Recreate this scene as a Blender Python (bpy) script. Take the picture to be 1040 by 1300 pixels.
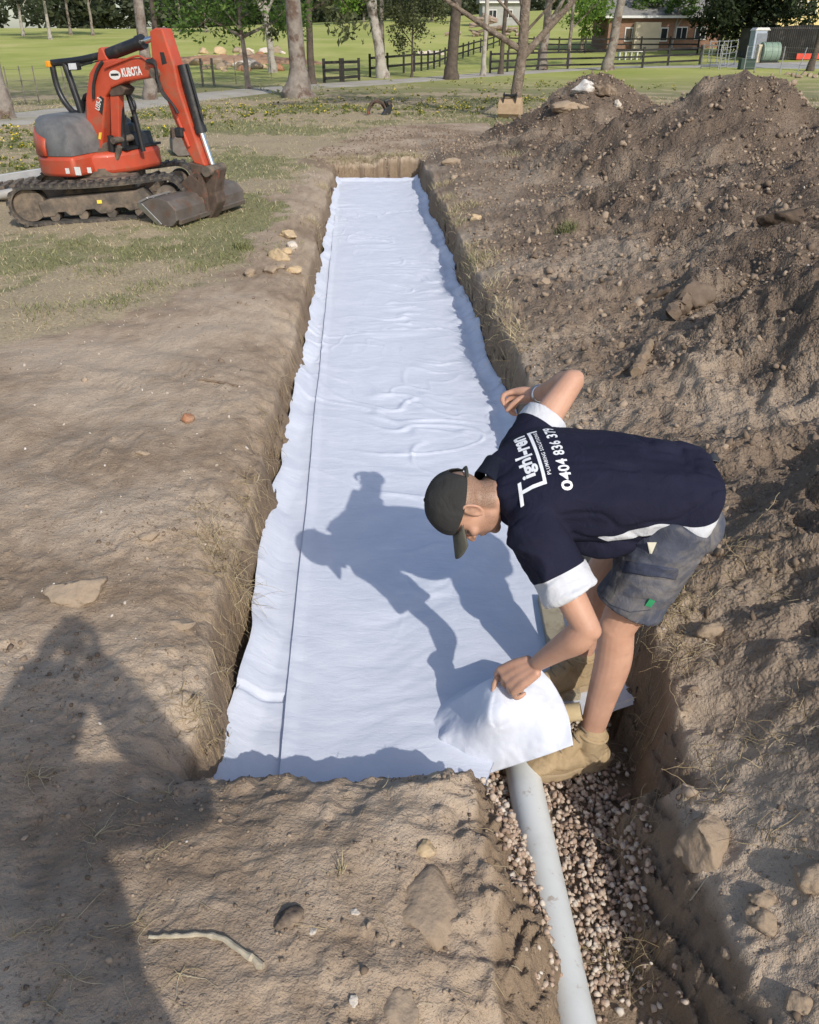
import bpy, bmesh, math, random
import numpy as np
from mathutils import Vector, Matrix
from mathutils.bvhtree import BVHTree

scene = bpy.context.scene
for o in list(bpy.data.objects):
    bpy.data.objects.remove(o)

# ------------------------------------------------------------------ camera
CAM_Z = 1.75
PITCH = 29.75
cam_d = bpy.data.cameras.new('camera')
cam_d.sensor_fit = 'HORIZONTAL'
cam_d.sensor_width = 36.0
cam_d.lens = 36.03
cam_d.clip_start = 0.02
cam_d.clip_end = 3000
cam = bpy.data.objects.new('camera', cam_d)
cam.location = (0, 0, CAM_Z)
cam.rotation_euler = (math.radians(90 - PITCH), 0, 0)
scene.collection.objects.link(cam)
scene.camera = cam

# ------------------------------------------------------------------ light
SUN_EL = 34.5
SHADOW_AZ = -27.0                      # shadows run this many degrees to the right of +Y (negative: left)
world = bpy.data.worlds.new('World')
scene.world = world
world.use_nodes = True
wn = world.node_tree
wn.nodes.clear()
sky = wn.nodes.new('ShaderNodeTexSky')
sky.sky_type = 'NISHITA'
sky.sun_disc = False
sky.sun_elevation = math.radians(SUN_EL)
sky.sun_rotation = math.radians(180 + SHADOW_AZ)
sky.air_density = 1.0
sky.dust_density = 1.6
sky.ozone_density = 1.0
bg = wn.nodes.new('ShaderNodeBackground')
bg.inputs['Strength'].default_value = 0.15
wo = wn.nodes.new('ShaderNodeOutputWorld')
wn.links.new(sky.outputs[0], bg.inputs[0])
wn.links.new(bg.outputs[0], wo.inputs[0])

sun_d = bpy.data.lights.new('sun', 'SUN')
sun_d.energy = 3.3
sun_d.angle = math.radians(0.6)
sun_d.color = (1.0, 0.94, 0.85)
sun = bpy.data.objects.new('sun', sun_d)
_a = math.radians(SHADOW_AZ)
_e = math.radians(SUN_EL)
sdir = Vector((math.sin(_a) * math.cos(_e), math.cos(_a) * math.cos(_e), -math.sin(_e)))
sun.rotation_euler = sdir.to_track_quat('-Z', 'Y').to_euler()
sun.location = (3, -6, 8)
scene.collection.objects.link(sun)

scene.view_settings.view_transform = 'Standard'
scene.view_settings.look = 'None'
scene.view_settings.gamma = 1.0
scene.view_settings.exposure = 0.06
scene.view_settings.use_curve_mapping = False
try:
    scene.cycles.max_bounces = 6
    scene.cycles.transparent_max_bounces = 12
except Exception:
    pass

COL = scene.collection
rng = np.random.default_rng(7)
random.seed(7)
PI = math.pi


# ------------------------------------------------------------------ numpy noise
def _hash(ix, iy, iz, seed):
    n = (ix.astype(np.int64) * 374761393 + iy.astype(np.int64) * 668265263 + iz.astype(np.int64) * 2147483647 + seed * 974634777) & 0xffffffff
    n = ((n ^ (n >> 13)) * 1274126177) & 0xffffffff
    n = ((n ^ (n >> 16)) * 2246822519) & 0xffffffff
    return ((n ^ (n >> 15)) & 0xffffff) / float(0xffffff)


def pnoise(x, y, seed=0):
    """2D gradient noise, about -0.7..0.7"""
    x = np.asarray(x, float); y = np.asarray(y, float)
    ix = np.floor(x); iy = np.floor(y)
    fx = x - ix; fy = y - iy
    u = fx * fx * fx * (fx * (fx * 6 - 15) + 10)
    v = fy * fy * fy * (fy * (fy * 6 - 15) + 10)
    z = np.zeros_like(ix)

    def g(ox, oy):
        a = _hash(ix + ox, iy + oy, z, seed) * 2 * PI
        return np.cos(a) * (fx - ox) + np.sin(a) * (fy - oy)
    n0 = g(0, 0) * (1 - u) + g(1, 0) * u
    n1 = g(0, 1) * (1 - u) + g(1, 1) * u
    return n0 * (1 - v) + n1 * v


def fbm(x, y, octaves=4, seed=0, gain=0.5, lac=2.03):
    a = 1.0; s = 0
    for i in range(octaves):
        s = s + a * pnoise(x + 17.3 * i, y - 9.1 * i, seed + i)
        x = x * lac; y = y * lac; a *= gain
    return s


def ridged(x, y, octaves=4, seed=0, gain=0.5):
    a = 1.0; s = 0
    for i in range(octaves):
        s = s + a * (0.5 - np.abs(pnoise(x + 7.7 * i, y + 3.3 * i, seed + i)) * 1.6)
        x = x * 2.1; y = y * 2.1; a *= gain
    return s


def vnoise3(p, seed=0):
    """3D value noise 0..1 for an (n,3) array"""
    i = np.floor(p); f = p - i
    f = f * f * (3 - 2 * f)
    r = 0
    for dx in (0, 1):
        for dy in (0, 1):
            for dz in (0, 1):
                w = (f[:, 0] if dx else 1 - f[:, 0]) * (f[:, 1] if dy else 1 - f[:, 1]) * (f[:, 2] if dz else 1 - f[:, 2])
                r = r + w * _hash(i[:, 0] + dx, i[:, 1] + dy, i[:, 2] + dz, seed)
    return r


def fbm3(p, octaves=3, seed=0):
    a = 1.0; s = 0
    for k in range(octaves):
        s = s + a * (vnoise3(p, seed + k) - 0.5)
        p = p * 2.07 + 11.1; a *= 0.5
    return s


def sstep(a, b, x):
    t = np.clip((x - a) / (b - a), 0, 1)
    return t * t * (3 - 2 * t)


# ------------------------------------------------------------------ object helpers
def tag(o, label=None, cat=None, group=None, kind=None):
    if label: o['label'] = label
    if cat: o['category'] = cat
    if group: o['group'] = group
    if kind: o['kind'] = kind
    return o


def thing(name, label, cat, loc=(0, 0, 0), rot=(0, 0, 0), group=None):
    o = bpy.data.objects.new(name, None)
    o.empty_display_size = 0.1
    o.location = loc
    o.rotation_euler = rot
    COL.objects.link(o)
    return tag(o, label, cat, group)


def mesh_np(name, V, F, smooth=True):
    """V (n,3) array, F (m,3) or (m,4) int array, or list of faces"""
    me = bpy.data.meshes.new(name)
    V = np.asarray(V, dtype=np.float32)
    if isinstance(F, np.ndarray):
        k = F.shape[1]
        me.vertices.add(len(V)); me.vertices.foreach_set('co', V.ravel())
        me.loops.add(F.size); me.loops.foreach_set('vertex_index', F.astype(np.int32).ravel())
        me.polygons.add(len(F))
        me.polygons.foreach_set('loop_start', np.arange(0, F.size, k, dtype=np.int32))
        me.update(calc_edges=True)
    else:
        me.from_pydata([tuple(map(float, v)) for v in V], [], F)
        me.update()
    if smooth:
        me.polygons.foreach_set('use_smooth', np.ones(len(me.polygons), dtype=bool))
    return me


def link(name, me, mat=None, parent=None, loc=None, rot=None):
    o = bpy.data.objects.new(name, me)
    COL.objects.link(o)
    if mat is not None:
        me.materials.clear(); me.materials.append(mat)
    if parent is not None:
        o.parent = parent
    if loc is not None: o.location = loc
    if rot is not None: o.rotation_euler = rot
    return o


def vattr(me, name, arr):
    a = me.attributes.new(name, 'FLOAT', 'POINT')
    a.data.foreach_set('value', np.asarray(arr, dtype=np.float32))


class MB:
    """collects shapes; build() links them as one mesh object"""
    def __init__(s):
        s.v = []; s.f = []

    def add(s, v, f):
        b = len(s.v)
        s.v += [tuple(map(float, q)) for q in v]
        s.f += [tuple(b + i for i in q) for q in f]
        return s

    def box(s, c, size, rot=None):
        c = Vector(c); h = [q / 2 for q in size]
        R = rot if rot is not None else Matrix.Identity(3)
        v = [c + R @ Vector((x * h[0], y * h[1], z * h[2])) for z in (-1, 1) for y in (-1, 1) for x in (-1, 1)]
        f = [(0, 2, 3, 1), (4, 5, 7, 6), (0, 1, 5, 4), (2, 6, 7, 3), (0, 4, 6, 2), (1, 3, 7, 5)]
        return s.add(v, f)

    def tube(s, pts, r, n=10, cap=True, flat=1.0):
        P = [Vector(p) for p in pts]
        R = r if hasattr(r, '__len__') else [r] * len(P)
        v = []; f = []
        prev = None
        for i, p in enumerate(P):
            t = (P[min(i + 1, len(P) - 1)] - P[max(i - 1, 0)]).normalized()
            if prev is None:
                a = t.orthogonal().normalized()
            else:
                a = (prev - t * prev.dot(t)).normalized()
            prev = a
            b = t.cross(a)
            for k in range(n):
                q = 2 * PI * k / n
                v.append(p + (a * math.cos(q) + b * math.sin(q) * flat) * R[i])
        for i in range(len(P) - 1):
            for k in range(n):
                k2 = (k + 1) % n
                f.append((i * n + k, i * n + k2, (i + 1) * n + k2, (i + 1) * n + k))
        if cap:
            f.append(tuple(range(n - 1, -1, -1)))
            f.append(tuple(range((len(P) - 1) * n, len(P) * n)))
        return s.add(v, f)

    def cyl(s, a, b, r, n=16, r2=None):
        return s.tube([a, b], [r, r if r2 is None else r2], n)

    def prism(s, poly, axis, lo, hi, m=None):
        """poly: 2D points; axis 'x','y','z' is the extrusion axis"""
        n = len(poly)
        def P(q, w):
            if axis == 'y': p = (q[0], w, q[1])
            elif axis == 'x': p = (w, q[0], q[1])
            else: p = (q[0], q[1], w)
            return (m @ Vector(p)) if m is not None else p
        v = [P(q, lo) for q in poly] + [P(q, hi) for q in poly]
        f = [tuple(range(n - 1, -1, -1)), tuple(range(n, 2 * n))]
        f += [(i, (i + 1) % n, n + (i + 1) % n, n + i) for i in range(n)]
        return s.add(v, f)

    def ell(s, c, r, R=None, nu=20, nv=12):
        c = Vector(c)
        R = R if R is not None else Matrix.Identity(3)
        v = []; f = []
        for j in range(nv + 1):
            th = PI * j / nv
            for i in range(nu):
                ph = 2 * PI * i / nu
                v.append(c + R @ Vector((r[0] * math.sin(th) * math.cos(ph), r[1] * math.sin(th) * math.sin(ph), r[2] * math.cos(th))))
        for j in range(nv):
            for i in range(nu):
                i2 = (i + 1) % nu
                f.append((j * nu + i, (j + 1) * nu + i, (j + 1) * nu + i2, j * nu + i2))
        return s.add(v, f)

    def build(s, name, mat=None, parent=None, smooth=False, bevel=0, seg=2, loc=None, rot=None):
        me = bpy.data.meshes.new(name)
        me.from_pydata(s.v, [], s.f)
        bm = bmesh.new(); bm.from_mesh(me)
        bmesh.ops.remove_doubles(bm, verts=bm.verts, dist=1e-6)
        bmesh.ops.recalc_face_normals(bm, faces=bm.faces)
        bm.to_mesh(me); bm.free()
        o = link(name, me, mat, parent, loc, rot)
        if smooth:
            me.polygons.foreach_set('use_smooth', np.ones(len(me.polygons), dtype=bool))
            try:
                me.set_sharp_from_angle(angle=math.radians(40))
            except Exception:
                pass
        if bevel:
            m = o.modifiers.new('bevel', 'BEVEL'); m.width = bevel; m.segments = seg; m.limit_method = 'ANGLE'; m.angle_limit = math.radians(35)
        return o


# ------------------------------------------------------------------ materials
def nmat(name):
    m = bpy.data.materials.new(name)
    m.use_nodes = True
    nt = m.node_tree
    b = nt.nodes['Principled BSDF']
    return m, nt, b


def N(nt, t, **kw):
    n = nt.nodes.new(t)
    for k, v in kw.items():
        if hasattr(n, k):
            setattr(n, k, v)
        else:
            n.inputs[k].default_value = v
    return n


def ramp(nt, fac, stops):
    r = nt.nodes.new('ShaderNodeValToRGB')
    els = r.color_ramp.elements
    while len(els) < len(stops): els.new(0.5)
    for e, (p, c) in zip(els, stops):
        e.position = p
        e.color = (c[0], c[1], c[2], 1) if hasattr(c, '__len__') else (c, c, c, 1)
    nt.links.new(fac, r.inputs[0])
    return r.outputs[0]


def noise(nt, vec, scale, detail=4, rough=0.55, dist=0.0):
    n = nt.nodes.new('ShaderNodeTexNoise')
    n.inputs['Scale'].default_value = scale
    n.inputs['Detail'].default_value = detail
    n.inputs['Roughness'].default_value = rough
    n.inputs['Distortion'].default_value = dist
    nt.links.new(vec, n.inputs['Vector'])
    return n.outputs['Fac']


def mixc(nt, fac, a, b, mode='MIX'):
    m = nt.nodes.new('ShaderNodeMix')
    m.data_type = 'RGBA'; m.blend_type = mode
    if hasattr(fac, 'links') or hasattr(fac, 'is_linked'): nt.links.new(fac, m.inputs[0])
    else: m.inputs[0].default_value = fac
    for s, v in ((m.inputs[6], a), (m.inputs[7], b)):
        if hasattr(v, 'is_linked'): nt.links.new(v, s)
        else: s.default_value = (v[0], v[1], v[2], 1)
    return m.outputs[2]


def mth(nt, op, a, b=0.5, c=None):
    m = nt.nodes.new('ShaderNodeMath'); m.operation = op
    for i, v in enumerate((a, b) if c is None else (a, b, c)):
        if hasattr(v, 'is_linked'): nt.links.new(v, m.inputs[i])
        else: m.inputs[i].default_value = v
    return m.outputs[0]


def attr(nt, name):
    a = nt.nodes.new('ShaderNodeAttribute'); a.attribute_name = name
    return a.outputs['Fac']


def bump(nt, b, h, strength=0.3, dist=0.02, prev=None):
    n = nt.nodes.new('ShaderNodeBump')
    n.inputs['Strength'].default_value = strength
    n.inputs['Distance'].default_value = dist
    nt.links.new(h, n.inputs['Height'])
    if prev is not None: nt.links.new(prev, n.inputs['Normal'])
    if b is not None: nt.links.new(n.outputs[0], b.inputs['Normal'])
    return n.outputs[0]


def coords(nt, kind='Object'):
    return nt.nodes.new('ShaderNodeTexCoord').outputs[kind]


def mat(name, c1, c2=None, scale=8, rough=0.6, metal=0.0, bscale=None, bstr=0.2, bdist=0.01, dirt=None, dscale=5, dlo=0.5, dhi=0.7, coat=0, spec=0.5, detail=5):
    """colour mottled between c1 and c2, optional third colour in patches, optional fine relief"""
    m, nt, b = nmat(name)
    co = coords(nt)
    c2 = c2 or tuple(min(1, q * 1.25) for q in c1)
    col = ramp(nt, noise(nt, co, scale, detail), [(0.3, c1), (0.7, c2)])
    if dirt:
        col = mixc(nt, ramp(nt, noise(nt, co, dscale, 6, 0.65), [(dlo, 0.0), (dhi, 1.0)]), col, dirt)
    nt.links.new(col, b.inputs['Base Color'])
    b.inputs['Roughness'].default_value = rough
    b.inputs['Metallic'].default_value = metal
    b.inputs['Specular IOR Level'].default_value = spec
    if coat: b.inputs['Coat Weight'].default_value = coat
    if bscale:
        bump(nt, b, noise(nt, co, bscale, 6, 0.6), bstr, bdist)
    return m
# ================================================================== terrain
TS = -0.049                                   # trench drifts left going away


def s_of(x, y): return x - TS * (y - 2.1)
def x_of(s, y): return s + TS * (y - 2.1)


def box_sd(px, py, x0, x1, y0, y1):
    cx, cy, hx, hy = (x0 + x1) / 2, (y0 + y1) / 2, (x1 - x0) / 2, (y1 - y0) / 2
    dx = np.abs(px - cx) - hx; dy = np.abs(py - cy) - hy
    return np.hypot(np.maximum(dx, 0), np.maximum(dy, 0)) + np.minimum(np.maximum(dx, dy), 0)


HEAPS = [  # x, y, sx, sy, height
    (3.75, 18.2, 1.25, 1.5, 1.20), (2.6, 17.2, 1.0, 1.2, 0.40), (2.1, 15.2, 0.9, 1.3, 0.30),
    (4.4, 12.2, 1.25, 1.2, 1.18), (5.8, 11.6, 1.4, 1.3, 0.82), (3.4, 12.6, 1.0, 1.3, 0.70), (2.6, 13.4, 0.7, 0.9, 0.30),
    (7.6, 10.0, 1.8, 1.8, 0.5), (4.0, 9.2, 1.5, 1.4, 0.55), (2.6, 9.6, 0.9, 1.2, 0.28),
    (5.2, 7.4, 1.6, 1.4, 0.75), (3.2, 6.6, 1.0, 0.9, 0.36), (2.35, 7.6, 0.7, 0.7, 0.2),
    (2.55, 4.50, 0.70, 0.50, 0.66), (3.7, 5.0, 1.0, 0.9, 0.65), (2.15, 5.75, 0.42, 0.36, 0.26), (1.95, 4.95, 0.30, 0.26, 0.17), (2.75, 5.95, 0.45, 0.4, 0.24), (1.55, 6.3, 0.35, 0.35, 0.12), (2.9, 8.3, 0.5, 0.45, 0.22), (1.9, 8.9, 0.45, 0.4, 0.14), (3.5, 10.6, 0.6, 0.5, 0.25), (5.0, 10.4, 0.6, 0.5, 0.28), (4.75, 13.0, 0.5, 0.5, 0.25), (3.3, 18.9, 0.5, 0.5, 0.2),
    (2.6, 3.0, 0.8, 0.6, 0.42), (1.75, 2.5, 0.5, 0.35, 0.20), (1.6, 3.5, 0.35, 0.3, 0.10),
    (1.75, 1.7, 0.5, 0.55, 0.30), (2.1, 1.1, 0.7, 0.8, 0.34),
    (1.35, 2.62, 0.22, 0.16, 0.10),
]
GB_Y = np.array([-50, 3.2, 4.4, 5.0, 5.6, 6.2, 7.4, 9.0, 12.8, 17.0, 19.5, 21.5, 23.0, 24.0, 1e4])
GB_X = np.array([-9., -8., -4.6, -3.0, -2.2, -1.65, -1.45, -1.45, -1.55, -1.5, -1.25, -0.6, 1.0, 60., 60.])


FEET = [(-0.40, 1.36, 1.9), (-0.17, 1.53, 1.4), (0.00, 1.22, 0.9), (-0.62, 1.78, 2.6), (-0.95, 1.40, 2.0), (-1.25, 2.1, 2.7), (-0.12, 1.02, 1.7), (1.15, 2.75, 0.6), (1.3, 3.2, 2.4)]


def far_base(x, y):
    """broad lie of the land"""
    # the paddock beyond the drive rises; higher to the right
    d = y - 58 - 0.10 * x
    rise = np.where(d > 0, d, 0)
    k = 0.030 + 0.022 * sstep(-60, 40, x)
    h = k * rise * sstep(0, 60, rise) * np.where(rise < 150, 1, 150 / np.maximum(rise, 1))
    h = h + 0.55 * sstep(45, 75, y) * sstep(8, 40, x) * 1.2
    h = h + 0.25 * fbm(x / 23.0, y / 23.0, 2, 91) * sstep(14, 40, y)
    return h


def terrain(x, y, parts=False):
    x = np.asarray(x, float); y = np.asarray(y, float)
    s = s_of(x, y)
    near = 1 - sstep(18, 30, y)
    h = far_base(x, y)
    # excavator stands on a slight swell
    h = h + 0.07 * np.exp(-((x + 2.3) / 1.5) ** 2 - ((y - 10.0) / 1.6) ** 2)
    h = h + 0.05 * fbm(x * 0.7, y * 0.7, 3, 3) * near
    # spoil heaps on the right
    hp = np.zeros_like(x)
    wx = x + 0.25 * fbm(x * 0.9, y * 0.9, 3, 21); wy = y + 0.30 * fbm(x * 0.9 + 9, y * 0.9, 3, 22)
    for (cx, cy, sx, sy, hh) in HEAPS:
        r = np.sqrt(((wx - cx) / sx) ** 2 + ((wy - cy) / sy) ** 2)
        # cone with a rounded top: spoil lies at its angle of repose
        g = hh * np.clip(1.0 - (np.sqrt(r * r + 0.06) - 0.245) / 1.75, 0, None) ** 1.35
        hp = np.where(g > 0, np.maximum(hp, g) + 0.35 * np.minimum(hp, g), hp)
    hp = hp * sstep(0.80, 1.15, s + 0.06 * fbm(x * 3, y * 3, 2, 5))
    heap = sstep(0.03, 0.25, hp)
    right = sstep(0.85, 1.3, s)
    # bank on the right of the trench stands a little proud
    h = h + 0.05 * right * near * (1 - sstep(15.5, 19, y))
    h = h + hp
    # by the pipe the right bank is broken down and slopes away from the cut
    h = h - 0.17 * sstep(2.25, 1.75, y) * np.exp(-np.clip(s - 0.70, 0, None) / 0.30) * sstep(0.3, 0.6, s)
    # soil or grass
    gb = np.interp(y, GB_Y, GB_X)
    gd = gb - x + 0.55 * fbm(x * 0.8, y * 0.8, 4, 31) + 0.25 * fbm(x * 4, y * 4, 3, 35)
    gd = np.where(heap > 0.15, -1, gd)
    gr = np.where((x > 2) & (y > 13), sstep(0.18, 0.0, hp) * sstep(19.0, 21, y + (x - 4) * 1.0), 0)
    grass = np.maximum(sstep(-0.25, 0.35, gd), gr)
    soil = 1 - grass
    # lumps: patchy, rough where dug, smoother where trodden
    rough = 0.12 + 0.55 * sstep(0.0, 0.45, fbm(x * 1.6, y * 1.6, 3, 41))
    rough = np.maximum(rough, 0.6 * right * (0.4 + sstep(-0.2, 0.25, fbm(x * 1.3, y * 1.3, 2, 43)))) + 0.9 * heap
    lump = 0.020 * fbm(x * 3.1, y * 3.1, 3, 51)
    bil = np.abs(fbm(x * 9, y * 9, 3, 52))
    lump = lump + rough * (0.017 * fbm(x * 7.5, y * 7.5, 3, 53) + 0.022 * (bil - 0.25))
    fine = rough * (0.009 * ridged(x * 24, y * 24, 3, 54) - 0.004) + 0.0022 * fbm(x * 60, y * 60, 2, 55)
    nearf = 1 - sstep(6, 16, y)
    clod = np.maximum(0, fbm(x * 15, y * 15, 2, 58) - 0.12)
    h = h + near * (soil * (lump + fine * nearf + rough * 0.035 * clod) + grass * 0.012 * fbm(x * 5, y * 5, 2, 56))
    # steps and slumps down the spoil
    h = h + near * heap * (0.13 * ridged(x * 1.5 + 0.4 * y, y * 1.2, 4, 57, 0.6) - 0.07 + 0.10 * fbm(x * 2.4, y * 2.0, 4, 59, 0.6))
    # crumbly runnels on the right bank
    h = h + near * right * (1 - sstep(7, 12, y)) * (0.060 * ridged(x * 3.6 + 0.5 * y, y * 3.2, 3, 63, 0.6) - 0.030 + 0.022 * fbm(x * 11, y * 11, 3, 64))
    # boot prints trodden into the soft soil
    for (fx0, fy0, fa) in FEET:
        c_, s_ = math.cos(fa), math.sin(fa)
        u = (x - fx0) * c_ + (y - fy0) * s_; v = -(x - fx0) * s_ + (y - fy0) * c_
        half = 0.042 + 0.010 * sstep(0.0, 0.10, u) - 0.008 * np.exp(-((u + 0.02) / 0.035) ** 2)
        e = np.maximum(np.abs(v) - half, np.abs(u) - 0.145 + 0.35 * np.clip(np.abs(v) - 0.02, 0, 1))
        ins = sstep(0.006, -0.006, e)
        worn = sstep(-0.15, 0.30, fbm(x * 9, y * 9, 2, 65))
        tread = 0.0022 * np.sin(u * 2 * PI / 0.034 + 30 * np.abs(v)) * ins * worn
        h = h - 0.008 * ins * (0.4 + 0.6 * worn) + tread + 0.005 * worn * np.exp(-((e - 0.012) / 0.012) ** 2) * (e > -0.01)
    # bucket scrapes on the left bank, running off to the left
    sc = np.sin((x * 0.42 + y * 0.9) * 17 + 3.0 * fbm(x * 0.7, y * 0.7, 2, 61))
    left = 1 - sstep(-1.1, -0.7, s)
    h = h + near * soil * left * 0.007 * sc * sstep(2.4, 3.2, y) * (0.5 + fbm(x, y, 2, 62))
    # ---- the trench
    wob = 0.055 * fbm(x * 1.3, y * 1.3, 2, 71) + 0.030 * fbm(x * 5, y * 5, 3, 72) + 0.010 * fbm(x * 19, y * 19, 2, 73)
    wob = wob + 0.03 * fbm(x * 0 + 3, y * 0.55, 2, 74)
    dA = box_sd(s, y, -0.67, 0.84, 1.72, 15.75)
    dB = box_sd(s, y, 0.16, 0.745, -4.0, 1.95)
    d = np.minimum(dA, dB) + wob + 0.10 * fbm(x * 3.5, y * 1.5, 3, 79) * sstep(15.2, 15.7, y)
    inB = sstep(2.0, 1.5, y)
    # banks roll over into the cut; softer on the left and at the pipe
    softl = (1 - sstep(0.0, 0.3, s))
    roll = (0.10 * softl + 0.035) * np.exp(-np.clip(d, 0, None) / (0.13 * softl + 0.05))
    crumb = np.exp(-np.clip(d, 0, None) / 0.16) * near
    h = h + crumb * (0.045 * ridged(x * 5.5, y * 5.5, 3, 77, 0.6) - 0.025 + 0.022 * fbm(x * 14, y * 14, 3, 78))
    h = h - np.where(d > 0, roll, 0.10 * softl + 0.035)
    floor = -0.50 + 0.012 * fbm(x * 8, y * 8, 3, 75) - 0.0 * y
    w0 = -0.07 - 0.16 * inB * (1 - sstep(0.3, 0.5, s)) - 0.07 * inB * sstep(0.45, 0.6, s)
    t = np.clip((d - w0) / (0.015 - w0), 0, 1)
    t = t ** 0.85
    led = 0.10 * fbm(x * 7 + 2.0 * t, y * 7 + 5.0 * t, 4, 76, 0.6) * np.sin(PI * np.clip(t, 0, 1))
    zt = floor + (h - floor) * t + led
    z = np.where(d < 0.015, np.minimum(zt, h), h)
    if parts:
        return z, soil, heap, d
    return z


GRID = {}


def tz(x, y):
    """ground height, looked up in the ground's own grid"""
    S, Y, Z = GRID['S'], GRID['Y'], GRID['Z']
    s = x - TS * (min(max(y, -5), 30) - 2.1) * math.exp(-abs(x) / 40.0)
    i = min(max(int(np.searchsorted(S, s)) - 1, 0), len(S) - 2)
    j = min(max(int(np.searchsorted(Y, y)) - 1, 0), len(Y) - 2)
    u = (s - S[i]) / (S[i + 1] - S[i]); v = (y - Y[j]) / (Y[j + 1] - Y[j])
    return float((Z[j, i] * (1 - u) + Z[j, i + 1] * u) * (1 - v) + (Z[j + 1, i] * (1 - u) + Z[j + 1, i + 1] * u) * v)


def tzv(x, y):
    S, Y, Z = GRID['S'], GRID['Y'], GRID['Z']
    s = x - TS * (np.clip(y, -5, 30) - 2.1) * np.exp(-np.abs(x) / 40.0)
    i = np.clip(np.searchsorted(S, s) - 1, 0, len(S) - 2); j = np.clip(np.searchsorted(Y, y) - 1, 0, len(Y) - 2)
    u = (s - S[i]) / (S[i + 1] - S[i]); v = (y - Y[j]) / (Y[j + 1] - Y[j])
    return (Z[j, i] * (1 - u) + Z[j, i + 1] * u) * (1 - v) + (Z[j + 1, i] * (1 - u) + Z[j + 1, i + 1] * u) * v


def build_ground():
    # columns: trench coordinate, fine near the work, wide apart far off
    fine = list(np.arange(-1.55, 2.1, 0.0092))
    def grow(start, sign, k=1.030, d0=0.0095, end=900):
        out = []; d = d0; p = start
        while abs(p) < end:
            d *= k; p += sign * d; out.append(p)
        return out
    S = np.array(grow(fine[0], -1)[::-1] + fine + grow(fine[-1], 1))
    Y = list(np.linspace(-30, -1, 14)) + list(np.arange(-0.9, 0.85, 0.06))
    y = 0.86
    while y < 1400:
        Y.append(y)
        y += max(0.0062, 0.0037 * y ** 1.45)
    Y = np.array(sorted(Y + list(np.arange(15.55, 16.15, 0.022))))
    gs, gy = np.meshgrid(S, Y)
    # lean with the trench near by, straighten out far away
    lean = TS * (np.clip(gy, -5, 30) - 2.1) * np.exp(-np.abs(gs) / 40.0)
    gx = gs + lean
    z, soil, heap, d = terrain(gx, gy, True)
    ny, nx = gx.shape
    GRID.update(S=S, Y=Y, Z=z)
    V = np.stack([gx, gy, z], -1).reshape(-1, 3)
    # crumble the steep faces sideways so that they are not smooth curtains
    idx = np.arange(ny * nx).reshape(ny, nx)
    F = np.stack([idx[:-1, :-1], idx[:-1, 1:], idx[1:, 1:], idx[1:, :-1]], -1).reshape(-1, 4)
    me = mesh_np('ground', V, F)
    vattr(me, 'soil', soil.ravel())
    turned = np.maximum(heap, 0.55 * sstep(0.8, 1.2, s_of(gx, gy)) * (1 - sstep(17, 22, gy)))
    vattr(me, 'heap', turned.ravel())
    vattr(me, 'cut', np.clip(d, -1, 1).ravel())
    t1 = 0.5 + 0.9 * fbm(gx * 0.9, gy * 0.9, 4, 201) + 0.35 * fbm(gx * 11, gy * 11, 3, 203)
    vattr(me, 'tone', np.clip(t1, 0, 1).ravel())
    t2 = 0.5 + 0.7 * fbm(gx * 0.30, gy * 0.30, 4, 205, 0.6) + 0.35 * fbm(gx * 3.2, gy * 3.2, 3, 207, 0.6)
    vattr(me, 'green', np.clip(t2, 0, 1).ravel())
    print('ground', nx, ny, len(F))
    return me


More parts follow.
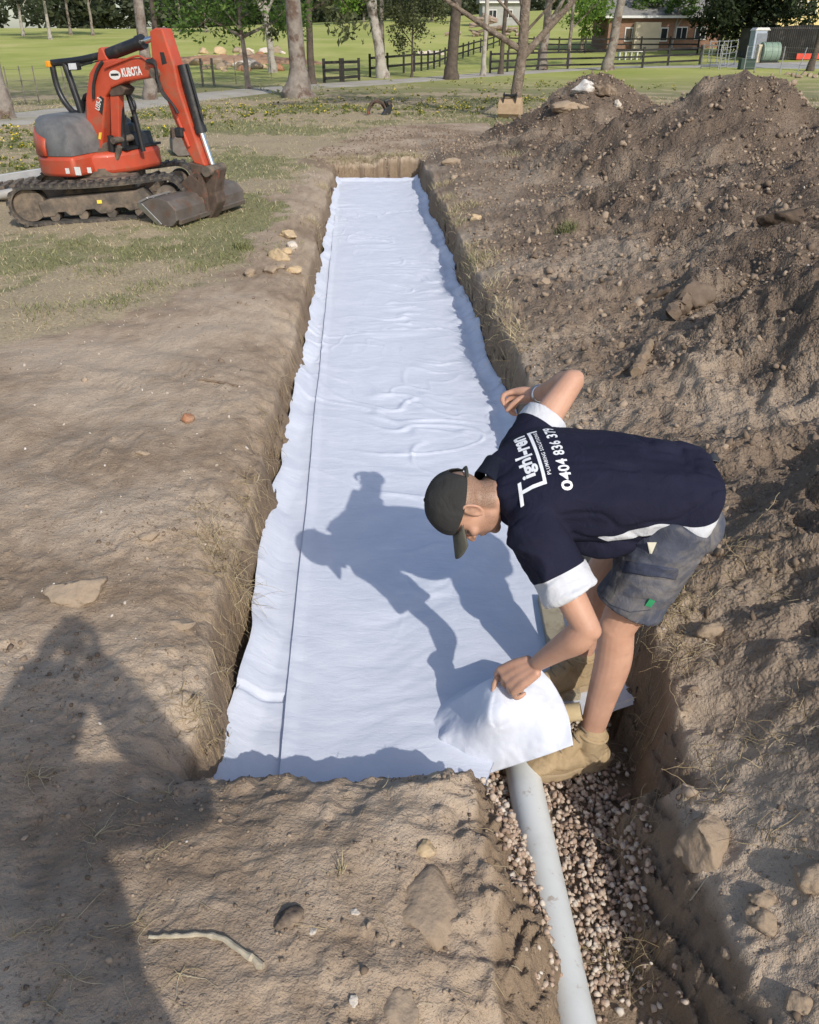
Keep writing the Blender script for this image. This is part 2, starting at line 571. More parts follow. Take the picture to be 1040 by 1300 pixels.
def ground_material():
    m, nt, b = nmat('soil_and_grass')
    co = coords(nt)
    soil = attr(nt, 'soil'); heap = attr(nt, 'heap'); cut = attr(nt, 'cut')
    tone = attr(nt, 'tone'); greenf = attr(nt, 'green')
    n3 = noise(nt, co, 70, 3, 0.7)
    c = ramp(nt, tone, [(0.10, (0.262, 0.196, 0.138)), (0.45, (0.372, 0.287, 0.209)), (0.85, (0.455, 0.364, 0.274))])
    # darker, moister earth turned out onto the heaps
    hm = mth(nt, 'MULTIPLY', heap, ramp(nt, tone, [(0.35, 1.0), (0.8, 0.55)]))
    c = mixc(nt, hm, c, (0.170, 0.128, 0.096))
    c = mixc(nt, ramp(nt, n3, [(0.62, 0.0), (0.72, 0.5)]), c, (0.40, 0.325, 0.245))
    c = mixc(nt, ramp(nt, n3, [(0.30, 0.55), (0.42, 0.0)]), c, (0.12, 0.088, 0.063))
    # moist layer in the cut
    cm = ramp(nt, cut, [(0.0, 1.0), (0.02, 0.0)])
    cm = mth(nt, 'MULTIPLY', cm, 0.8)
    c = mixc(nt, cm, c, (0.205, 0.148, 0.098))
    # grass: dry straw thatch with green patches
    g3 = noise(nt, co, 34, 3, 0.7)
    straw = ramp(nt, g3, [(0.3, (0.29, 0.23, 0.15)), (0.7, (0.46, 0.38, 0.255))])
    green = ramp(nt, g3, [(0.3, (0.155, 0.155, 0.075)), (0.7, (0.275, 0.265, 0.135))])
    gm = mth(nt, 'ADD', greenf, 0.04)
    sep = nt.nodes.new('ShaderNodeSeparateXYZ'); nt.links.new(co, sep.inputs[0])
    fy = nt.nodes.new('ShaderNodeMapRange'); nt.links.new(sep.outputs[1], fy.inputs[0])
    fy.inputs[1].default_value = 8; fy.inputs[2].default_value = 40; fy.inputs[3].default_value = 0.0; fy.inputs[4].default_value = 0.16
    gm = mth(nt, 'ADD', gm, fy.outputs[0])
    gc = mixc(nt, ramp(nt, gm, [(0.52, 0.0), (0.68, 0.9)]), straw, green)
    # far paddocks: short bright pasture
    fp = nt.nodes.new('ShaderNodeMapRange'); nt.links.new(sep.outputs[1], fp.inputs[0])
    fp.inputs[1].default_value = 36; fp.inputs[2].default_value = 62
    past = ramp(nt, noise(nt, co, 0.12, 6, 0.6), [(0.33, (0.29, 0.325, 0.080)), (0.55, (0.39, 0.400, 0.125)), (0.72, (0.48, 0.44, 0.185))])
    gc = mixc(nt, fp.outputs[0], gc, past)
    sm = mth(nt, 'ADD', soil, mth(nt, 'MULTIPLY', mth(nt, 'SUBTRACT', g3, 0.5), 0.9))
    sm = ramp(nt, sm, [(0.42, 0.0), (0.60, 1.0)])
    c = mixc(nt, sm, gc, c)
    nt.links.new(c, b.inputs['Base Color'])
    b.inputs['Roughness'].default_value = 0.95
    b.inputs['Specular IOR Level'].default_value = 0.15
    b0 = bump(nt, None, mth(nt, 'MULTIPLY', noise(nt, co, 6, 4, 0.75), heap), 0.9, 0.16)
    b1 = bump(nt, None, noise(nt, co, 26, 4, 0.75), 0.75, 0.020, b0)
    bump(nt, b, noise(nt, co, 120, 3, 0.7), 0.55, 0.007, b1)
    return m


GROUND_MAT = ground_material()
ground = link('ground', build_ground(), GROUND_MAT)
tag(ground, 'dug brown soil and patchy dry grass paddock around the long trench', 'ground', kind='structure')
# ================================================================== placing helpers
_cp, _sp = math.cos(math.radians(PITCH)), math.sin(math.radians(PITCH))


def ray(px, py):
    xc = (px - 520) / 1041.0; yc = (650 - py) / 1041.0
    return np.array([xc, _cp + yc * _sp, -_sp + yc * _cp])


def G(px, py, z=0.0):
    """point of the photograph at height z"""
    d = ray(px, py)
    t = (z - CAM_Z) / d[2]
    return np.array([d[0] * t, d[1] * t, z])


def GY(px, py, y):
    d = ray(px, py)
    t = y / d[1]
    return np.array([d[0] * t, y, CAM_Z + d[2] * t])


GT_MIN = [0.0]


def GT(px, py):
    """point of the photograph on the terrain"""
    d = ray(px, py)
    t = np.concatenate([np.arange(0.8, 6, 0.02), np.arange(6, 60, 0.15), np.arange(60, 400, 1.0)])
    t = t[t > GT_MIN[0]]
    P = d[None] * t[:, None]
    below = CAM_Z + P[:, 2] < tzv(P[:, 0], P[:, 1])
    k = int(np.argmax(below)) if below.any() else len(t) - 1
    return np.array([P[k, 0], P[k, 1], tz(P[k, 0], P[k, 1])])


def ico(sub):
    bm = bmesh.new()
    bmesh.ops.create_icosphere(bm, subdivisions=sub, radius=1.0)
    V = np.array([v.co[:] for v in bm.verts]); F = np.array([[v.index for v in f.verts] for f in bm.faces])
    bm.free()
    return V, F


ICO1 = ico(1); ICO3 = ico(3); ICO4 = ico(4)


def rand_rot(n):
    q = rng.normal(size=(n, 4)); q /= np.linalg.norm(q, axis=1)[:, None]
    w, x, y, z = q.T
    return np.stack([1 - 2 * (y * y + z * z), 2 * (x * y - z * w), 2 * (x * z + y * w), 2 * (x * y + z * w), 1 - 2 * (x * x + z * z), 2 * (y * z - x * w), 2 * (x * z - y * w), 2 * (y * z + x * w), 1 - 2 * (x * x + y * y)], -1).reshape(n, 3, 3)


def scatter_mesh(name, pos, size, base=ICO1, squash=(0.6, 1.0), jitter=0.22, smooth=False):
    """many small stones in one mesh; a random tone is stored on each"""
    V0, F0 = base
    n = len(pos)
    V = V0[None] * (1 + jitter * rng.normal(size=(n, len(V0), 1)))
    sc = rng.uniform(squash[0], squash[1], size=(n, 1, 3)); sc[:, :, 0] = 1
    V = np.einsum('nij,nkj->nki', rand_rot(n), V * sc) * np.asarray(size)[:, None, None] + pos[:, None, :]
    F = F0[None] + (np.arange(n) * len(V0))[:, None, None]
    me = mesh_np(name, V.reshape(-1, 3), F.reshape(-1, 3), smooth)
    vattr(me, 'tone', np.repeat(rng.random(n), len(V0)))
    return me


def tone_mat(name, stops, rough=0.85, bscale=60, bstr=0.3):
    m, nt, b = nmat(name)
    c = ramp(nt, attr(nt, 'tone'), stops)
    c = mixc(nt, ramp(nt, noise(nt, coords(nt), 45, 3), [(0.35, 0.35), (0.65, 0.0)]), c, (0.20, 0.15, 0.11))
    nt.links.new(c, b.inputs['Base Color'])
    b.inputs['Roughness'].default_value = rough
    b.inputs['Specular IOR Level'].default_value = 0.25
    bump(nt, b, noise(nt, coords(nt), bscale, 4), bstr, 0.004)
    return m


# ================================================================== geotextile
FZ = -0.35


def sheet_z(s, y):
    z = FZ + 0.012 * fbm(s * 1.3, y * 1.1, 2, 101)
    wx = s + 0.35 * fbm(s * 1.1, y * 0.9, 2, 107); wy = y + 0.30 * fbm(s * 1.4 + 5, y * 1.0, 2, 108)
    amp = 0.25 + 1.1 * sstep(-0.15, 0.35, fbm(s * 1.2, y * 0.55, 3, 106))
    z = z + amp * (0.0060 + 0.005 * sstep(4, 10, y)) * fbm(wx * 1.8, wy * 5.2, 3, 102)
    # sharp creases, few and slanting
    cr = fbm(wx * 0.9, wy * 2.1 + 0.5 * wx, 2, 103)
    z = z + amp * 0.010 * np.exp(-(cr / 0.035) ** 2) * sstep(2.6, 4.0, y)
    cr2 = fbm(wx * 2.3 + 0.8 * wy, wy * 1.3, 2, 109)
    z = z + amp * 0.006 * np.exp(-(cr2 / 0.03) ** 2) * sstep(2.4, 3.4, y)
    # the right-hand margin is rucked against the wall
    e = sstep(0.42, 0.78, s)
    z = z + e * (0.035 * fbm(s * 2.5, y * 1.9, 3, 104) + 0.025 * np.abs(fbm(s * 4, y * 2.6, 2, 105)))
    return z


fab_mat, nt, b = nmat('white_geotextile')
co = coords(nt)
c = ramp(nt, noise(nt, co, 6, 5, 0.6), [(0.3, (0.600, 0.640, 0.735)), (0.65, (0.665, 0.70, 0.785))])
c = mixc(nt, ramp(nt, noise(nt, co, 2.2, 6, 0.7), [(0.60, 0.0), (0.78, 0.35)]), c, (0.62, 0.60, 0.60))
nt.links.new(c, b.inputs['Base Color'])
b.inputs['Roughness'].default_value = 0.9
b.inputs['Specular IOR Level'].default_value = 0.2
mp = nt.nodes.new('ShaderNodeMapping'); mp.inputs['Scale'].default_value = (1.0, 2.4, 1.0)
nt.links.new(co, mp.inputs[0])
b1 = bump(nt, None, noise(nt, mp.outputs[0], 9, 5, 0.6, 0.4), 0.35, 0.012)
bump(nt, b, noise(nt, co, 130, 4, 0.7), 0.25, 0.002, b1)

geo = thing('geotextile_sheet', 'long white geotextile sheet lining the trench, one corner lifted', 'fabric', (0, 8, FZ))


def geo_part(name, V, F):
    return link(name, mesh_np(name, V - np.array([0, 8, FZ]), F), fab_mat, geo)


def grid_faces(ny, nx):
    i = np.arange(ny * nx).reshape(ny, nx)
    return np.stack([i[:-1, :-1], i[:-1, 1:], i[1:, 1:], i[1:, :-1]], -1).reshape(-1, 4)


Ys = [1.74]
while Ys[-1] < 15.55: Ys.append(Ys[-1] + 0.009 + 0.0022 * (Ys[-1] - 1.7))
Ys = np.array(Ys)


def wall_left(y): return -0.61 - 0.055 * fbm(y * 0 + 1.3 * 0 + x_of(-0.6, y) * 1.3, y * 1.3, 2, 71) - 0.02 * fbm(y * 3.0, y * 0 + 1, 2, 108)


def build_sheet():
    u = np.linspace(0, 1, 150)
    U, Y = np.meshgrid(u, Ys)
    wob = 0.055 * fbm(x_of(0.8, Y) * 1.3, Y * 1.3, 2, 71) + 0.03 * fbm(Y * 0 + 3, Y * 0.55, 2, 74)
    s1 = 0.80 - wob + 0.012 * fbm(Y * 4, Y * 0 + 5, 2, 109)
    s0 = -0.44 - 0.012 * (Y - 2) + 0.010 * fbm(Y * 0.9, Y * 0, 2, 110)
    s0 = np.where(Y > 12.4, s0 - 0.09 * sstep(12.4, 13.6, Y), s0)
    S = s0 + (s1 - s0) * U
    z = sheet_z(S, Y)
    up = sstep(0.10, 0.0, s1 - S)
    z = z + up * (0.05 + 0.06 * np.abs(fbm(Y * 1.7, Y * 0, 2, 111)))
    # lifted lip of the top layer on the left
    z = z + 0.009 * sstep(0.06, 0.0, S - s0)
    # near edge: stops short of the wall's foot on the pipe side
    yn = 1.78 + 0.42 * sstep(0.16, 0.40, S) + 0.02 * fbm(S * 9, S * 0, 2, 112)
    ye = 15.50 + 0.10 * fbm(S * 4, S * 0, 3, 113)
    Yc = np.clip(Y, yn, ye)
    z = np.where(Yc > 15.3, z + 0.04 * sstep(15.3, 15.5, Yc), z)
    X = x_of(S, Yc)
    return geo_part('sheet', np.stack([X, Yc, z], -1).reshape(-1, 3), grid_faces(*X.shape))


build_sheet()


def build_strip():
    u = np.linspace(0, 1, 40)
    U, Y = np.meshgrid(u, Ys)
    w = wall_left(Y)
    s0 = w - 0.03; s1 = -0.34 - 0.012 * (Y - 2)
    S = s0 + (s1 - s0) * U
    z = sheet_z(S, Y) - 0.010 - 0.004 * U + 0.004 * fbm(S * 6, Y * 3, 3, 115)
    rise = 0.06 + 0.05 * fbm(Y * 0.8, Y * 0 + 2, 2, 116)
    z = z + rise * sstep(0.13, 0.0, S - s0) ** 1.3
    # a cross lap near the end of the run
    z = z + 0.006 * (Y > 2.30) - 0.012 * (np.abs(Y - 2.30) < 0.012)
    X = x_of(S, Y)
    return geo_part('overlap_strip', np.stack([X, Y, z], -1).reshape(-1, 3), grid_faces(*X.shape))


build_strip()


def bspline_patch(net, nu, nv):
    """open uniform cubic-ish patch through the net by Catmull-Rom in both ways"""
    net = np.asarray(net, float)

    def cr(P, n):
        P = np.concatenate([2 * P[:1] - P[1:2], P, 2 * P[-1:] - P[-2:-1]])
        m = len(P) - 3
        t = np.linspace(0, m - 1e-6, n); i = t.astype(int); f = (t - i).reshape((-1,) + (1,) * (P.ndim - 1))
        a, b_, c_, d_ = P[i], P[i + 1], P[i + 2], P[i + 3]
        return 0.5 * (2 * b_ + (c_ - a) * f + (2 * a - 5 * b_ + 4 * c_ - d_) * f ** 2 + (3 * b_ - a - 3 * c_ + d_) * f ** 3)
    A = cr(net, nv)
    return np.swapaxes(cr(np.swapaxes(A, 0, 1), nu), 0, 1)


def gz(px, py, z): return list(G(px, py, z))


# rows: from the flat sheet behind, over the ridge held in the hand, down to the free edge in front
FLAP = [
    [[0.06, 2.26, FZ - .03], [0.14, 2.34, FZ - .03], [0.24, 2.40, FZ - .03], [0.36, 2.42, FZ - .03], [0.46, 2.42, FZ - .02]],
    [[0.06, 2.18, FZ - .012], [0.14, 2.24, FZ + .02], [0.25, 2.22, -0.25], [0.36, 2.25, -0.20], [0.45, 2.27, -0.18]],
    [gz(556, 928, -0.355), gz(586, 893, -0.26), gz(618, 866, -0.125), gz(655, 856, -0.115), gz(686, 848, -0.10)],
    [gz(558, 938, -0.345), gz(588, 925, -0.27), gz(628, 905, -0.13), gz(670, 885, -0.13), gz(712, 884, -0.16)],
    [gz(568, 950, -0.375), gz(594, 955, -0.34), gz(636, 940, -0.25), gz(682, 922, -0.20), gz(722, 912, -0.20)],
    [gz(582, 964, -0.41), gz(602, 985, -0.42), gz(645, 974, -0.36), gz(692, 959, -0.29), gz(728, 946, -0.25)],
]
fp = bspline_patch(FLAP, 90, 90)
ff = fp.reshape(-1, 3)
wr = 0.016 * fbm3(ff * np.array([16.0, 9, 9]), 3, 5) + 0.004 * fbm3(ff * 40, 2, 6)
hd = ff - np.array([0.285, 2.06, -0.10]); ha = np.arctan2(hd[:, 1] - hd[:, 2], hd[:, 0]); hr0 = np.linalg.norm(hd, axis=1)
wr = wr + 0.004 * np.sin(ha * 4 + 3 * fbm3(ff * 8, 2, 7)) * np.exp(-((hr0 - 0.08) / 0.06) ** 2)
edge = np.ones(len(ff))
ff = ff + np.stack([wr * 0.3, -wr * 0.6, wr * 0.8], -1)
flap = geo_part('lifted_corner', ff, grid_faces(90, 90))
mo = flap.modifiers.new('thickness', 'SOLIDIFY'); mo.thickness = 0.002

# ================================================================== gravel
def pts_region(n, x0, x1, y0, y1):
    return np.stack([rng.uniform(x0, x1, n), rng.uniform(y0, y1, n)], -1)


p = pts_region(12000, 0.05, 0.95, 0.95, 2.75)
z, so, hp_, dd = terrain(p[:, 0], p[:, 1], True)
dens = sstep(-0.02, -0.10, dd) * sstep(1.12, 1.55, p[:, 1] + 0.25 * fbm(p[:, 0] * 4, p[:, 1] * 4, 2, 120))
right_edge = sstep(0.80, 0.66, s_of(p[:, 0], p[:, 1]) + 0.06 * fbm(p[:, 1] * 4, p[:, 1] * 0, 2, 121) + 0.10 * sstep(1.7, 1.4, p[:, 1]))
k = rng.random(len(p)) < dens * right_edge
p = p[k]; z = z[k]
gsz = rng.uniform(0.0065, 0.0135, len(p))
lay = rng.uniform(0, 0.034, len(p)) * sstep(1.25, 1.75, p[:, 1])
gv = scatter_mesh('gravel', np.column_stack([p, z + gsz * 0.5 + lay]), gsz, ICO1, (0.5, 0.95), 0.17)
GRAVEL_MAT = tone_mat('pink_grey_gravel', [(0.0, (0.29, 0.205, 0.155)), (0.3, (0.43, 0.315, 0.24)), (0.6, (0.54, 0.43, 0.34)), (0.85, (0.61, 0.52, 0.43)), (1.0, (0.68, 0.62, 0.54))])
tag(link('gravel', gv, GRAVEL_MAT), 'pinkish grey drainage gravel around the white pipe', 'gravel', kind='stuff')

# soil clods on turned earth
def clods(n, x0, x1, y0, y1, smin, smax, keep):
    p = pts_region(n, x0, x1, y0, y1)
    z, so, hp_, dd = terrain(p[:, 0], p[:, 1], True)
    k = rng.random(n) < keep(p[:, 0], p[:, 1], so, hp_, dd)
    p = p[k]; z = z[k]
    sz = smin * (smax / smin) ** (rng.random(len(p)) ** 2.6)
    return np.column_stack([p, z + sz * 0.15]), sz


def patch(x, y, k=1.4, s=130): return sstep(-0.05, 0.30, fbm(x * k, y * k, 3, s))


A = [clods(14000, 0.5, 3.6, 0.7, 6.5, 0.003, 0.028, lambda x, y, so, h, d: so * sstep(-0.02, 0.02, d) * (0.12 + 0.88 * patch(x, y)) * sstep(0.5, 0.7, s_of(x, y))),
     clods(9000, 0.6, 8.0, 5.0, 19.5, 0.012, 0.055, lambda x, y, so, h, d: so * sstep(-0.0, 0.05, d) * (0.15 + 0.85 * patch(x, y, 0.8)) * (0.35 + 0.65 * h)),
     clods(5200, -1.7, 0.6, 0.75, 3.2, 0.0025, 0.014, lambda x, y, so, h, d: so * sstep(0.0, 0.03, d) * patch(x, y, 2.2, 131) ** 1.5),
     clods(2600, -5.0, -0.4, 3.0, 16, 0.004, 0.022, lambda x, y, so, h, d: so * sstep(0.0, 0.03, d) * patch(x, y, 1.3, 132) * 0.7),
     clods(700, -1.8, 1.2, 15.3, 21, 0.015, 0.05, lambda x, y, so, h, d: so * sstep(0.0, 0.03, d) * 0.6)]
cp = np.concatenate([a[0] for a in A]); cs = np.concatenate([a[1] for a in A])
CLOD_MAT = tone_mat('soil_clods', [(0.0, (0.14, 0.104, 0.076)), (0.5, (0.25, 0.19, 0.138)), (1.0, (0.42, 0.33, 0.245))], 0.95, 40, 0.6)
tag(link('soil_clods', scatter_mesh('soil_clods', cp, cs, ICO1, (0.45, 0.95), 0.24), CLOD_MAT), 'brown soil clods and crumbs strewn over the turned earth', 'soil', kind='stuff')

OCT = (np.array([[1, 0, 0], [-1, 0, 0], [0, 1, 0], [0, -1, 0], [0, 0, 1], [0, 0, -1]], float), np.array([[0, 2, 4], [2, 1, 4], [1, 3, 4], [3, 0, 4], [2, 0, 5], [1, 2, 5], [3, 1, 5], [0, 3, 5]]))
A = [clods(30000, -2.0, 0.7, 0.8, 3.6, 0.0016, 0.0075, lambda x, y, so, h, d: so * sstep(-0.25, 0.02, d) * (0.10 + 0.9 * patch(x, y, 2.4, 141) ** 1.3)),
     clods(16000, 0.55, 3.4, 0.7, 5.5, 0.002, 0.010, lambda x, y, so, h, d: so * sstep(-0.25, 0.0, d) * (0.3 + 0.7 * patch(x, y, 1.7, 142))),
     clods(34000, 0.6, 8.0, 5.0, 20.0, 0.008, 0.040, lambda x, y, so, h, d: so * sstep(0.0, 0.05, d) * (0.35 + 0.65 * patch(x, y, 0.7, 143))),
     clods(8000, -5.0, -0.5, 3.2, 16.0, 0.003, 0.012, lambda x, y, so, h, d: so * sstep(0.0, 0.05, d) * patch(x, y, 1.2, 144)),
     clods(5000, -1.7, 1.4, 15.2, 22.0, 0.01, 0.035, lambda x, y, so, h, d: so * sstep(-0.3, 0.0, d) * (0.3 + 0.7 * patch(x, y, 0.9, 145)))]
cp = np.concatenate([a[0] for a in A]); cs = np.concatenate([a[1] for a in A])
tag(link('soil_crumbs', scatter_mesh('soil_crumbs', cp, cs, OCT, (0.5, 0.95), 0.2), CLOD_MAT), 'fine soil crumbs lying all over the bare ground', 'soil', kind='stuff')

# pale chips and pebbles
pp = [pts_region(330, -3.4, -0.5, 1.2, 6.5), pts_region(160, 0.9, 4.5, 1.2, 9.0)]
for (px, py, n, sp) in ((45, 765, 9, 0.09), (705, 505, 12, 0.10), (660, 460, 7, 0.08), (640, 330, 18, 0.22), (615, 295, 14, 0.16), (400, 222, 60, 0.24), (545, 205, 55, 0.25), (870, 770, 8, 0.08), (745, 500, 10, 0.2), (800, 880, 10, 0.1)):
    c0 = GT(px, py)
    pp.append(c0[None, :2] + rng.normal(size=(n, 2)) * sp * np.array([1, 1.6]))
pp = np.concatenate(pp)
z, so, hp_, dd = terrain(pp[:, 0], pp[:, 1], True)
k = (dd > 0.03) & (so > 0.5)
pp = pp[k]; z = z[k]
sz = 0.003 * (3.4 ** (rng.random(len(pp)) ** 1.7)) * (1 + pp[:, 1] * 0.09)
PEB_MAT = tone_mat('pale_chips', [(0.0, (0.34, 0.28, 0.22)), (0.5, (0.50, 0.44, 0.37)), (1.0, (0.72, 0.69, 0.64))])
tag(link('pebbles', scatter_mesh('pebbles', np.column_stack([pp, z + sz * 0.2]), sz, ICO1, (0.4, 0.8), 0.15), PEB_MAT), 'pale stone chips scattered over the brown soil', 'pebbles', kind='stuff')

# ================================================================== single stones
ROCK_MATS = {}


def rock_mat(name, c1, c2, soil=0.55):
    if name in ROCK_MATS: return ROCK_MATS[name]
    m = mat(name, c1, c2, 9, 0.9, bscale=30, bstr=0.8, bdist=0.012, dirt=(0.325, 0.25, 0.18), dscale=9, dlo=soil - 0.16, dhi=soil + 0.08, spec=0.2)
    ROCK_MATS[name] = m
    return m


def rock(label, px, py, size, m, seed, sink=0.35, rotz=0.0, cuts=9, group=None, at=None, tilt=0.0):
    V, F = ICO3 if at is not None else ICO4
    r = np.random.default_rng(seed)
    V = V.copy()
    for i in range(cuts):
        n = r.normal(size=3); n /= np.linalg.norm(n)
        d = r.uniform(0.55, 0.85)
        k = V @ n
        V = V - np.clip(k - d, 0, None)[:, None] * n * 0.93
    V = V * (1 + 0.22 * fbm3(V * 2.1 + seed, 3, seed)[:, None]) + 0.10 * fbm3(V * 5 + seed, 3, seed + 9)[:, None]
    V = V * (np.array(size) / 2)
    c0 = at if at is not None else GT(px, py)
    o = link('rock', mesh_np('rock', V, F), m, loc=(c0[0], c0[1], c0[2] + size[2] * (0.5 - sink)), rot=(tilt, 0, rotz))
    return tag(o, label, 'rock', group)


RM_T = rock_mat('dusty_stone', (0.27, 0.208, 0.150), (0.43, 0.355, 0.275), 0.5)
RM_B = rock_mat('brown_stone', (0.28, 0.21, 0.145), (0.40, 0.31, 0.22), 0.48)
RM_Y = rock_mat('sandstone', (0.46, 0.33, 0.19), (0.62, 0.48, 0.30), 0.66)
RM_R = rock_mat('red_stone', (0.32, 0.15, 0.085), (0.42, 0.22, 0.13), 0.66)
RM_W = rock_mat('pale_stone', (0.55, 0.47, 0.38), (0.72, 0.66, 0.58), 0.66)
rock('dusty three-cornered stone half sunk in soil left of the trench', 100, 758, (0.23, 0.17, 0.10), RM_T, 11, 0.35, 0.3, 7)
rock('flat dusty stone lying in soil beyond the three-cornered stone', 190, 684, (0.095, 0.07, 0.045), RM_T, 12, 0.35, 0.4)
rock('small pale wedge of stone on smooth soil left of trench', 181, 579, (0.075, 0.04, 0.035), RM_T, 13, 0.3)
rock('small reddish broken stone standing on the left bank', 240, 536, (0.075, 0.06, 0.06), RM_R, 14, 0.2, 0.8, 6)
rock('flat stone flush with soil near the left trench edge', 226, 793, (0.13, 0.075, 0.035), RM_T, 15, 0.6)
rock('large rounded stone bedded in soil beside the pipe trench', 536, 1148, (0.21, 0.24, 0.10), RM_B, 16, 0.72, 0.6, 9)
rock('small yellowish stone in front of the lifted fabric corner', 541, 1084, (0.06, 0.05, 0.03), RM_Y, 17, 0.3, 0.3, 6)
rock('smooth dusty stone with a rounded top by the pipe', 508, 1290, (0.09, 0.15, 0.07), RM_T, 18, 0.66, 0.1, 5)
rock('grey brown boulder jutting from the right wall above the pipe', 890, 1076, (0.15, 0.17, 0.17), RM_B, 19, 0.45, 0.3, 8)
rock('dark stone below the root clump on the right bank', 900, 808, (0.10, 0.075, 0.07), RM_B, 20, 0.35)
rock('dark broken clay lump on soil beside a boot print', 366, 1168, (0.075, 0.055, 0.035), rock_mat('dark_clay', (0.07, 0.055, 0.045), (0.13, 0.10, 0.08), 0.6), 21, 0.3, 0.5, 8)
for i, (px, py, s_) in enumerate(((451, 1164, 0.022), (397, 1184, 0.02), (449, 1273, 0.024), (440, 944, 0.022))):
    rock('tiny pale stone flake lying on the soil in front of the fabric', px, py, (s_ * 1.3, s_ * 0.9, s_ * 0.4), RM_W, 30 + i, 0.3, i, 14, 'pale flakes on the near soil')
for i, (px, py, s_, mm) in enumerate(((367, 305, 0.20, RM_Y), (371, 318, 0.16, RM_W), (356, 330, 0.24, RM_Y), (365, 327, 0.15, RM_Y), (345, 347, 0.17, RM_B), (374, 350, 0.16, RM_Y), (318, 352, 0.16, RM_B), (355, 343, 0.13, RM_T))):
    rock({id(RM_Y): 'yellow sandstone', id(RM_W): 'whitish stone', id(RM_B): 'brown stone', id(RM_T): 'grey dusty stone'}[id(mm)] + ' rubble piece piled at the grass edge by the trench', px, py, (s_, s_ * 0.8, s_ * 0.55), mm, 40 + i, 0.3, i * 1.3, 7, 'sandstone rubble by the trench')
rock('orange and white stone on the right bank beside the sheet', 603, 282, (0.17, 0.12, 0.09), RM_Y, 52, 0.3)
rock('squared brown stone block near the far end of the trench', 573, 208, (0.34, 0.16, 0.13), RM_B, 53, 0.3, 0.05, 5)
rock('dusty clod shaped stone on the bank behind the worker', 690, 365, (0.12, 0.10, 0.09), RM_B, 54, 0.3)
for i, (px, py, s_) in enumerate(((965, 1145, 0.055), (955, 1165, 0.05), (968, 1180, 0.06), (1010, 1285, 0.06), (1032, 1120, 0.09), (920, 1215, 0.03), (870, 905, 0.03))):
    rock('rounded earth covered stone on the near right bank', px, py, (s_ * 1.2, s_, s_ * 0.8), RM_B, 60 + i, 0.35, i, 5, 'stones on the near right bank')
rock('broken clay lump beside the buried stump on the spoil', 880, 372, (0.34, 0.28, 0.22), rock_mat('clay_lump', (0.14, 0.105, 0.078), (0.21, 0.16, 0.118), 0.75), 96, 0.6, 0.8, 9)
rock('dark lump coloured as the shade of a pit high on the spoil', 1000, 285, (0.55, 0.4, 0.25), rock_mat('pit_shade', (0.07, 0.05, 0.036), (0.13, 0.095, 0.068), 0.75), 97, 0.5, 0.2, 9)  # solid lump whose near-black colour stands for the shade in a pit
WHITE_LUMP = rock_mat('white_crumbly', (0.62, 0.60, 0.56), (0.80, 0.78, 0.75), 0.58)
rock('white crumbly patch of rubble on the far spoil heap', 742, 117, (0.55, 0.5, 0.35), WHITE_LUMP, 80, 0.55, 0.5, 12)
rock('broad slab of earth leaning on the far spoil heap', 722, 138, (0.75, 0.5, 0.22), RM_B, 81, 0.4, 0.3, 6)
rock('dark overhanging sod lump on top of far spoil heap', 765, 122, (0.7, 0.5, 0.3), rock_mat('dark_sod', (0.10, 0.072, 0.05), (0.18, 0.13, 0.09), 0.6), 82, 0.45, 0.2, 7)
rock('tiny white stone on the front of the far spoil heap', 783, 141, (0.16, 0.14, 0.16), RM_W, 83, 0.3, 0.2, 7)

# ================================================================== pipe
pipe_mat, nt, b = nmat('white_pvc')
co = coords(nt)
c = ramp(nt, noise(nt, co, 3, 5), [(0.3, (0.64, 0.675, 0.67)), (0.7, (0.74, 0.77, 0.76))])
c = mixc(nt, ramp(nt, noise(nt, co, 16, 6, 0.7), [(0.60, 0.0), (0.68, 0.8)]), c, (0.40, 0.32, 0.25))
c = mixc(nt, ramp(nt, noise(nt, co, 4, 5, 0.7), [(0.50, 0.0), (0.75, 0.45)]), c, (0.47, 0.45, 0.42))
nt.links.new(c, b.inputs['Base Color']); b.inputs['Roughness'].default_value = 0.38
PA = Vector((0.395, 2.06, -0.462)); PB = Vector((0.432, 0.55, -0.388))
m = MB()
n = 40
pd = (PB - PA).normalized(); pr = Vector((1, 0, 0)); pr = (pr - pd * pr.dot(pd)).normalized(); pu = pr.cross(pd)
rings = [(PA, 0.059), (PB, 0.059), (PB, 0.055), (PA, 0.055)]
v = []
for q, r in rings:
    for i in range(n):
        a = 2 * PI * i / n
        v.append(q + (pr * math.cos(a) + pu * math.sin(a)) * r)
f = []
for j in range(4):
    for i in range(n):
        f.append((j * n + i, j * n + (i + 1) % n, ((j + 1) % 4) * n + (i + 1) % n, ((j + 1) % 4) * n + i))
m.add(v, f)
pipe = m.build('drain_pipe', pipe_mat, smooth=True)
tag(pipe, 'white PVC drain pipe lying in gravel leading under the fabric', 'pipe')
# faint printed line along the pipe
PRINT = mat('grey_print', (0.33, 0.35, 0.37), (0.42, 0.44, 0.45), 40, 0.6)
m = MB()
r2 = random.Random(3)
a0 = 1.72
def pipe_pt(t, a, r=0.0596): return PA + (PB - PA) * t + (pr * math.cos(a) + pu * math.sin(a)) * r
t = 0.20
while t < 0.62:
    bold = 0.36 < t < 0.41
    L = r2.uniform(0.0012, 0.0030) if not bold else 0.0035
    w = 0.055 if bold else 0.028
    q = [pipe_pt(t, a0 - w), pipe_pt(t, a0 + w), pipe_pt(t + L, a0 + w), pipe_pt(t + L, a0 - w)]
    if not (0.30 < t < 0.34): m.add(q, [(0, 1, 2, 3)])
    t += L + (0.0014 if bold else r2.choice((0.0012, 0.0012, 0.004)))
m.build('printed_line', PRINT, pipe)['kind'] = 'stuff'

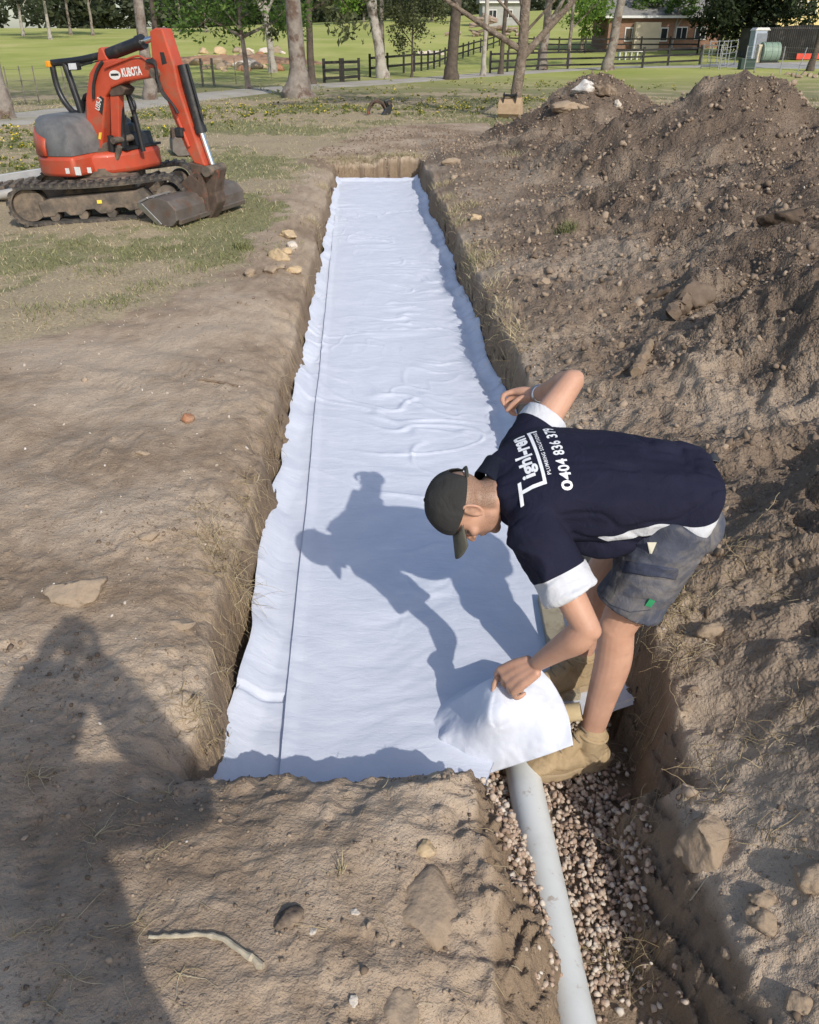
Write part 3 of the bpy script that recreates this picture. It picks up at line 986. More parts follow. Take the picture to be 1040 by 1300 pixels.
# cardboard core of the fabric roll, its end showing beside the boot
CARD = mat('cardboard', (0.47, 0.36, 0.20), (0.56, 0.45, 0.27), 14, 0.85, bscale=80, bstr=0.15)
ca = Vector(G(738, 903, -0.22)); cb = Vector(G(668, 912, -0.27))
cd = (cb - ca).normalized(); cu = Vector((0, 0, 1)).cross(cd).normalized(); cw = cd.cross(cu)
m = MB(); v = []; n = 28
for q, r in ((ca, .031), (cb, .031), (cb, .026), (ca, .026)):
    v += [q + (cu * math.cos(2 * PI * i / n) + cw * math.sin(2 * PI * i / n)) * r for i in range(n)]
f = [(j * n + i, j * n + (i + 1) % n, ((j + 1) % 4) * n + (i + 1) % n, ((j + 1) % 4) * n + i) for j in range(4) for i in range(n)]
m.add(v, f)
tag(m.build('cardboard_tube', CARD, smooth=True), 'beige cardboard tube end poking from the lifted fabric by the boot', 'tube')

# weathered board on the sheet by the worker's far foot
BOARD = mat('weathered_board', (0.30, 0.26, 0.18), (0.42, 0.37, 0.27), 6, 0.85, bscale=30, bstr=0.35, dirt=(0.24, 0.19, 0.13), dscale=14)
b0 = Vector(G(690, 756, FZ + .03)); b1v = Vector(G(716, 884, FZ + .03))
bd = (b1v - b0); L = bd.length; bd.normalize()
ang = math.atan2(bd.x, -bd.y)
m = MB().box((0, 0, 0), (0.085, L, 0.035))
tag(m.build('timber_board', BOARD, bevel=0.004, loc=(b0 + b1v) / 2 + Vector((0.02, 0, -0.008)), rot=(0, 0, ang)), 'short weathered timber board on the fabric by the far boot', 'board')

# ================================================================== roots, straw, sticks
class Strands:
    def __init__(s): s.V = []; s.F = []; s.T = []; s.n = 0

    def add(s, pts, r, tone=0.5):
        P = np.asarray(pts, float); k = len(P)
        t = np.gradient(P, axis=0); t /= np.linalg.norm(t, axis=1)[:, None] + 1e-9
        a = np.cross(t, np.array([0.31, 0.22, 0.92])); a /= np.linalg.norm(a, axis=1)[:, None] + 1e-9
        b_ = np.cross(t, a)
        R = r * np.linspace(1, 0.45, k)[:, None]
        ring = [P + R * (a * math.cos(q) + b_ * math.sin(q)) for q in (0, 2.094, 4.189)]
        V = np.stack(ring, 1).reshape(-1, 3)
        for i in range(k - 1):
            for j in range(3):
                j2 = (j + 1) % 3
                s.F.append((s.n + i * 3 + j, s.n + i * 3 + j2, s.n + (i + 1) * 3 + j2, s.n + (i + 1) * 3 + j))
        s.V.append(V); s.T += [tone] * len(V); s.n += len(V)

    def build(s, name, mt, label, cat, kind='stuff'):
        me = mesh_np(name, np.concatenate(s.V), np.array(s.F))
        vattr(me, 'tone', s.T)
        return tag(link(name, me, mt), label, cat, kind=kind)


def wander(p0, d0, L, k=6, curl=0.5, droop=0.0, r=rng, ground=None):
    P = [np.array(p0, float)]; d = np.array(d0, float); d /= np.linalg.norm(d)
    for i in range(k - 1):
        d = d + r.normal(size=3) * curl * 0.5; d[2] -= droop
        d /= np.linalg.norm(d)
        q = P[-1] + d * L / (k - 1)
        if ground is not None:
            q[2] = max(q[2], tz(q[0], q[1]) + ground)
        P.append(q)
    return P


STRAW = tone_mat('dry_straw', [(0.0, (0.16, 0.11, 0.06)), (0.4, (0.33, 0.25, 0.14)), (0.75, (0.48, 0.39, 0.23)), (1.0, (0.62, 0.55, 0.40))], 0.8, 100, 0.1)
st = Strands()


def clump(px, py, n, spread, L, dirn=(0, 0, 0.3), r=0.0012, curl=0.6, droop=0.25, tone=(0.3, 0.9), at=None, lift=0.0):
    c0 = np.array(at) if at is not None else GT(px, py)
    for i in range(n):
        q = c0 + np.append(rng.normal(size=2) * spread, 0)
        q[2] = tz(q[0], q[1]) + lift
        d = np.array(dirn) + rng.normal(size=3) * 0.6; d[2] = abs(d[2]) * 0.6 + 0.1
        st.add(wander(q, d, L * rng.uniform(0.4, 1.2), 6, curl, droop, ground=0.002), r * rng.uniform(0.7, 1.4), rng.uniform(*tone))


for a in ((285, 690, 60, 0.05, 0.16), (300, 745, 90, 0.05, 0.17), (265, 700, 40, 0.05, 0.14), (312, 790, 40, 0.04, 0.14), (258, 648, 22, 0.06, 0.12), (318, 650, 50, 0.03, 0.09),
          (240, 915, 50, 0.05, 0.09), (268, 930, 60, 0.04, 0.08), (300, 905, 22, 0.03, 0.08),
          (845, 772, 130, 0.055, 0.15), (870, 830, 40, 0.05, 0.10), (862, 850, 40, 0.06, 0.09),
          (790, 1225, 90, 0.035, 0.10), (800, 1245, 40, 0.03, 0.10), (745, 985, 20, 0.05, 0.1), (800, 960, 40, 0.05, 0.1), (790, 1075, 14, 0.03, 0.10), (815, 1065, 10, 0.03, 0.1),
          (620, 405, 60, 0.10, 0.16), (632, 430, 80, 0.10, 0.18), (655, 452, 60, 0.10, 0.16), (645, 470, 50, 0.08, 0.14), (600, 350, 60, 0.16, 0.16), (580, 300, 70, 0.22, 0.18), (565, 270, 60, 0.25, 0.18), (590, 340, 60, 0.16, 0.16),
          (690, 500, 36, 0.05, 0.10), (930, 700, 18, 0.08, 0.14), (960, 715, 26, 0.08, 0.14), (1010, 760, 14, 0.08, 0.12), (975, 940, 36, 0.04, 0.09), (1010, 890, 16, 0.03, 0.08), (960, 1060, 12, 0.03, 0.09),
          (720, 292, 60, 0.14, 0.14), (520, 208, 80, 0.35, 0.22), (455, 212, 80, 0.35, 0.22), (490, 210, 80, 0.35, 0.22), (425, 215, 40, 0.25, 0.15), (400, 350, 40, 0.12, 0.10), (385, 430, 40, 0.10, 0.10), (375, 470, 30, 0.08, 0.1), (398, 385, 30, 0.1, 0.12), (365, 505, 26, 0.08, 0.12), (350, 560, 34, 0.07, 0.12), (338, 590, 30, 0.06, 0.12), (328, 625, 40, 0.05, 0.11), (296, 820, 24, 0.04, 0.1), (285, 860, 24, 0.04, 0.1), (410, 330, 30, 0.12, 0.13), (418, 270, 30, 0.15, 0.15), (890, 980, 30, 0.05, 0.09), (905, 1010, 24, 0.05, 0.08), (850, 1010, 20, 0.05, 0.09)):
    clump(*a)
# loose bits
for i in range(300):
    x = rng.uniform(-3.2, -0.6); y = rng.uniform(0.9, 6.5) if i % 2 else rng.uniform(0.9, 2.6)
    if i % 5 == 0: x = rng.uniform(0.8, 2.6)
    if i % 5 == 1: x, y = rng.uniform(-0.8, 0.4), rng.uniform(0.9, 1.65)
    z = tz(x, y)
    if z < -0.2: continue
    a = rng.uniform(0, 2 * PI)
    st.add(wander((x, y, z + 0.004), (math.cos(a), math.sin(a), 0.1), rng.uniform(0.02, 0.10), 5, 0.5, 0.1, ground=0.002), rng.uniform(0.0006, 0.0013), rng.uniform(0.5, 1))
# shadowed sprig and fine roots on the near soil
for (px, py) in ((60, 1275), (95, 1245), (20, 1195), (70, 1180), (215, 1010), (35, 985), (50, 990), (185, 1180), (175, 1175), (210, 1085), (120, 1065), (230, 1240)):
    c0 = GT(px, py)
    for j in range(9):
        a = rng.uniform(0, 2 * PI)
        st.add(wander(c0 + [0, 0, 0.004], (math.cos(a), math.sin(a), 0.35), rng.uniform(0.03, 0.10), 6, 0.7, 0.15, ground=0.002), rng.uniform(0.0007, 0.0013), rng.uniform(0.55, 1))
st.build('dry_roots', STRAW, 'dry straw and torn roots hanging from the trench edges', 'roots')

# notable sticks
STICK = mat('grey_bark', (0.33, 0.28, 0.20), (0.50, 0.44, 0.33), 30, 0.85, bscale=70, bstr=0.4)
DSTICK = mat('dark_wood', (0.13, 0.09, 0.06), (0.22, 0.16, 0.11), 20, 0.85, bscale=60, bstr=0.5)


def stick(label, pix, r0, r1, m_, lift=0.008, name='stick', group=None):
    P = []
    for (px, py) in pix:
        q = GT(px, py); P.append(Vector((q[0], q[1], q[2] + lift)))
    # resample smoothly
    Q = bspline_patch(np.array([[list(p) for p in P]] * 2), 24, 2)[0]
    rs_ = np.linspace(r0, r1, len(Q)) * (1 + 0.13 * rng.normal(size=len(Q)))
    mb = MB().tube([Vector(q) + Vector(rng.normal(size=3) * r0 * 0.14) for q in Q], list(np.clip(rs_, r0 * 0.2, r0 * 2)), 8)
    return tag(mb.build(name, m_, smooth=True), label, 'stick', group)


stick('pale curved stick lying on soil at the edge of shadow', [(335, 1231), (310, 1214), (275, 1197), (230, 1194), (190, 1198)], 0.0085, 0.004, STICK)
stick('dark thin stick lying on the left bank by the grass', [(252, 484), (275, 487), (302, 492)], 0.006, 0.010, DSTICK)
stick('split brown log piece standing in soil behind the worker', [(824, 442), (815, 462), (806, 484)], 0.026, 0.035, mat('log_wood', (0.19, 0.135, 0.09), (0.29, 0.215, 0.145), 18, 0.9, bscale=50, bstr=0.6), 0.03, 'log_piece')
stick('slanting broken branch leaning beside the split log piece', [(776, 485), (792, 474), (808, 462)], 0.008, 0.012, DSTICK, 0.015)
stick('long half buried branch across the spoil beyond the worker', [(795, 395), (815, 386), (850, 372)], 0.018, 0.028, DSTICK, 0.015)
STUMP = mat('stump_bark', (0.14, 0.10, 0.07), (0.25, 0.185, 0.13), 12, 0.9, bscale=30, bstr=0.8)
stick('short weathered stump half buried in the spoil on the right', [(852, 408), (862, 398), (876, 384)], 0.055, 0.045, STUMP, 0.05, 'wood_stump')
stick('thin bent twig on the shaded wall of the pipe trench', [(875, 1148), (884, 1135), (896, 1124)], 0.0022, 0.0014, STICK, 0.004)
stick('thin straw lying across the white pipe edge', [(636, 1130), (662, 1123), (684, 1119)], 0.002, 0.0012, STICK, 0.01)

# scrap of black plastic on the spoil behind the worker
q = GT(900, 594)
m = MB(); v = []; f = []
for i in range(9):
    for j in range(5):
        a, b_ = i / 8 - 0.5, j / 4 - 0.5
        v.append((a * 0.13, b_ * 0.06 + 0.02 * a * a, 0.02 + 0.025 * math.sin(a * 5 + 1) + 0.02 * b_ * math.sin(a * 7)))
for i in range(8):
    for j in range(4): f.append((i * 5 + j, (i + 1) * 5 + j, (i + 1) * 5 + j + 1, i * 5 + j + 1))
ps = m.add(v, f).build('plastic_scrap', mat('black_plastic', (0.03, 0.032, 0.036), (0.06, 0.062, 0.068), 20, 0.45), smooth=True, loc=tuple(q))
ps.modifiers.new('th', 'SOLIDIFY').thickness = 0.002
tag(ps, 'curled scrap of black plastic on spoil behind the worker', 'plastic scrap')
# ================================================================== people
def V3(*a): return Vector(a)


def loft(mb, secs, n=24, power=2.2):
    """secs: (center, axisA, axisB, ra, rb); rounded ends are the caller's business"""
    v = []; f = []
    for (c, a, b_, ra, rb) in secs:
        c = Vector(c); a = Vector(a).normalized(); b_ = Vector(b_).normalized()
        for k in range(n):
            q = 2 * PI * k / n
            cx, sx = math.cos(q), math.sin(q)
            e = 2.0 / power
            v.append(c + a * ra * math.copysign(abs(cx) ** e, cx) + b_ * rb * math.copysign(abs(sx) ** e, sx))
    for i in range(len(secs) - 1):
        for k in range(n):
            k2 = (k + 1) % n
            f.append((i * n + k, i * n + k2, (i + 1) * n + k2, (i + 1) * n + k))
    f.append(tuple(range(n - 1, -1, -1))); f.append(tuple(range((len(secs) - 1) * n, len(secs) * n)))
    mb.add(v, f)


def limb(mb, pts, rad, n=18, sub=6, flat=1.0):
    """smooth tapered limb through joints"""
    P = np.array([list(p) + [r] for p, r in zip(pts, rad)], float)
    Q = bspline_patch(np.stack([P, P]), (len(P) - 1) * sub + 1, 2)[0]
    mb.tube([Vector(q[:3]) for q in Q], [max(q[3], 0.002) for q in Q], n, True, flat)
    mb.ell(Q[0][:3], [rad[0]] * 3, None, 14, 8); mb.ell(Q[-1][:3], [rad[-1]] * 3, None, 14, 8)


def remeshed(mb, name, voxel, smooth=4, mt=None, parent=None, origin=(0, 0, 0), fac=0.5):
    me = bpy.data.meshes.new(name + '_raw')
    me.from_pydata(mb.v, [], mb.f)
    o = bpy.data.objects.new(name + '_raw', me); COL.objects.link(o)
    m = o.modifiers.new('r', 'REMESH'); m.mode = 'VOXEL'; m.voxel_size = voxel; m.use_smooth_shade = True
    if smooth:
        s_ = o.modifiers.new('s', 'SMOOTH'); s_.factor = fac; s_.iterations = smooth
    dg = bpy.context.evaluated_depsgraph_get(); dg.update()
    out = bpy.data.meshes.new_from_object(o.evaluated_get(dg))
    bpy.data.objects.remove(o); bpy.data.meshes.remove(me)
    out.name = name
    n = len(out.vertices)
    co_ = np.empty(n * 3, np.float32); out.vertices.foreach_get('co', co_)
    co_ = co_.reshape(-1, 3).astype(float)
    return out, co_


def set_co(me, co_):
    me.vertices.foreach_set('co', np.asarray(co_, np.float32).ravel()); me.update()


def normals(me):
    a = np.empty(len(me.vertices) * 3, np.float32); me.vertices.foreach_get('normal', a)
    return a.reshape(-1, 3).astype(float)


def finish(me, name, co_, mt, parent, smooth=True):
    set_co(me, co_ - np.array(parent.location))
    me.polygons.foreach_set('use_smooth', np.ones(len(me.polygons), dtype=bool))
    return link(name, me, mt, parent)


# ---- materials
def skin_mat():
    m, nt, b = nmat('skin')
    co = coords(nt)
    c = ramp(nt, noise(nt, co, 11, 5), [(0.3, (0.47, 0.262, 0.18)), (0.7, (0.57, 0.335, 0.235))])
    c = mixc(nt, ramp(nt, noise(nt, co, 70, 3), [(0.55, 0.0), (0.75, 0.25)]), c, (0.42, 0.20, 0.135))
    c = mixc(nt, attr(nt, 'stubble'), c, mixc(nt, ramp(nt, noise(nt, co, 320, 2), [(0.4, 0.0), (0.6, 1.0)]), (0.30, 0.17, 0.115), (0.40, 0.235, 0.165)))
    c = mixc(nt, attr(nt, 'hair'), c, mixc(nt, ramp(nt, noise(nt, co, 300, 2), [(0.4, 0.0), (0.6, 1.0)]), (0.13, 0.085, 0.06), (0.27, 0.175, 0.12)))
    c = mixc(nt, attr(nt, 'grime'), c, (0.30, 0.19, 0.13))
    nt.links.new(c, b.inputs['Base Color'])
    b.inputs['Roughness'].default_value = 0.5
    b.inputs['Specular IOR Level'].default_value = 0.35
    b.inputs['Subsurface Weight'].default_value = 0.12
    b.inputs['Subsurface Radius'].default_value = (0.010, 0.004, 0.002)
    b.inputs['Subsurface Scale'].default_value = 0.6
    bump(nt, b, noise(nt, co, 160, 4, 0.6), 0.12, 0.003)
    return m


SKIN = skin_mat()


def cloth(name, c1, c2, white=None, dirt=None, dlo=0.58, dhi=0.75, weave=700, rough=0.9):
    m, nt, b = nmat(name)
    co = coords(nt)
    c = ramp(nt, noise(nt, co, 9, 5), [(0.3, c1), (0.7, c2)])
    if dirt: c = mixc(nt, ramp(nt, noise(nt, co, 7, 7, 0.7, 0.6), [(dlo, 0.0), (dhi, 0.8)]), c, dirt)
    if white:
        wm = ramp(nt, mth(nt, 'ADD', mth(nt, 'MULTIPLY', attr(nt, 'white'), 20.0), 0.5), [(0.49, 0.0), (0.51, 1.0)])
        c = mixc(nt, wm, c, white)
    nt.links.new(c, b.inputs['Base Color'])
    b.inputs['Roughness'].default_value = rough
    b.inputs['Specular IOR Level'].default_value = 0.2
    b1 = bump(nt, None, noise(nt, co, 13, 4, 0.6, 1.2), 0.6, 0.012)
    bump(nt, b, noise(nt, co, weave, 2, 0.5), 0.15, 0.001, b1)
    return m


NAVY = cloth('navy_polo_fabric', (0.0095, 0.0105, 0.025), (0.0145, 0.0155, 0.034), (0.57, 0.585, 0.62), (0.035, 0.035, 0.043), 0.76, 1.0)
GREYSH = cloth('grey_work_shorts', (0.052, 0.059, 0.082), (0.095, 0.104, 0.135), None, (0.21, 0.19, 0.17), 0.47, 0.66)
CAPM = cloth('charcoal_cap_cloth', (0.030, 0.030, 0.030), (0.046, 0.046, 0.045), None, (0.085, 0.083, 0.078), 0.6, 0.9)
BRIMM = cloth('olive_grey_brim', (0.085, 0.084, 0.068), (0.115, 0.112, 0.092), None, (0.16, 0.15, 0.12), 0.55, 0.8)
BOOT = cloth('tan_suede', (0.36, 0.265, 0.155), (0.47, 0.355, 0.215), None, (0.24, 0.185, 0.12), 0.50, 0.72, 300)
SOLE = mat('tan_rubber_sole', (0.33, 0.245, 0.145), (0.42, 0.32, 0.20), 12, 0.8, bscale=60, bstr=0.3, dirt=(0.22, 0.165, 0.11), dscale=9)
LACE = mat('dusty_laces', (0.20, 0.165, 0.12), (0.33, 0.27, 0.19), 60, 0.9)
DARKW = mat('dark_sock', (0.03, 0.03, 0.035), (0.06, 0.06, 0.06), 30, 0.95)
WHITEP = mat('white_print', (0.78, 0.79, 0.81), (0.84, 0.85, 0.87), 30, 0.75)
GREENT = mat('green_tag', (0.02, 0.22, 0.09), (0.03, 0.30, 0.12), 40, 0.7)
STEEL = mat('brushed_steel', (0.42, 0.43, 0.44), (0.58, 0.58, 0.58), 30, 0.3, 1.0)
EYE = mat('eye', (0.05, 0.035, 0.03), (0.09, 0.06, 0.05), 50, 0.2)


def head_mesh(mb, c, Lf, Fd, U):
    """adds a head; local (left, forward, up)"""
    R = Matrix((Lf, Fd, U)).transposed()
    c = Vector(c)
    P = lambda l, f, u: c + R @ Vector((l, f, u))
    E = lambda l, f, u, r: mb.ell(P(l, f, u), r, R, 22, 14)
    E(0, -0.008, 0.033, (0.075, 0.096, 0.083))
    E(0, 0.028, -0.020, (0.064, 0.066, 0.080))
    E(0, 0.030, -0.066, (0.056, 0.055, 0.042))
    E(0, 0.066, -0.090, (0.026, 0.022, 0.020))
    E(0, 0.080, 0.022, (0.048, 0.015, 0.011))
    for s_ in (-1, 1):
        E(s_ * 0.040, 0.060, -0.018, (0.024, 0.024, 0.020))
        E(s_ * 0.050, 0.010, -0.062, (0.012, 0.030, 0.026))
        E(s_ * 0.012, 0.097, -0.028, (0.009, 0.011, 0.008))
        # ear: rim and lobe
        q = []
        for k in range(15):
            a = 2 * PI * k / 14
            q.append(P(s_ * (0.077 + 0.008 * (0.5 - 0.5 * math.cos(a))), -0.014 + 0.017 * math.cos(a + 0.25), 0.0 + 0.030 * math.sin(a)))
        mb.tube(q, 0.0052, 8, False)
        E(s_ * 0.075, -0.012, 0.0, (0.007, 0.014, 0.024))
        E(s_ * 0.078, -0.002, -0.026, (0.006, 0.008, 0.009))
        E(s_ * 0.078, 0.002, 0.0, (0.006, 0.005, 0.007))
    limb(mb, [P(0, 0.088, 0.016), P(0, 0.100, -0.008), P(0, 0.110, -0.025)], [0.009, 0.010, 0.012], 12, 4)
    E(0, 0.088, -0.049, (0.024, 0.011, 0.006))
    E(0, 0.085, -0.060, (0.021, 0.011, 0.007))
    return P, R


def hand(mb, W, K1, K4, pn, curls, lens, thumb, r=0.0088):
    """W wrist; K1..K4 knuckles; pn palm-side normal; curls: per finger list of three bends"""
    W = Vector(W); K1 = Vector(K1); K4 = Vector(K4); pn = Vector(pn).normalized()
    Ks = [K1.lerp(K4, i / 3.0) for i in range(4)]
    ax = (K4 - K1).normalized()
    Wa = W + (K1 - K4) * 0.30; Wb = W - (K1 - K4) * 0.30
    for i, k in enumerate(Ks):
        limb(mb, [Wa.lerp(Wb, i / 3.0), (Wa.lerp(Wb, i / 3.0) + k) / 2 - pn * 0.003, k], [0.0155, 0.017, 0.0130], 10, 3)
    for i in range(3):
        limb(mb, [W, Ks[i].lerp(Ks[i + 1], 0.5)], [0.014, 0.0105], 10, 3)
    for i, k in enumerate(Ks):
        d = (k - W).normalized()
        pts = [k]; rr = [0.0122]
        side = d.cross(pn).normalized()
        nn = (pn - d * pn.dot(d)).normalized()
        ang = 0
        for j in range(3):
            ang += curls[i][j]
            dj = d * math.cos(ang) + nn * math.sin(ang)
            pts.append(pts[-1] + dj * lens[i] * (0.46, 0.30, 0.24)[j]); rr.append((0.0105, 0.0096, 0.0078)[j] * (0.88 if i == 3 else 1))
        limb(mb, pts, rr, 10, 4)
    limb(mb, [Vector(q) for q in thumb], [0.015, 0.0125, 0.0105, 0.0078], 10, 4)


# ------------------------------------------------------------------ the worker
man = thing('person', 'person in navy polo and grey shorts bending to lift the fabric corner', 'person', (0.62, 2.15, -0.48))

J = dict(hipL=(0.815, 2.165, 0.47), kneeL=(0.670, 2.115, 0.115), ankL=(0.617, 2.065, -0.368),
         hipR=(0.825, 2.355, 0.48), kneeR=(0.655, 2.355, 0.13), ankR=(0.615, 2.335, -0.25),
         shL=(0.375, 2.085, 0.495), elL=(0.522, 1.93, 0.255), wrL=(0.408, 2.015, 0.05),
         shR=(0.37, 2.445, 0.575), elR=(0.545, 2.605, 0.765), wrR=(0.465, 2.80, 0.64))
HEADC = V3(0.182, 2.20, 0.518)
hU = V3(-0.985, -0.06, 0.10).normalized()
hF = V3(-0.12, -0.16, -1.0); hF = (hF - hU * hF.dot(hU)).normalized()
hL = hU.cross(hF)

mb = MB()
hp, hR = head_mesh(mb, HEADC, hL, hF, hU)
limb(mb, [hp(0, -0.020, -0.02), hp(0, -0.030, -0.075), V3(0.275, 2.26, 0.538), V3(0.35, 2.27, 0.535)], [0.058, 0.057, 0.058, 0.062], 20, 5)
limb(mb, [hp(0, 0.0, -0.06), V3(0.29, 2.25, 0.50)], [0.045, 0.06], 16, 4)
# trunk (under the clothes)
limb(mb, [V3(0.39, 2.27, 0.53), V3(0.52, 2.27, 0.54), V3(0.70, 2.265, 0.525), V3(0.82, 2.262, 0.48)], [0.075, 0.105, 0.105, 0.115], 20, 5)
limb(mb, [J['shL'], V3(0.40, 2.27, 0.53), J['shR']], [0.055, 0.06, 0.055], 16, 5)
# arms
def arm(sh, el, wr, bulge):
    sh, el, wr = Vector(sh), Vector(el), Vector(wr)
    limb(mb, [sh, sh.lerp(el, 0.35) , sh.lerp(el, 0.72), el], [0.052, 0.052, 0.046, 0.0405], 18, 6)
    limb(mb, [el, el.lerp(wr, 0.22) + bulge, el.lerp(wr, 0.6) + bulge * 0.4, wr], [0.041, 0.0475, 0.037, 0.0265], 18, 6)
arm(J['shL'], J['elL'], J['wrL'], V3(0.004, -0.006, -0.006))
arm(J['shR'], J['elR'], J['wrR'], V3(0.0, 0.0, -0.004))
mb.ell(V3(*J['elL']) + V3(0.014, -0.008, -0.006), (0.030, 0.030, 0.030))
mb.ell(V3(*J['elR']) + V3(0.012, 0.006, 0.008), (0.030, 0.030, 0.030))
# near hand: back of the hand up, fingers closed on the cloth
hand(mb, (0.390, 2.020, 0.028), (0.296, 2.072, -0.028), (0.334, 1.998, -0.060), (0.35, 0.25, -0.9),
     [(0.70, 0.70, 0.45), (0.85, 0.9, 0.5), (0.95, 1.0, 0.6), (1.0, 1.0, 0.6)], [0.078, 0.084, 0.080, 0.066],
     [(0.368, 2.055, 0.003), (0.312, 2.092, -0.050), (0.285, 2.078, -0.083), (0.274, 2.052, -0.104)], 1.0)
# far hand, half closed
hand(mb, (0.455, 2.812, 0.635), (0.385, 2.835, 0.640), (0.402, 2.875, 0.585), (0.1, -0.75, -0.5),
     [(0.6, 0.9, 0.6), (0.8, 1.0, 0.6), (0.9, 1.0, 0.6), (0.9, 1.0, 0.6)], [0.082, 0.086, 0.082, 0.068],
     [(0.445, 2.79, 0.635), (0.405, 2.785, 0.632), (0.375, 2.780, 0.612), (0.355, 2.775, 0.590)])
# legs
def leg(h, k, a, toe):
    h, k, a = Vector(h), Vector(k), Vector(a)
    back = -Vector(toe)
    limb(mb, [h, h.lerp(k, 0.4), h.lerp(k, 0.8), k], [0.095, 0.086, 0.066, 0.058], 20, 6)
    limb(mb, [k, k.lerp(a, 0.28) + back * 0.016, k.lerp(a, 0.6) + back * 0.008, a, a + V3(0, 0, -0.04)], [0.057, 0.0605, 0.049, 0.037, 0.036], 20, 6)
    mb.ell(k - back * 0.020 + V3(0, 0, 0.005), (0.040, 0.042, 0.046))
TOE_L = (Vector(G(668, 984, -0.48)) - Vector(G(772, 968, -0.48))).normalized()
TOE_R = V3(-0.93, -0.36, 0).normalized()
leg(J['hipL'], J['kneeL'], J['ankL'], TOE_L)
leg(J['hipR'], J['kneeR'], J['ankR'], TOE_R)
me, cv = remeshed(mb, 'body', 0.0042, 5)
loc = (cv - np.array(HEADC)) @ np.array(hR)          # head-local coordinates
inh = np.linalg.norm(loc, axis=1) < 0.17
l_, f_, u_ = loc.T
# eye sockets
for s_ in (-1, 1):
    g = np.exp(-(((l_ - s_ * 0.031) / 0.014) ** 2 + ((u_ - 0.005) / 0.010) ** 2)) * (f_ > 0.04) * inh
    cv = cv - np.outer(g * 0.010, np.array(hF))
stub = sstep(-0.012, -0.040, u_ + 0.25 * np.clip(0.03 - f_, 0, 1)) * sstep(-0.012, 0.012, f_) * inh * 0.75 * sstep(0.11, 0.09, f_)
stub = stub * sstep(-0.115, -0.095, u_)
hair = np.maximum(sstep(-0.004, -0.022, f_) * sstep(-0.085, -0.06, u_) * 0.8, sstep(0.018, 0.004, f_) * sstep(-0.018, 0.0, u_) * 0.8) * inh * sstep(0.085, 0.078, np.abs(l_))
grime = 0.45 * np.exp(-(np.linalg.norm(cv - np.array([0.31, 2.05, -0.09]), axis=1) / 0.06) ** 2) + 0.25 * sstep(0.1, 0.3, fbm3(cv * 9, 3, 8)) * (cv[:, 2] < 0.05)
vattr(me, 'stubble', stub); vattr(me, 'hair', hair); vattr(me, 'grime', grime)
body = finish(me, 'body', cv, SKIN, man)
print('body faces', len(me.polygons))
for s_ in (-1, 1):
    MB().ell(hp(s_ * 0.031, 0.071, 0.005) - man.location, (0.012, 0.012, 0.011), hR, 14, 10).build('eye', EYE, body, True)

# ---- shirt
mb = MB()
W0 = V3(0, 1, 0.05); W1 = V3(0, 0.975, 0.20)
T = V3(-1, 0, 0.08).normalized()
def tsec(x, y, z, w, d, t, tw=0.0):
    a = W0.lerp(W1, t).normalized()
    b_ = a.cross(V3(-1, 0, tw)).normalized()
    return ((x, y, z), a, b_, w, d)
secs = [tsec(0.905, 2.262, 0.492, 0.150, 0.100, 0, 0.5), tsec(0.885, 2.262, 0.500, 0.190, 0.142, 0, 0.45), tsec(0.84, 2.262, 0.518, 0.196, 0.146, 0, 0.35), tsec(0.74, 2.264, 0.535, 0.190, 0.140, 0.2, 0.15),
        tsec(0.62, 2.266, 0.553, 0.194, 0.138, 0.5, 0.05), tsec(0.48, 2.268, 0.558, 0.208, 0.140, 0.9), tsec(0.40, 2.268, 0.555, 0.212, 0.130, 1),
        tsec(0.335, 2.267, 0.552, 0.185, 0.110, 1), tsec(0.285, 2.265, 0.550, 0.135, 0.088, 1), tsec(0.255, 2.262, 0.548, 0.085, 0.072, 1)]
P_ = np.array([[*s_[0], *s_[1], *s_[2], s_[3], s_[4]] for s_ in secs])
Q_ = bspline_patch(np.stack([P_, P_]), 46, 2)[0]
loft(mb, [(q[:3], q[3:6], q[6:9], q[9], q[10]) for q in Q_], 36, 2.35)
def sleeve(sh, el, k, r0, r1, ctr):
    sh, el = Vector(sh), Vector(el)
    e = sh.lerp(el, k)
    Q = bspline_patch(np.array([[list(ctr) + [r0 * 0.95], list(sh) + [r0], list(sh.lerp(el, k * 0.55)) + [(r0 + r1) / 2], list(e) + [r1]]] * 2), 16, 2)[0]
    mb.tube([Vector(q[:3]) for q in Q], [q[3] for q in Q], 22)
sleeve(J['shL'], J['elL'], 0.66, 0.085, 0.086, (0.40, 2.19, 0.54))
sleeve(J['shR'], J['elR'], 0.52, 0.078, 0.078, (0.40, 2.33, 0.565))
# slack cloth hanging at the belly and side
mb.ell((0.63, 2.22, 0.43), (0.19, 0.12, 0.075)); mb.ell((0.80, 2.12, 0.45), (0.10, 0.055, 0.045))
me, cv = remeshed(mb, 'shirt', 0.0058, 8)
nn = normals(me)
shL, elL, shR, elR = (np.array(J[k]) for k in ('shL', 'elL', 'shR', 'elR'))
def along(a, b_): 
    d = b_ - a; return ((cv - a) @ d) / (d @ d), np.linalg.norm(np.cross(cv - a, d / np.linalg.norm(d)), axis=1)
tL, rL = along(shL, elL); tR, rR = along(shR, elR)
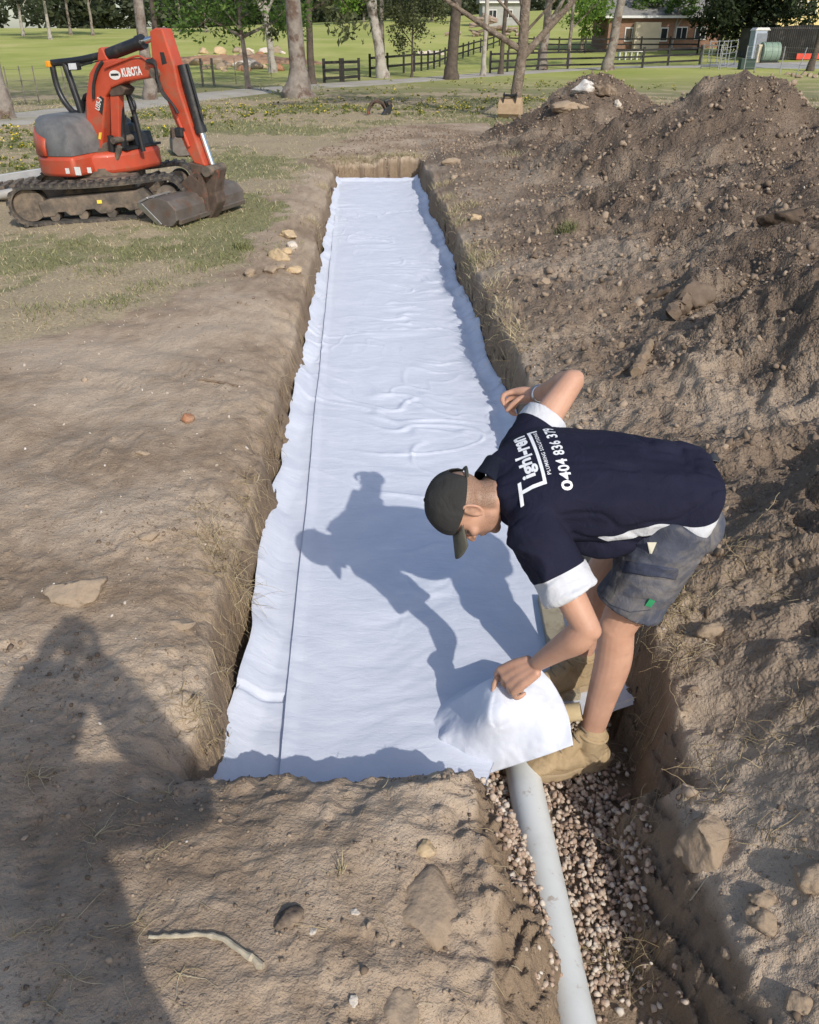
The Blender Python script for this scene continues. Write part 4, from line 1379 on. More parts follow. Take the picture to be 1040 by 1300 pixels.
# folds: drag lines from shoulder to waist, bunching at the hem and armpit
w = cv * np.array([5.0, 13.0, 10.0]) + 0.5 * fbm3(cv * 6, 2, 3)[:, None]
fold = 0.030 * fbm3(w, 2, 11) - 0.006 * np.exp(-(fbm3(w * 0.8 + 7, 2, 15) / 0.05) ** 2) + 0.006 * fbm3(cv * np.array([22, 9, 14]), 2, 12) * sstep(0.62, 0.80, cv[:, 0])
fold = fold + 0.010 * (0.5 - np.abs(fbm3(cv * np.array([9.0, 5.0, 16.0]) + 4, 2, 14)) * 2.4) * sstep(0.58, 0.46, cv[:, 2]) * 0.8
fold = fold * (1 - 0.85 * np.exp(-((cv[:, 0] - 0.42) / 0.13) ** 4) * sstep(0.3, 0.6, nn[:, 2]))
cv = cv + nn * fold[:, None]
cuffL = np.minimum(tL - 0.44, 0.12 - rL); cuffR = np.minimum(tR - 0.36, 0.12 - rR) 
cuffL = cuffL * 0.35; cuffR = cuffR * 0.35
# white flash along the near side by the hem
sx = (cv[:, 0] - 0.56) / 0.33
lowz = 0.478 + 0.020 * np.clip(sx, 0, 1) - 0.012 * np.sin(sx * 9)
wid = 0.004 + 0.030 * np.clip(sx, 0, 1) ** 0.7
flash = np.minimum(wid - np.abs(cv[:, 2] - lowz), np.minimum(cv[:, 0] - 0.56, 2.20 - cv[:, 1]))
vattr(me, 'white', np.clip(np.maximum(np.maximum(cuffL, cuffR), flash), -0.5, 0.5))
shirt = finish(me, 'shirt', cv, NAVY, man)
mworld = Matrix.Translation(man.location)
bvh = BVHTree.FromPolygons([Vector(q) for q in cv], [tuple(p.vertices) for p in me.polygons])

# collar: band and fold round the neck
mb = MB()
nc = V3(0.262, 2.262, 0.545); nd = (Vector(hp(0, -0.02, -0.05)) - V3(0.33, 2.27, 0.55)).normalized()
ca_ = nd.orthogonal().normalized(); cb_ = nd.cross(ca_)
rings = [(-0.034, 0.098), (-0.012, 0.086), (0.014, 0.075), (0.026, 0.070), (0.028, 0.066), (0.014, 0.067), (-0.02, 0.070)]
v = []; f = []; n = 40
for (h_, r_) in rings:
    for k in range(n):
        a = 2 * PI * k / n
        v.append(nc + nd * (h_ + 0.004 * math.sin(3 * a)) + (ca_ * math.cos(a) + cb_ * math.sin(a)) * r_)
for j in range(len(rings) - 1):
    for k in range(n):
        f.append((j * n + k, j * n + (k + 1) % n, (j + 1) * n + (k + 1) % n, (j + 1) * n + k))
mb.add([q - man.location for q in v], f).build('collar', cloth('navy_rib', (0.011, 0.014, 0.026), (0.016, 0.019, 0.033)), shirt, True)

# ---- lettering printed on the back
def back_pt(a, b_):
    """a: across the back from near to far side, b: up towards the neck"""
    o = V3(0.450, 2.085, 0) + V3(0, 1, 0) * a + V3(-1, 0.0, 0) * b_ + V3(0, 0, 1.2)
    hit = bvh.ray_cast(o, V3(0, 0, -1))
    return (hit[0] + hit[1] * 0.0016) if hit[0] is not None else None


def print_mesh(name, me2, fit, skew=0.0):
    """me2 flat mesh in xy; fit (a0, a1, b0, b1)"""
    bm = bmesh.new(); bm.from_mesh(me2)
    bmesh.ops.triangulate(bm, faces=bm.faces)
    for it in range(3):
        long_ = [e for e in bm.edges if e.calc_length() > 0.05]
        if not long_: break
        bmesh.ops.subdivide_edges(bm, edges=long_, cuts=1)
        bmesh.ops.triangulate(bm, faces=bm.faces)
    xs = [v_.co.x for v_ in bm.verts]; ys = [v_.co.y for v_ in bm.verts]
    x0, x1, y0, y1 = min(xs), max(xs), min(ys), max(ys)
    bad = []
    for v_ in bm.verts:
        a = fit[0] + (v_.co.x - x0) / (x1 - x0) * (fit[1] - fit[0]); b_ = fit[2] + (v_.co.y - y0) / (y1 - y0) * (fit[3] - fit[2]) + skew * a
        q = back_pt(a, b_)
        if q is None: bad.append(v_)
        else: v_.co = q - man.location
    if bad: bmesh.ops.delete(bm, geom=bad, context='VERTS')
    out = bpy.data.meshes.new(name); bm.to_mesh(out); bm.free()
    return link(name, out, WHITEP, shirt)


def text_mesh(s_, bold=0.02, space=1.0):
    cu = bpy.data.curves.new('t', 'FONT'); cu.body = s_; cu.size = 1.0; cu.offset = bold; cu.space_character = space; cu.resolution_u = 3
    o = bpy.data.objects.new('t', cu); COL.objects.link(o)
    dg = bpy.context.evaluated_depsgraph_get(); dg.update()
    me2 = bpy.data.meshes.new_from_object(o.evaluated_get(dg))
    bpy.data.objects.remove(o)
    return me2


def poly_mesh(polys):
    me2 = bpy.data.meshes.new('p'); v = []; f = []
    for P in polys:
        f.append(tuple(range(len(v), len(v) + len(P)))); v += [(x, y, 0) for x, y in P]
    me2.from_pydata(v, [], f); return me2


SK = 0.09
print_mesh('phone_number', text_mesh('0404 836 379', 0.028, 1.08), (0.008, 0.285, -0.026, 0.008), SK)
print_mesh('subtitle', text_mesh('PLUMBING SOLUTIONS', 0.018, 1.15), (0.056, 0.262, 0.0290, 0.0395), SK)
print_mesh('logo_lettering', text_mesh('igh', 0.035, 1.0), (0.064, 0.145, 0.060, 0.110), SK)
print_mesh('logo_lettering', text_mesh('l-ren', 0.035, 1.0), (0.150, 0.270, 0.064, 0.114), SK)
def rect(x0, x1, y0, y1): return [(x0, y0), (x1, y0), (x1, y1), (x0, y1)]
print_mesh('logo_swash', poly_mesh([rect(0.030, 0.262, 0.0, 0.009)]), (0.030, 0.278, 0.046, 0.0555), SK)
print_mesh('logo_stem', poly_mesh([rect(0, 0.01, 0, 0.06)]), (0.030, 0.0405, 0.0555, 0.114), SK)
print_mesh('logo_crossbar', poly_mesh([rect(0, 0.05, 0, 0.008)]), (0.003, 0.064, 0.114, 0.1235), SK)
print_mesh('logo_tick', poly_mesh([rect(0, 0.008, 0, 0.02)]), (0.268, 0.278, 0.026, 0.046), SK)

# ---- shorts
mb = MB()
hl, kl, hr_, kr = (Vector(J[k]) for k in ('hipL', 'kneeL', 'hipR', 'kneeR'))
pel = [((0.76, 2.26, 0.505), V3(0, 1, 0), V3(0.1, 0, 1), 0.155, 0.095), ((0.80, 2.26, 0.49), V3(0, 1, 0), V3(0.3, 0, 1), 0.170, 0.112), ((0.85, 2.26, 0.468), V3(0, 1, 0), V3(0.7, 0, 1), 0.184, 0.132), ((0.86, 2.26, 0.42), V3(0, 1, 0), V3(1, 0, 0.6), 0.182, 0.118), ((0.84, 2.26, 0.36), V3(0, 1, 0), V3(1, 0, 0.2), 0.165, 0.09)]
loft(mb, pel, 32, 2.4)
mb.ell((0.895, 2.20, 0.445), (0.082, 0.10, 0.10)); mb.ell((0.895, 2.33, 0.445), (0.082, 0.10, 0.10))
def shortleg(h, k, t1, r0, r1):
    e = h.lerp(k, t1)
    Q = bspline_patch(np.array([[list(h + V3(0.01, 0, 0.02)) + [r0], list(h.lerp(k, t1 * 0.4)) + [r0 * 1.0], list(h.lerp(k, t1 * 0.8)) + [r1 * 1.0], list(e) + [r1 * 1.03]]] * 2), 16, 2)[0]
    mb.tube([Vector(q[:3]) for q in Q], [q[3] for q in Q], 26)
shortleg(hl, kl, 0.80, 0.116, 0.106)
shortleg(hr_, kr, 0.66, 0.108, 0.094)
me, cv = remeshed(mb, 'shorts', 0.0058, 7)
nn = normals(me)
fold = 0.011 * fbm3(cv * np.array([9, 9, 17.0]) + 3, 3, 21) + 0.006 * (0.5 - np.abs(fbm3(cv * np.array([14.0, 8.0, 24.0]), 2, 22)) * 2.2)
cv = cv + nn * fold[:, None]
shorts = finish(me, 'shorts', cv, GREYSH, man)
sb = BVHTree.FromPolygons([Vector(q) for q in cv], [tuple(p.vertices) for p in me.polygons])


def on_shorts(px, py, off=0.002):
    d = Vector(ray(px, py)).normalized()
    hit = sb.ray_cast(V3(0, 0, CAM_Z), d)
    return (hit[0] + hit[1] * off) if hit[0] is not None else None


def seam(pix, r, m_, name, off=0.0015):
    P = []
    for i in range(len(pix) - 1):
        for t in np.linspace(0, 1, 7)[:-1]:
            P.append((pix[i][0] * (1 - t) + pix[i + 1][0] * t, pix[i][1] * (1 - t) + pix[i + 1][1] * t))
    P.append(pix[-1])
    Q = [on_shorts(*p, off) for p in P]; Q = [q - man.location for q in Q if q is not None]
    if len(Q) > 2: return MB().tube(Q, r, 6).build(name, m_, shorts, True)


SEAMM = cloth('shorts_seam', (0.04, 0.045, 0.066), (0.07, 0.075, 0.10))
seam([(752, 741), (775, 768), (800, 777), (826, 774)], 0.0011, SEAMM, 'hem_stitch')


def cloth_patch(c4, name, mt, off=0.004, nu=16, nv=8):
    """a sewn-on patch: four corners in the photograph, laid on the shorts"""
    v = []; f = []
    for i in range(nu + 1):
        for j in range(nv + 1):
            u, w = i / nu, j / nv
            p_ = [(c4[0][k] * (1 - u) + c4[1][k] * u) * (1 - w) + (c4[3][k] * (1 - u) + c4[2][k] * u) * w for k in (0, 1)]
            e = min(u, 1 - u, w, 1 - w)
            q_ = on_shorts(p_[0], p_[1], off * min(1, e * 9 + 0.15) + 0.0015 * math.sin(u * 11 + w * 3))
            if q_ is None: return None
            v.append(q_ - man.location)
    for i in range(nu):
        for j in range(nv): f.append((i * (nv + 1) + j, (i + 1) * (nv + 1) + j, (i + 1) * (nv + 1) + j + 1, i * (nv + 1) + j + 1))
    return MB().add(v, f).build(name, mt, shorts, True)


cloth_patch([(795, 712), (864, 722), (858, 736), (790, 727)], 'pocket_flap', cloth('blue_grey_flap', (0.035, 0.042, 0.070), (0.06, 0.07, 0.105), None, (0.16, 0.145, 0.13), 0.55, 0.75), 0.006)
cloth_patch([(791, 728), (856, 738), (836, 764), (780, 755)], 'cargo_pocket', GREYSH, 0.005)
q = on_shorts(825, 765, 0.004)
if q is not None:
    MB().box(q - man.location, (0.020, 0.006, 0.026), Matrix.Rotation(0.4, 3, 'Y')).build('brand_tag', GREENT, shorts)
# cream cloth tag hanging below the shirt hem
q = on_shorts(828, 694, 0.006)
if q is not None:
    q = q - man.location
    MB().add([q + V3(-.014, 0, .016), q + V3(.014, 0, .016), q + V3(.004, -.004, -.022), q + V3(-.002, -.002, -.022)], [(0, 1, 2, 3)]).build('rag_tip', mat('cream_rag', (0.55, 0.53, 0.42), (0.66, 0.63, 0.52), 20, 0.9), shorts)

# ---- cap
def cap_pt(th, ph, grow=0.0):
    """th from the crown down, ph round the head from the front"""
    r = (0.0845 + grow, 0.1065 + grow, 0.102 + grow)
    l = r[0] * math.sin(th) * math.sin(ph); f = r[1] * math.sin(th) * math.cos(ph); u = r[2] * math.cos(th)
    # front panel stands up straighter
    if math.cos(ph) > 0: u += 0.010 * math.cos(ph) * math.sin(th) ** 2 * 1.0
    return Vector(hp(l, f - 0.008, u + 0.036)) - man.location


nth, nph = 16, 64
grid = []
for i in range(nth + 1):
    for k in range(nph):
        ph = 2 * PI * k / nph
        low = 1.62 + 0.10 * (1 - math.cos(ph)) / 2
        # arched opening at the back above the strap
        back = max(0, 1 - ((ph - PI) / 0.42) ** 2)
        low -= 0.55 * math.sqrt(back) if back > 0 else 0
        th = low * i / nth
        seamd = 0.0012 * math.exp(-((((ph / (PI / 3)) % 1) - 0.5) / 0.06) ** 2)
        grid.append(cap_pt(th, ph + PI / 6 * 0, -seamd + 0.0015 * math.sin(ph * 3 + i * 0.5) * math.sin(th)))
f = []
for i in range(nth):
    for k in range(nph):
        k2 = (k + 1) % nph
        f.append((i * nph + k, (i + 1) * nph + k, (i + 1) * nph + k2, i * nph + k2))
cap = MB().add(grid, f).build('cap', CAPM, man, True)
mo = cap.modifiers.new('th', 'SOLIDIFY'); mo.thickness = 0.003; mo.offset = -1
# brim
v = []; f = []
nb, mbn = 22, 8
for i in range(nb + 1):
    ph = (-1 + 2 * i / nb) * 1.08
    for j in range(mbn + 1):
        t = j / mbn
        L = 0.086 * math.cos(ph * 0.75) ** 0.5
        base_l = 0.082 * math.sin(ph); base_f = 0.1035 * math.cos(ph) - 0.010
        l = base_l * (1 - 0.10 * t); fo = base_f + L * t
        u = 0.034 + 0.004 - 0.018 * t - 0.42 * l * l / 0.09 * (0.6 + 0.5 * t)
        v.append(Vector(hp(l, fo, u)) - man.location)
for i in range(nb):
    for j in range(mbn):
        f.append((i * (mbn + 1) + j, i * (mbn + 1) + j + 1, (i + 1) * (mbn + 1) + j + 1, (i + 1) * (mbn + 1) + j))
brim = MB().add(v, f).build('brim', BRIMM, cap, True)
mo = brim.modifiers.new('th', 'SOLIDIFY'); mo.thickness = 0.005; mo.offset = 0
MB().ell(Vector(hp(0, -0.008, 0.136)) - man.location, (0.008, 0.008, 0.005), hR, 12, 8).build('button', CAPM, cap, True)
MB().tube([cap_pt(1.70, PI - 0.50 + 1.0 * k / 10, 0.002) for k in range(11)], 0.0075, 8, True, 0.3).build('strap', BRIMM, cap, True)

# ---- boots
def boot(ank, toe, name_label=None, yaw=0):
    ank = Vector(ank); fx = Vector((toe[0], toe[1], 0)).normalized(); up = V3(0, 0, 1); sd = up.cross(fx)
    zs = ank.z - 0.095                                       # sole bottom
    o0 = Vector((ank.x, ank.y, zs))
    P = lambda f_, s_, u: o0 + fx * f_ + sd * s_ + up * u
    mb = MB()
    Rm = Matrix((fx, sd, up)).transposed()
    mb.ell(P(-0.040, 0, 0.055), (0.046, 0.040, 0.052), Rm); mb.ell(P(0.02, 0, 0.060), (0.070, 0.043, 0.050), Rm)
    mb.ell(P(0.09, 0, 0.055), (0.07, 0.047, 0.040), Rm); mb.ell(P(0.165, 0, 0.048), (0.058, 0.051, 0.034), Rm)
    limb(mb, [P(-0.015, 0, 0.07), P(-0.012, 0, 0.12), P(-0.012, 0, 0.155)], [0.050, 0.049, 0.051], 20, 4)
    limb(mb, [P(0.045, 0, 0.135), P(0.075, 0, 0.100), P(0.13, 0, 0.070)], [0.026, 0.034, 0.036], 14, 5)
    limb(mb, [P(0.035, 0, 0.155), P(0.055, 0, 0.118)], [0.022, 0.026], 12, 4)
    me, cv = remeshed(mb, 'boot', 0.0045, 5)
    rel = (cv - np.array(o0)); fl = rel @ np.array(fx); sl = rel @ np.array(sd); ul = rel[:, 2]
    nn = normals(me)
    # creases over the toe break, quarter seam
    cr = -0.003 * np.exp(-((fl - 0.115 - 0.2 * np.abs(sl)) / 0.006) ** 2) - 0.0025 * np.exp(-((fl - 0.095 - 0.25 * np.abs(sl)) / 0.006) ** 2) - 0.0025 * np.exp(-((fl - 0.015 - 0.35 * (ul - 0.05)) / 0.004) ** 2) * (ul < 0.12)
    cv = cv + nn * (cr + 0.004 * fbm3(cv * 30, 2, 31))[:, None]
    keep = rel[:, 2] > 0.016
    b_ = finish(me, 'boot', cv, BOOT, man)
    # sole
    out = []
    for k in range(44):
        a = 2 * PI * k / 44
        f_ = 0.066 + 0.160 * math.cos(a); half = 0.041 + 0.014 * sstep(0.0, 0.12, f_) - 0.006 * math.exp(-((f_ - 0.03) / 0.04) ** 2)
        s_ = half * math.copysign(abs(math.sin(a)) ** 0.72, math.sin(a))
        out.append((f_, s_))
    m2 = MB()
    v = []; f = []
    for (h_, g) in ((0.0, 0.97), (0.006, 1.0), (0.020, 1.0), (0.026, 1.02), (0.034, 1.02), (0.037, 0.98)):
        for (f_, s_) in out:
            v.append(P((f_ - 0.066) * g + 0.066, s_ * g, h_ + 0.010 * max(0, f_ - 0.17) / 0.06) - man.location)
    for j in range(5):
        for k in range(44):
            f.append((j * 44 + k, j * 44 + (k + 1) % 44, (j + 1) * 44 + (k + 1) % 44, (j + 1) * 44 + k))
    f.append(tuple(range(43, -1, -1))); f.append(tuple(range(5 * 44, 6 * 44)))
    m2.add(v, f).build('sole', SOLE, b_, True)
    # laces and collar
    lb = BVHTree.FromPolygons([Vector(q) for q in cv], [tuple(p.vertices) for p in me.polygons])
    for i in range(5):
        f0 = 0.118 - 0.019 * i
        q = []
        for t in np.linspace(-1, 1, 7):
            h_ = lb.ray_cast(P(f0 + 0.09 - 0.006 * (1 if i % 2 else -1) * t, t * 0.024, 0.22 + 0.03 * i), (P(-0.10, 0, -0.10) - P(0, 0, 0)).normalized())
            if h_[0] is not None: q.append(h_[0] + h_[1] * 0.003 - man.location)
        if len(q) > 2: MB().tube(q, 0.0026, 6).build('lace', LACE, b_, True)
    m3 = MB()
    q = [P(-0.012 + 0.050 * math.cos(2 * PI * k / 24), 0.050 * math.sin(2 * PI * k / 24), 0.158 + 0.010 * math.cos(2 * PI * k / 24)) - man.location for k in range(25)]
    m3.tube(q, 0.006, 8, False).build('padded_collar', BOOT, b_, True)
    MB().tube([P(-0.008, 0, 0.13) - man.location, P(-0.008, 0, 0.172) - man.location], 0.043, 18).build('sock', DARKW, man, True)
    return b_


boot(J['ankL'], TOE_L)
boot(J['ankR'], TOE_R)
# watch on the far wrist
wr = Vector(J['wrR']); wd = (wr - Vector(J['elR'])).normalized(); wa = wd.orthogonal().normalized(); wb = wd.cross(wa)
watch = MB().tube([wr - wd * 0.02 + (wa * math.cos(2 * PI * k / 20) + wb * math.sin(2 * PI * k / 20)) * 0.029 for k in range(21)], 0.007, 8, False, 0.5).build('wrist_watch', STEEL, smooth=True)
tag(watch, 'steel watch on the raised far wrist of the bending worker', 'watch')

# ------------------------------------------------------------------ the photographer, whose shadow falls on the soil
pz = tz(-0.03, -0.36)
pho = thing('person', 'photographer standing behind the camera whose shadow falls on the soil', 'person', (-0.03, -0.36, pz))
mb = MB()
O = Vector((-0.03, -0.36, pz))
hp2, hR2 = head_mesh(mb, V3(0.035, -0.25, 1.675), V3(-1, 0, 0), V3(0, 0.97, -0.24), V3(0, 0.24, 0.97))
limb(mb, [V3(0.03, -0.28, 1.59), V3(-0.03, -0.37, 1.46)], [0.056, 0.065], 16, 4)
limb(mb, [V3(-0.04, -0.38, 1.42), V3(-0.03, -0.37, 1.2), V3(-0.03, -0.36, 1.0), V3(-0.03, -0.36, 0.92)], [0.11, 0.13, 0.13, 0.135], 20, 5)
for s_ in (-1, 1):
    sh = V3(-0.04 + s_ * 0.17, -0.37, 1.44); el = V3(-0.02 + s_ * 0.29, -0.12, 1.24); wr = V3(s_ * 0.075, -0.07, 1.66) if s_ > 0 else V3(-0.11, -0.10, 1.64)
    limb(mb, [V3(-0.04, -0.37, 1.42), sh, sh.lerp(el, 0.5), el], [0.08, 0.062, 0.054, 0.044], 16, 5)
    limb(mb, [el, el.lerp(wr, 0.3), wr], [0.044, 0.046, 0.028], 16, 5)
    k1 = V3(s_ * 0.078, -0.040, 1.74); k4 = V3(s_ * 0.080, -0.045, 1.675)
    hand(mb, wr, k1, k4, (-s_, 0.3, 0), [(0.5, 0.8, 0.5)] * 4, [0.08, 0.085, 0.08, 0.066], [wr + V3(-s_ * 0.01, 0.02, 0.02), wr + V3(-s_ * 0.03, 0.0, 0.05), wr + V3(-s_ * 0.045, 0.0, 0.07), wr + V3(-s_ * 0.05, 0.0, 0.09)])
    limb(mb, [V3(-0.03 + s_ * 0.09, -0.36, 0.92), V3(-0.03 + s_ * 0.12, -0.33, 0.5 + pz), V3(-0.03 + s_ * 0.14, -0.38, 0.09 + pz)], [0.105, 0.062, 0.045], 18, 6)
    limb(mb, [V3(-0.03 + s_ * 0.14, -0.41, 0.045 + pz), V3(-0.03 + s_ * 0.16, -0.20, 0.038 + pz)], [0.045, 0.040], 14, 4)
me, cv = remeshed(mb, 'body', 0.009, 3)
for k_ in ('stubble', 'hair', 'grime'): vattr(me, k_, np.zeros(len(cv)))
finish(me, 'body', cv, SKIN, pho)
mb = MB()
limb(mb, [V3(-0.04, -0.38, 1.46), V3(-0.03, -0.37, 1.2), V3(-0.03, -0.36, 1.0), V3(-0.03, -0.36, 0.88)], [0.10, 0.155, 0.155, 0.17], 20, 5)
for s_ in (-1, 1):
    el = V3(-0.02 + s_ * 0.27, -0.12, 1.27); wr = V3(0.080, -0.085, 1.62) if s_ > 0 else V3(-0.11, -0.11, 1.62)
    limb(mb, [V3(-0.04, -0.37, 1.44), V3(-0.04 + s_ * 0.17, -0.37, 1.44), V3(-0.03 + s_ * 0.24, -0.22, 1.33), el], [0.10, 0.095, 0.085, 0.075], 16, 5)
    limb(mb, [el, el.lerp(wr, 0.5), wr], [0.078, 0.082, 0.066], 16, 5)
me, cv = remeshed(mb, 'shirt', 0.009, 3)
finish(me, 'shirt', cv, mat('plain_work_shirt', (0.05, 0.06, 0.09), (0.07, 0.08, 0.11), 12, 0.9), pho)
mb = MB()
for s_ in (-1, 1):
    limb(mb, [V3(-0.03 + s_ * 0.07, -0.36, 0.95), V3(-0.03 + s_ * 0.12, -0.34, 0.5 + pz), V3(-0.03 + s_ * 0.14, -0.37, 0.10 + pz)], [0.125, 0.09, 0.075], 18, 6)
me, cv = remeshed(mb, 'trousers', 0.009, 3)
finish(me, 'trousers', cv, mat('plain_trousers', (0.06, 0.06, 0.06), (0.09, 0.09, 0.085), 12, 0.9), pho)
phone = MB().box((0, -0.035, 1.735), (0.076, 0.009, 0.155), Matrix.Rotation(math.radians(-12), 3, 'X')).build('phone', mat('black_glass', (0.01, 0.01, 0.012), (0.015, 0.015, 0.017), 10, 0.1), bevel=0.004)
tag(phone, 'slim black phone held up in both hands by the photographer', 'phone')
# ================================================================== excavator
EC = Vector((-3.48, 10.12, 0.0)); EC.z = tz(EC.x, EC.y) - 0.005
HEAD_A = math.radians(-22)
TILT = Matrix.Rotation(math.radians(-2.2), 4, Vector((-math.sin(math.radians(8)), math.cos(math.radians(8)), 0)))
EM = Matrix.Translation(EC) @ TILT @ Matrix.Rotation(HEAD_A, 4, 'Z')
exc = thing('excavator', 'orange red mini excavator with black frame parked on the grass', 'excavator')
exc.matrix_world = EM
EMI = EM.inverted()


def EX(px, py, left=0.0):
    """point of the photograph on the machine's lengthwise plane y = left -> (a, z) of the machine"""
    o = EMI @ V3(0, 0, CAM_Z); d = EMI.to_3x3() @ Vector(ray(px, py))
    t = (left - o.y) / d.y
    q = o + d * t
    return (q.x, q.z)


def ex3(px, py, left):
    a, z = EX(px, py, left); return V3(a, left, z)


def EXL(pix, left=0.0): return [EX(px, py, left) for px, py in pix]


ORANGE = mat('orange_red_paint', (0.41, 0.058, 0.026), (0.51, 0.080, 0.035), 5, 0.5, bscale=40, bstr=0.05, dirt=(0.30, 0.13, 0.075), dscale=6, dlo=0.52, dhi=0.75, coat=0.15)
HOOD = mat('faded_grey_hood', (0.085, 0.088, 0.092), (0.16, 0.162, 0.165), 5, 0.55, dirt=(0.21, 0.205, 0.20), dscale=4, dlo=0.48, dhi=0.72)
BLACKP = mat('black_paint', (0.012, 0.013, 0.015), (0.022, 0.023, 0.026), 8, 0.4, dirt=(0.07, 0.06, 0.05), dscale=9, dlo=0.55, dhi=0.75)
RUBBER = mat('dusty_rubber', (0.030, 0.029, 0.028), (0.060, 0.055, 0.050), 9, 0.9, bscale=40, bstr=0.3, dirt=(0.155, 0.125, 0.095), dscale=6, dlo=0.45, dhi=0.68)
MUDDY = mat('muddy_steel', (0.055, 0.047, 0.040), (0.12, 0.10, 0.08), 8, 0.85, bscale=30, bstr=0.4, dirt=(0.21, 0.16, 0.115), dscale=7, dlo=0.42, dhi=0.66)
BUCKETM = mat('worn_bucket_steel', (0.105, 0.088, 0.075), (0.175, 0.155, 0.138), 6, 0.6, 0.25, bscale=30, bstr=0.3, dirt=(0.14, 0.075, 0.045), dscale=8, dlo=0.5, dhi=0.7)
RUST = mat('rusty_linkage', (0.055, 0.040, 0.031), (0.12, 0.082, 0.060), 12, 0.85, bscale=40, bstr=0.5, dirt=(0.24, 0.075, 0.04), dscale=7, dlo=0.58, dhi=0.66)
CHROME = mat('chrome_rod', (0.75, 0.75, 0.76), (0.85, 0.85, 0.85), 10, 0.15, 1.0)
HOSE = mat('black_hose', (0.015, 0.015, 0.016), (0.03, 0.03, 0.03), 30, 0.6)
LAMPG = mat('lamp_glass', (0.55, 0.57, 0.60), (0.70, 0.72, 0.74), 20, 0.2)
AMBER = mat('amber_lens', (0.75, 0.28, 0.02), (0.85, 0.35, 0.03), 20, 0.3)
DECALW = mat('white_decal', (0.66, 0.66, 0.64), (0.76, 0.76, 0.74), 30, 0.6)
DECALY = mat('yellow_decal', (0.75, 0.55, 0.05), (0.82, 0.62, 0.08), 30, 0.6)
DECALK = mat('black_decal', (0.02, 0.02, 0.02), (0.035, 0.035, 0.035), 30, 0.5)

# ---- undercarriage, turned against the house
RT = Matrix.Rotation(math.radians(30), 4, 'Z')
def rt(p): return RT @ Vector(p)
def rbox(m_, c, size): return m_.box(rt(c), size, RT.to_3x3())
for side in (-1, 1):
    yc_ = side * 0.60
    R0, x0, x1, zc = 0.205, -0.72, 0.74, 0.215
    path = []
    n = 14
    for k in range(n + 1):
        a = PI / 2 + PI * k / n; path.append((x0 + R0 * math.cos(a), zc + R0 * math.sin(a)))
    for k in range(1, 14): path.append((x0 + (x1 - x0) * k / 14, zc - R0))
    for k in range(n + 1):
        a = -PI / 2 + PI * k / n; path.append((x1 + R0 * math.cos(a), zc + R0 * math.sin(a) + 0.01))
    for k in range(1, 14):
        t = k / 14; path.append((x1 + (x0 - x1) * t, zc + R0 + 0.01 * (1 - t) - 0.030 * math.sin(PI * t)))
    np_ = len(path)
    m1 = MB(); v = []; f = []
    for i, (x, z) in enumerate(path):
        xa, za = path[i - 1]; xb, zb = path[(i + 1) % np_]
        tx, tzz = xb - xa, zb - za; L = math.hypot(tx, tzz); nx, nz = tzz / L, -tx / L
        if (x - 0.0) * nx + (z - zc) * nz < 0: nx, nz = -nx, -nz
        for (o_, y) in ((0, -0.15), (0, 0.15), (-0.035, 0.15), (-0.035, -0.15)):
            v.append(rt((x + nx * o_, yc_ + y, z + nz * o_)))
    for i in range(np_):
        j = (i + 1) % np_
        for k in range(4):
            f.append((i * 4 + k, j * 4 + k, j * 4 + (k + 1) % 4, i * 4 + (k + 1) % 4))
    m1.add(v, f)
    track = m1.build('track', RUBBER, exc)
    # lugs
    per = [0]
    for i in range(np_):
        a = path[i]; b_ = path[(i + 1) % np_]; per.append(per[-1] + math.hypot(b_[0] - a[0], b_[1] - a[1]))
    nl = 44
    for k in range(nl):
        d = per[-1] * k / nl
        i = max(j for j in range(np_) if per[j] <= d); t = (d - per[i]) / (per[i + 1] - per[i])
        a = path[i]; b_ = path[(i + 1) % np_]
        x = a[0] + (b_[0] - a[0]) * t; z = a[1] + (b_[1] - a[1]) * t
        ang = math.atan2(b_[1] - a[1], b_[0] - a[0])
        Rl = RT.to_3x3() @ Matrix.Rotation(-ang, 3, 'Y')
        if k == 0:
            lug_me = None
        q = rt((x, yc_, z))
        if lug_me is None:
            lo = MB().box((0, 0, 0), (0.042, 0.312, 0.036)).build('lug', RUBBER, track, bevel=0.006, seg=1); lug_me = lo.data
        else:
            lo = link('lug', lug_me, None, track)
        lo.matrix_local = Matrix.Translation(q) @ Rl.to_4x4()
    m1 = MB()
    out = yc_ + side * 0.10
    m1.prism([(-0.60, 0.09), (-0.48, 0.09), (-0.44, 0.13), (-0.36, 0.13), (-0.32, 0.09), (-0.20, 0.09), (-0.14, 0.14), (-0.05, 0.14), (0.0, 0.09), (0.12, 0.09), (0.18, 0.14), (0.27, 0.14), (0.32, 0.10), (0.48, 0.12), (0.58, 0.2), (0.50, 0.33), (0.40, 0.30), (-0.50, 0.27), (-0.62, 0.24)], 'y', yc_ - 0.12, yc_ + 0.13 if side > 0 else yc_ + 0.12, RT)
    m1.build('track_frame', MUDDY, track, bevel=0.008)
    MB().cyl(rt((x1, yc_ - 0.13, zc + 0.01)), rt((x1, yc_ + 0.13, zc + 0.01)), 0.115, 24).build('sprocket', MUDDY, track, True)
    MB().cyl(rt((x0, yc_ - 0.09, zc)), rt((x0, yc_ + 0.09, zc)), 0.165, 24).build('idler', MUDDY, track, True)
    for k in range(4):
        xx = -0.48 + 0.30 * k
        MB().cyl(rt((xx, yc_ - 0.11, 0.085)), rt((xx, yc_ + 0.11, 0.085)), 0.05, 14).build('roller', MUDDY, track, True)
    rbox(MB(), (0.02, yc_ - 0.1318 * (1 if side < 0 else -1), 0.215), (0.05, 0.004, 0.035)).build('yellow_sticker', DECALY, track)
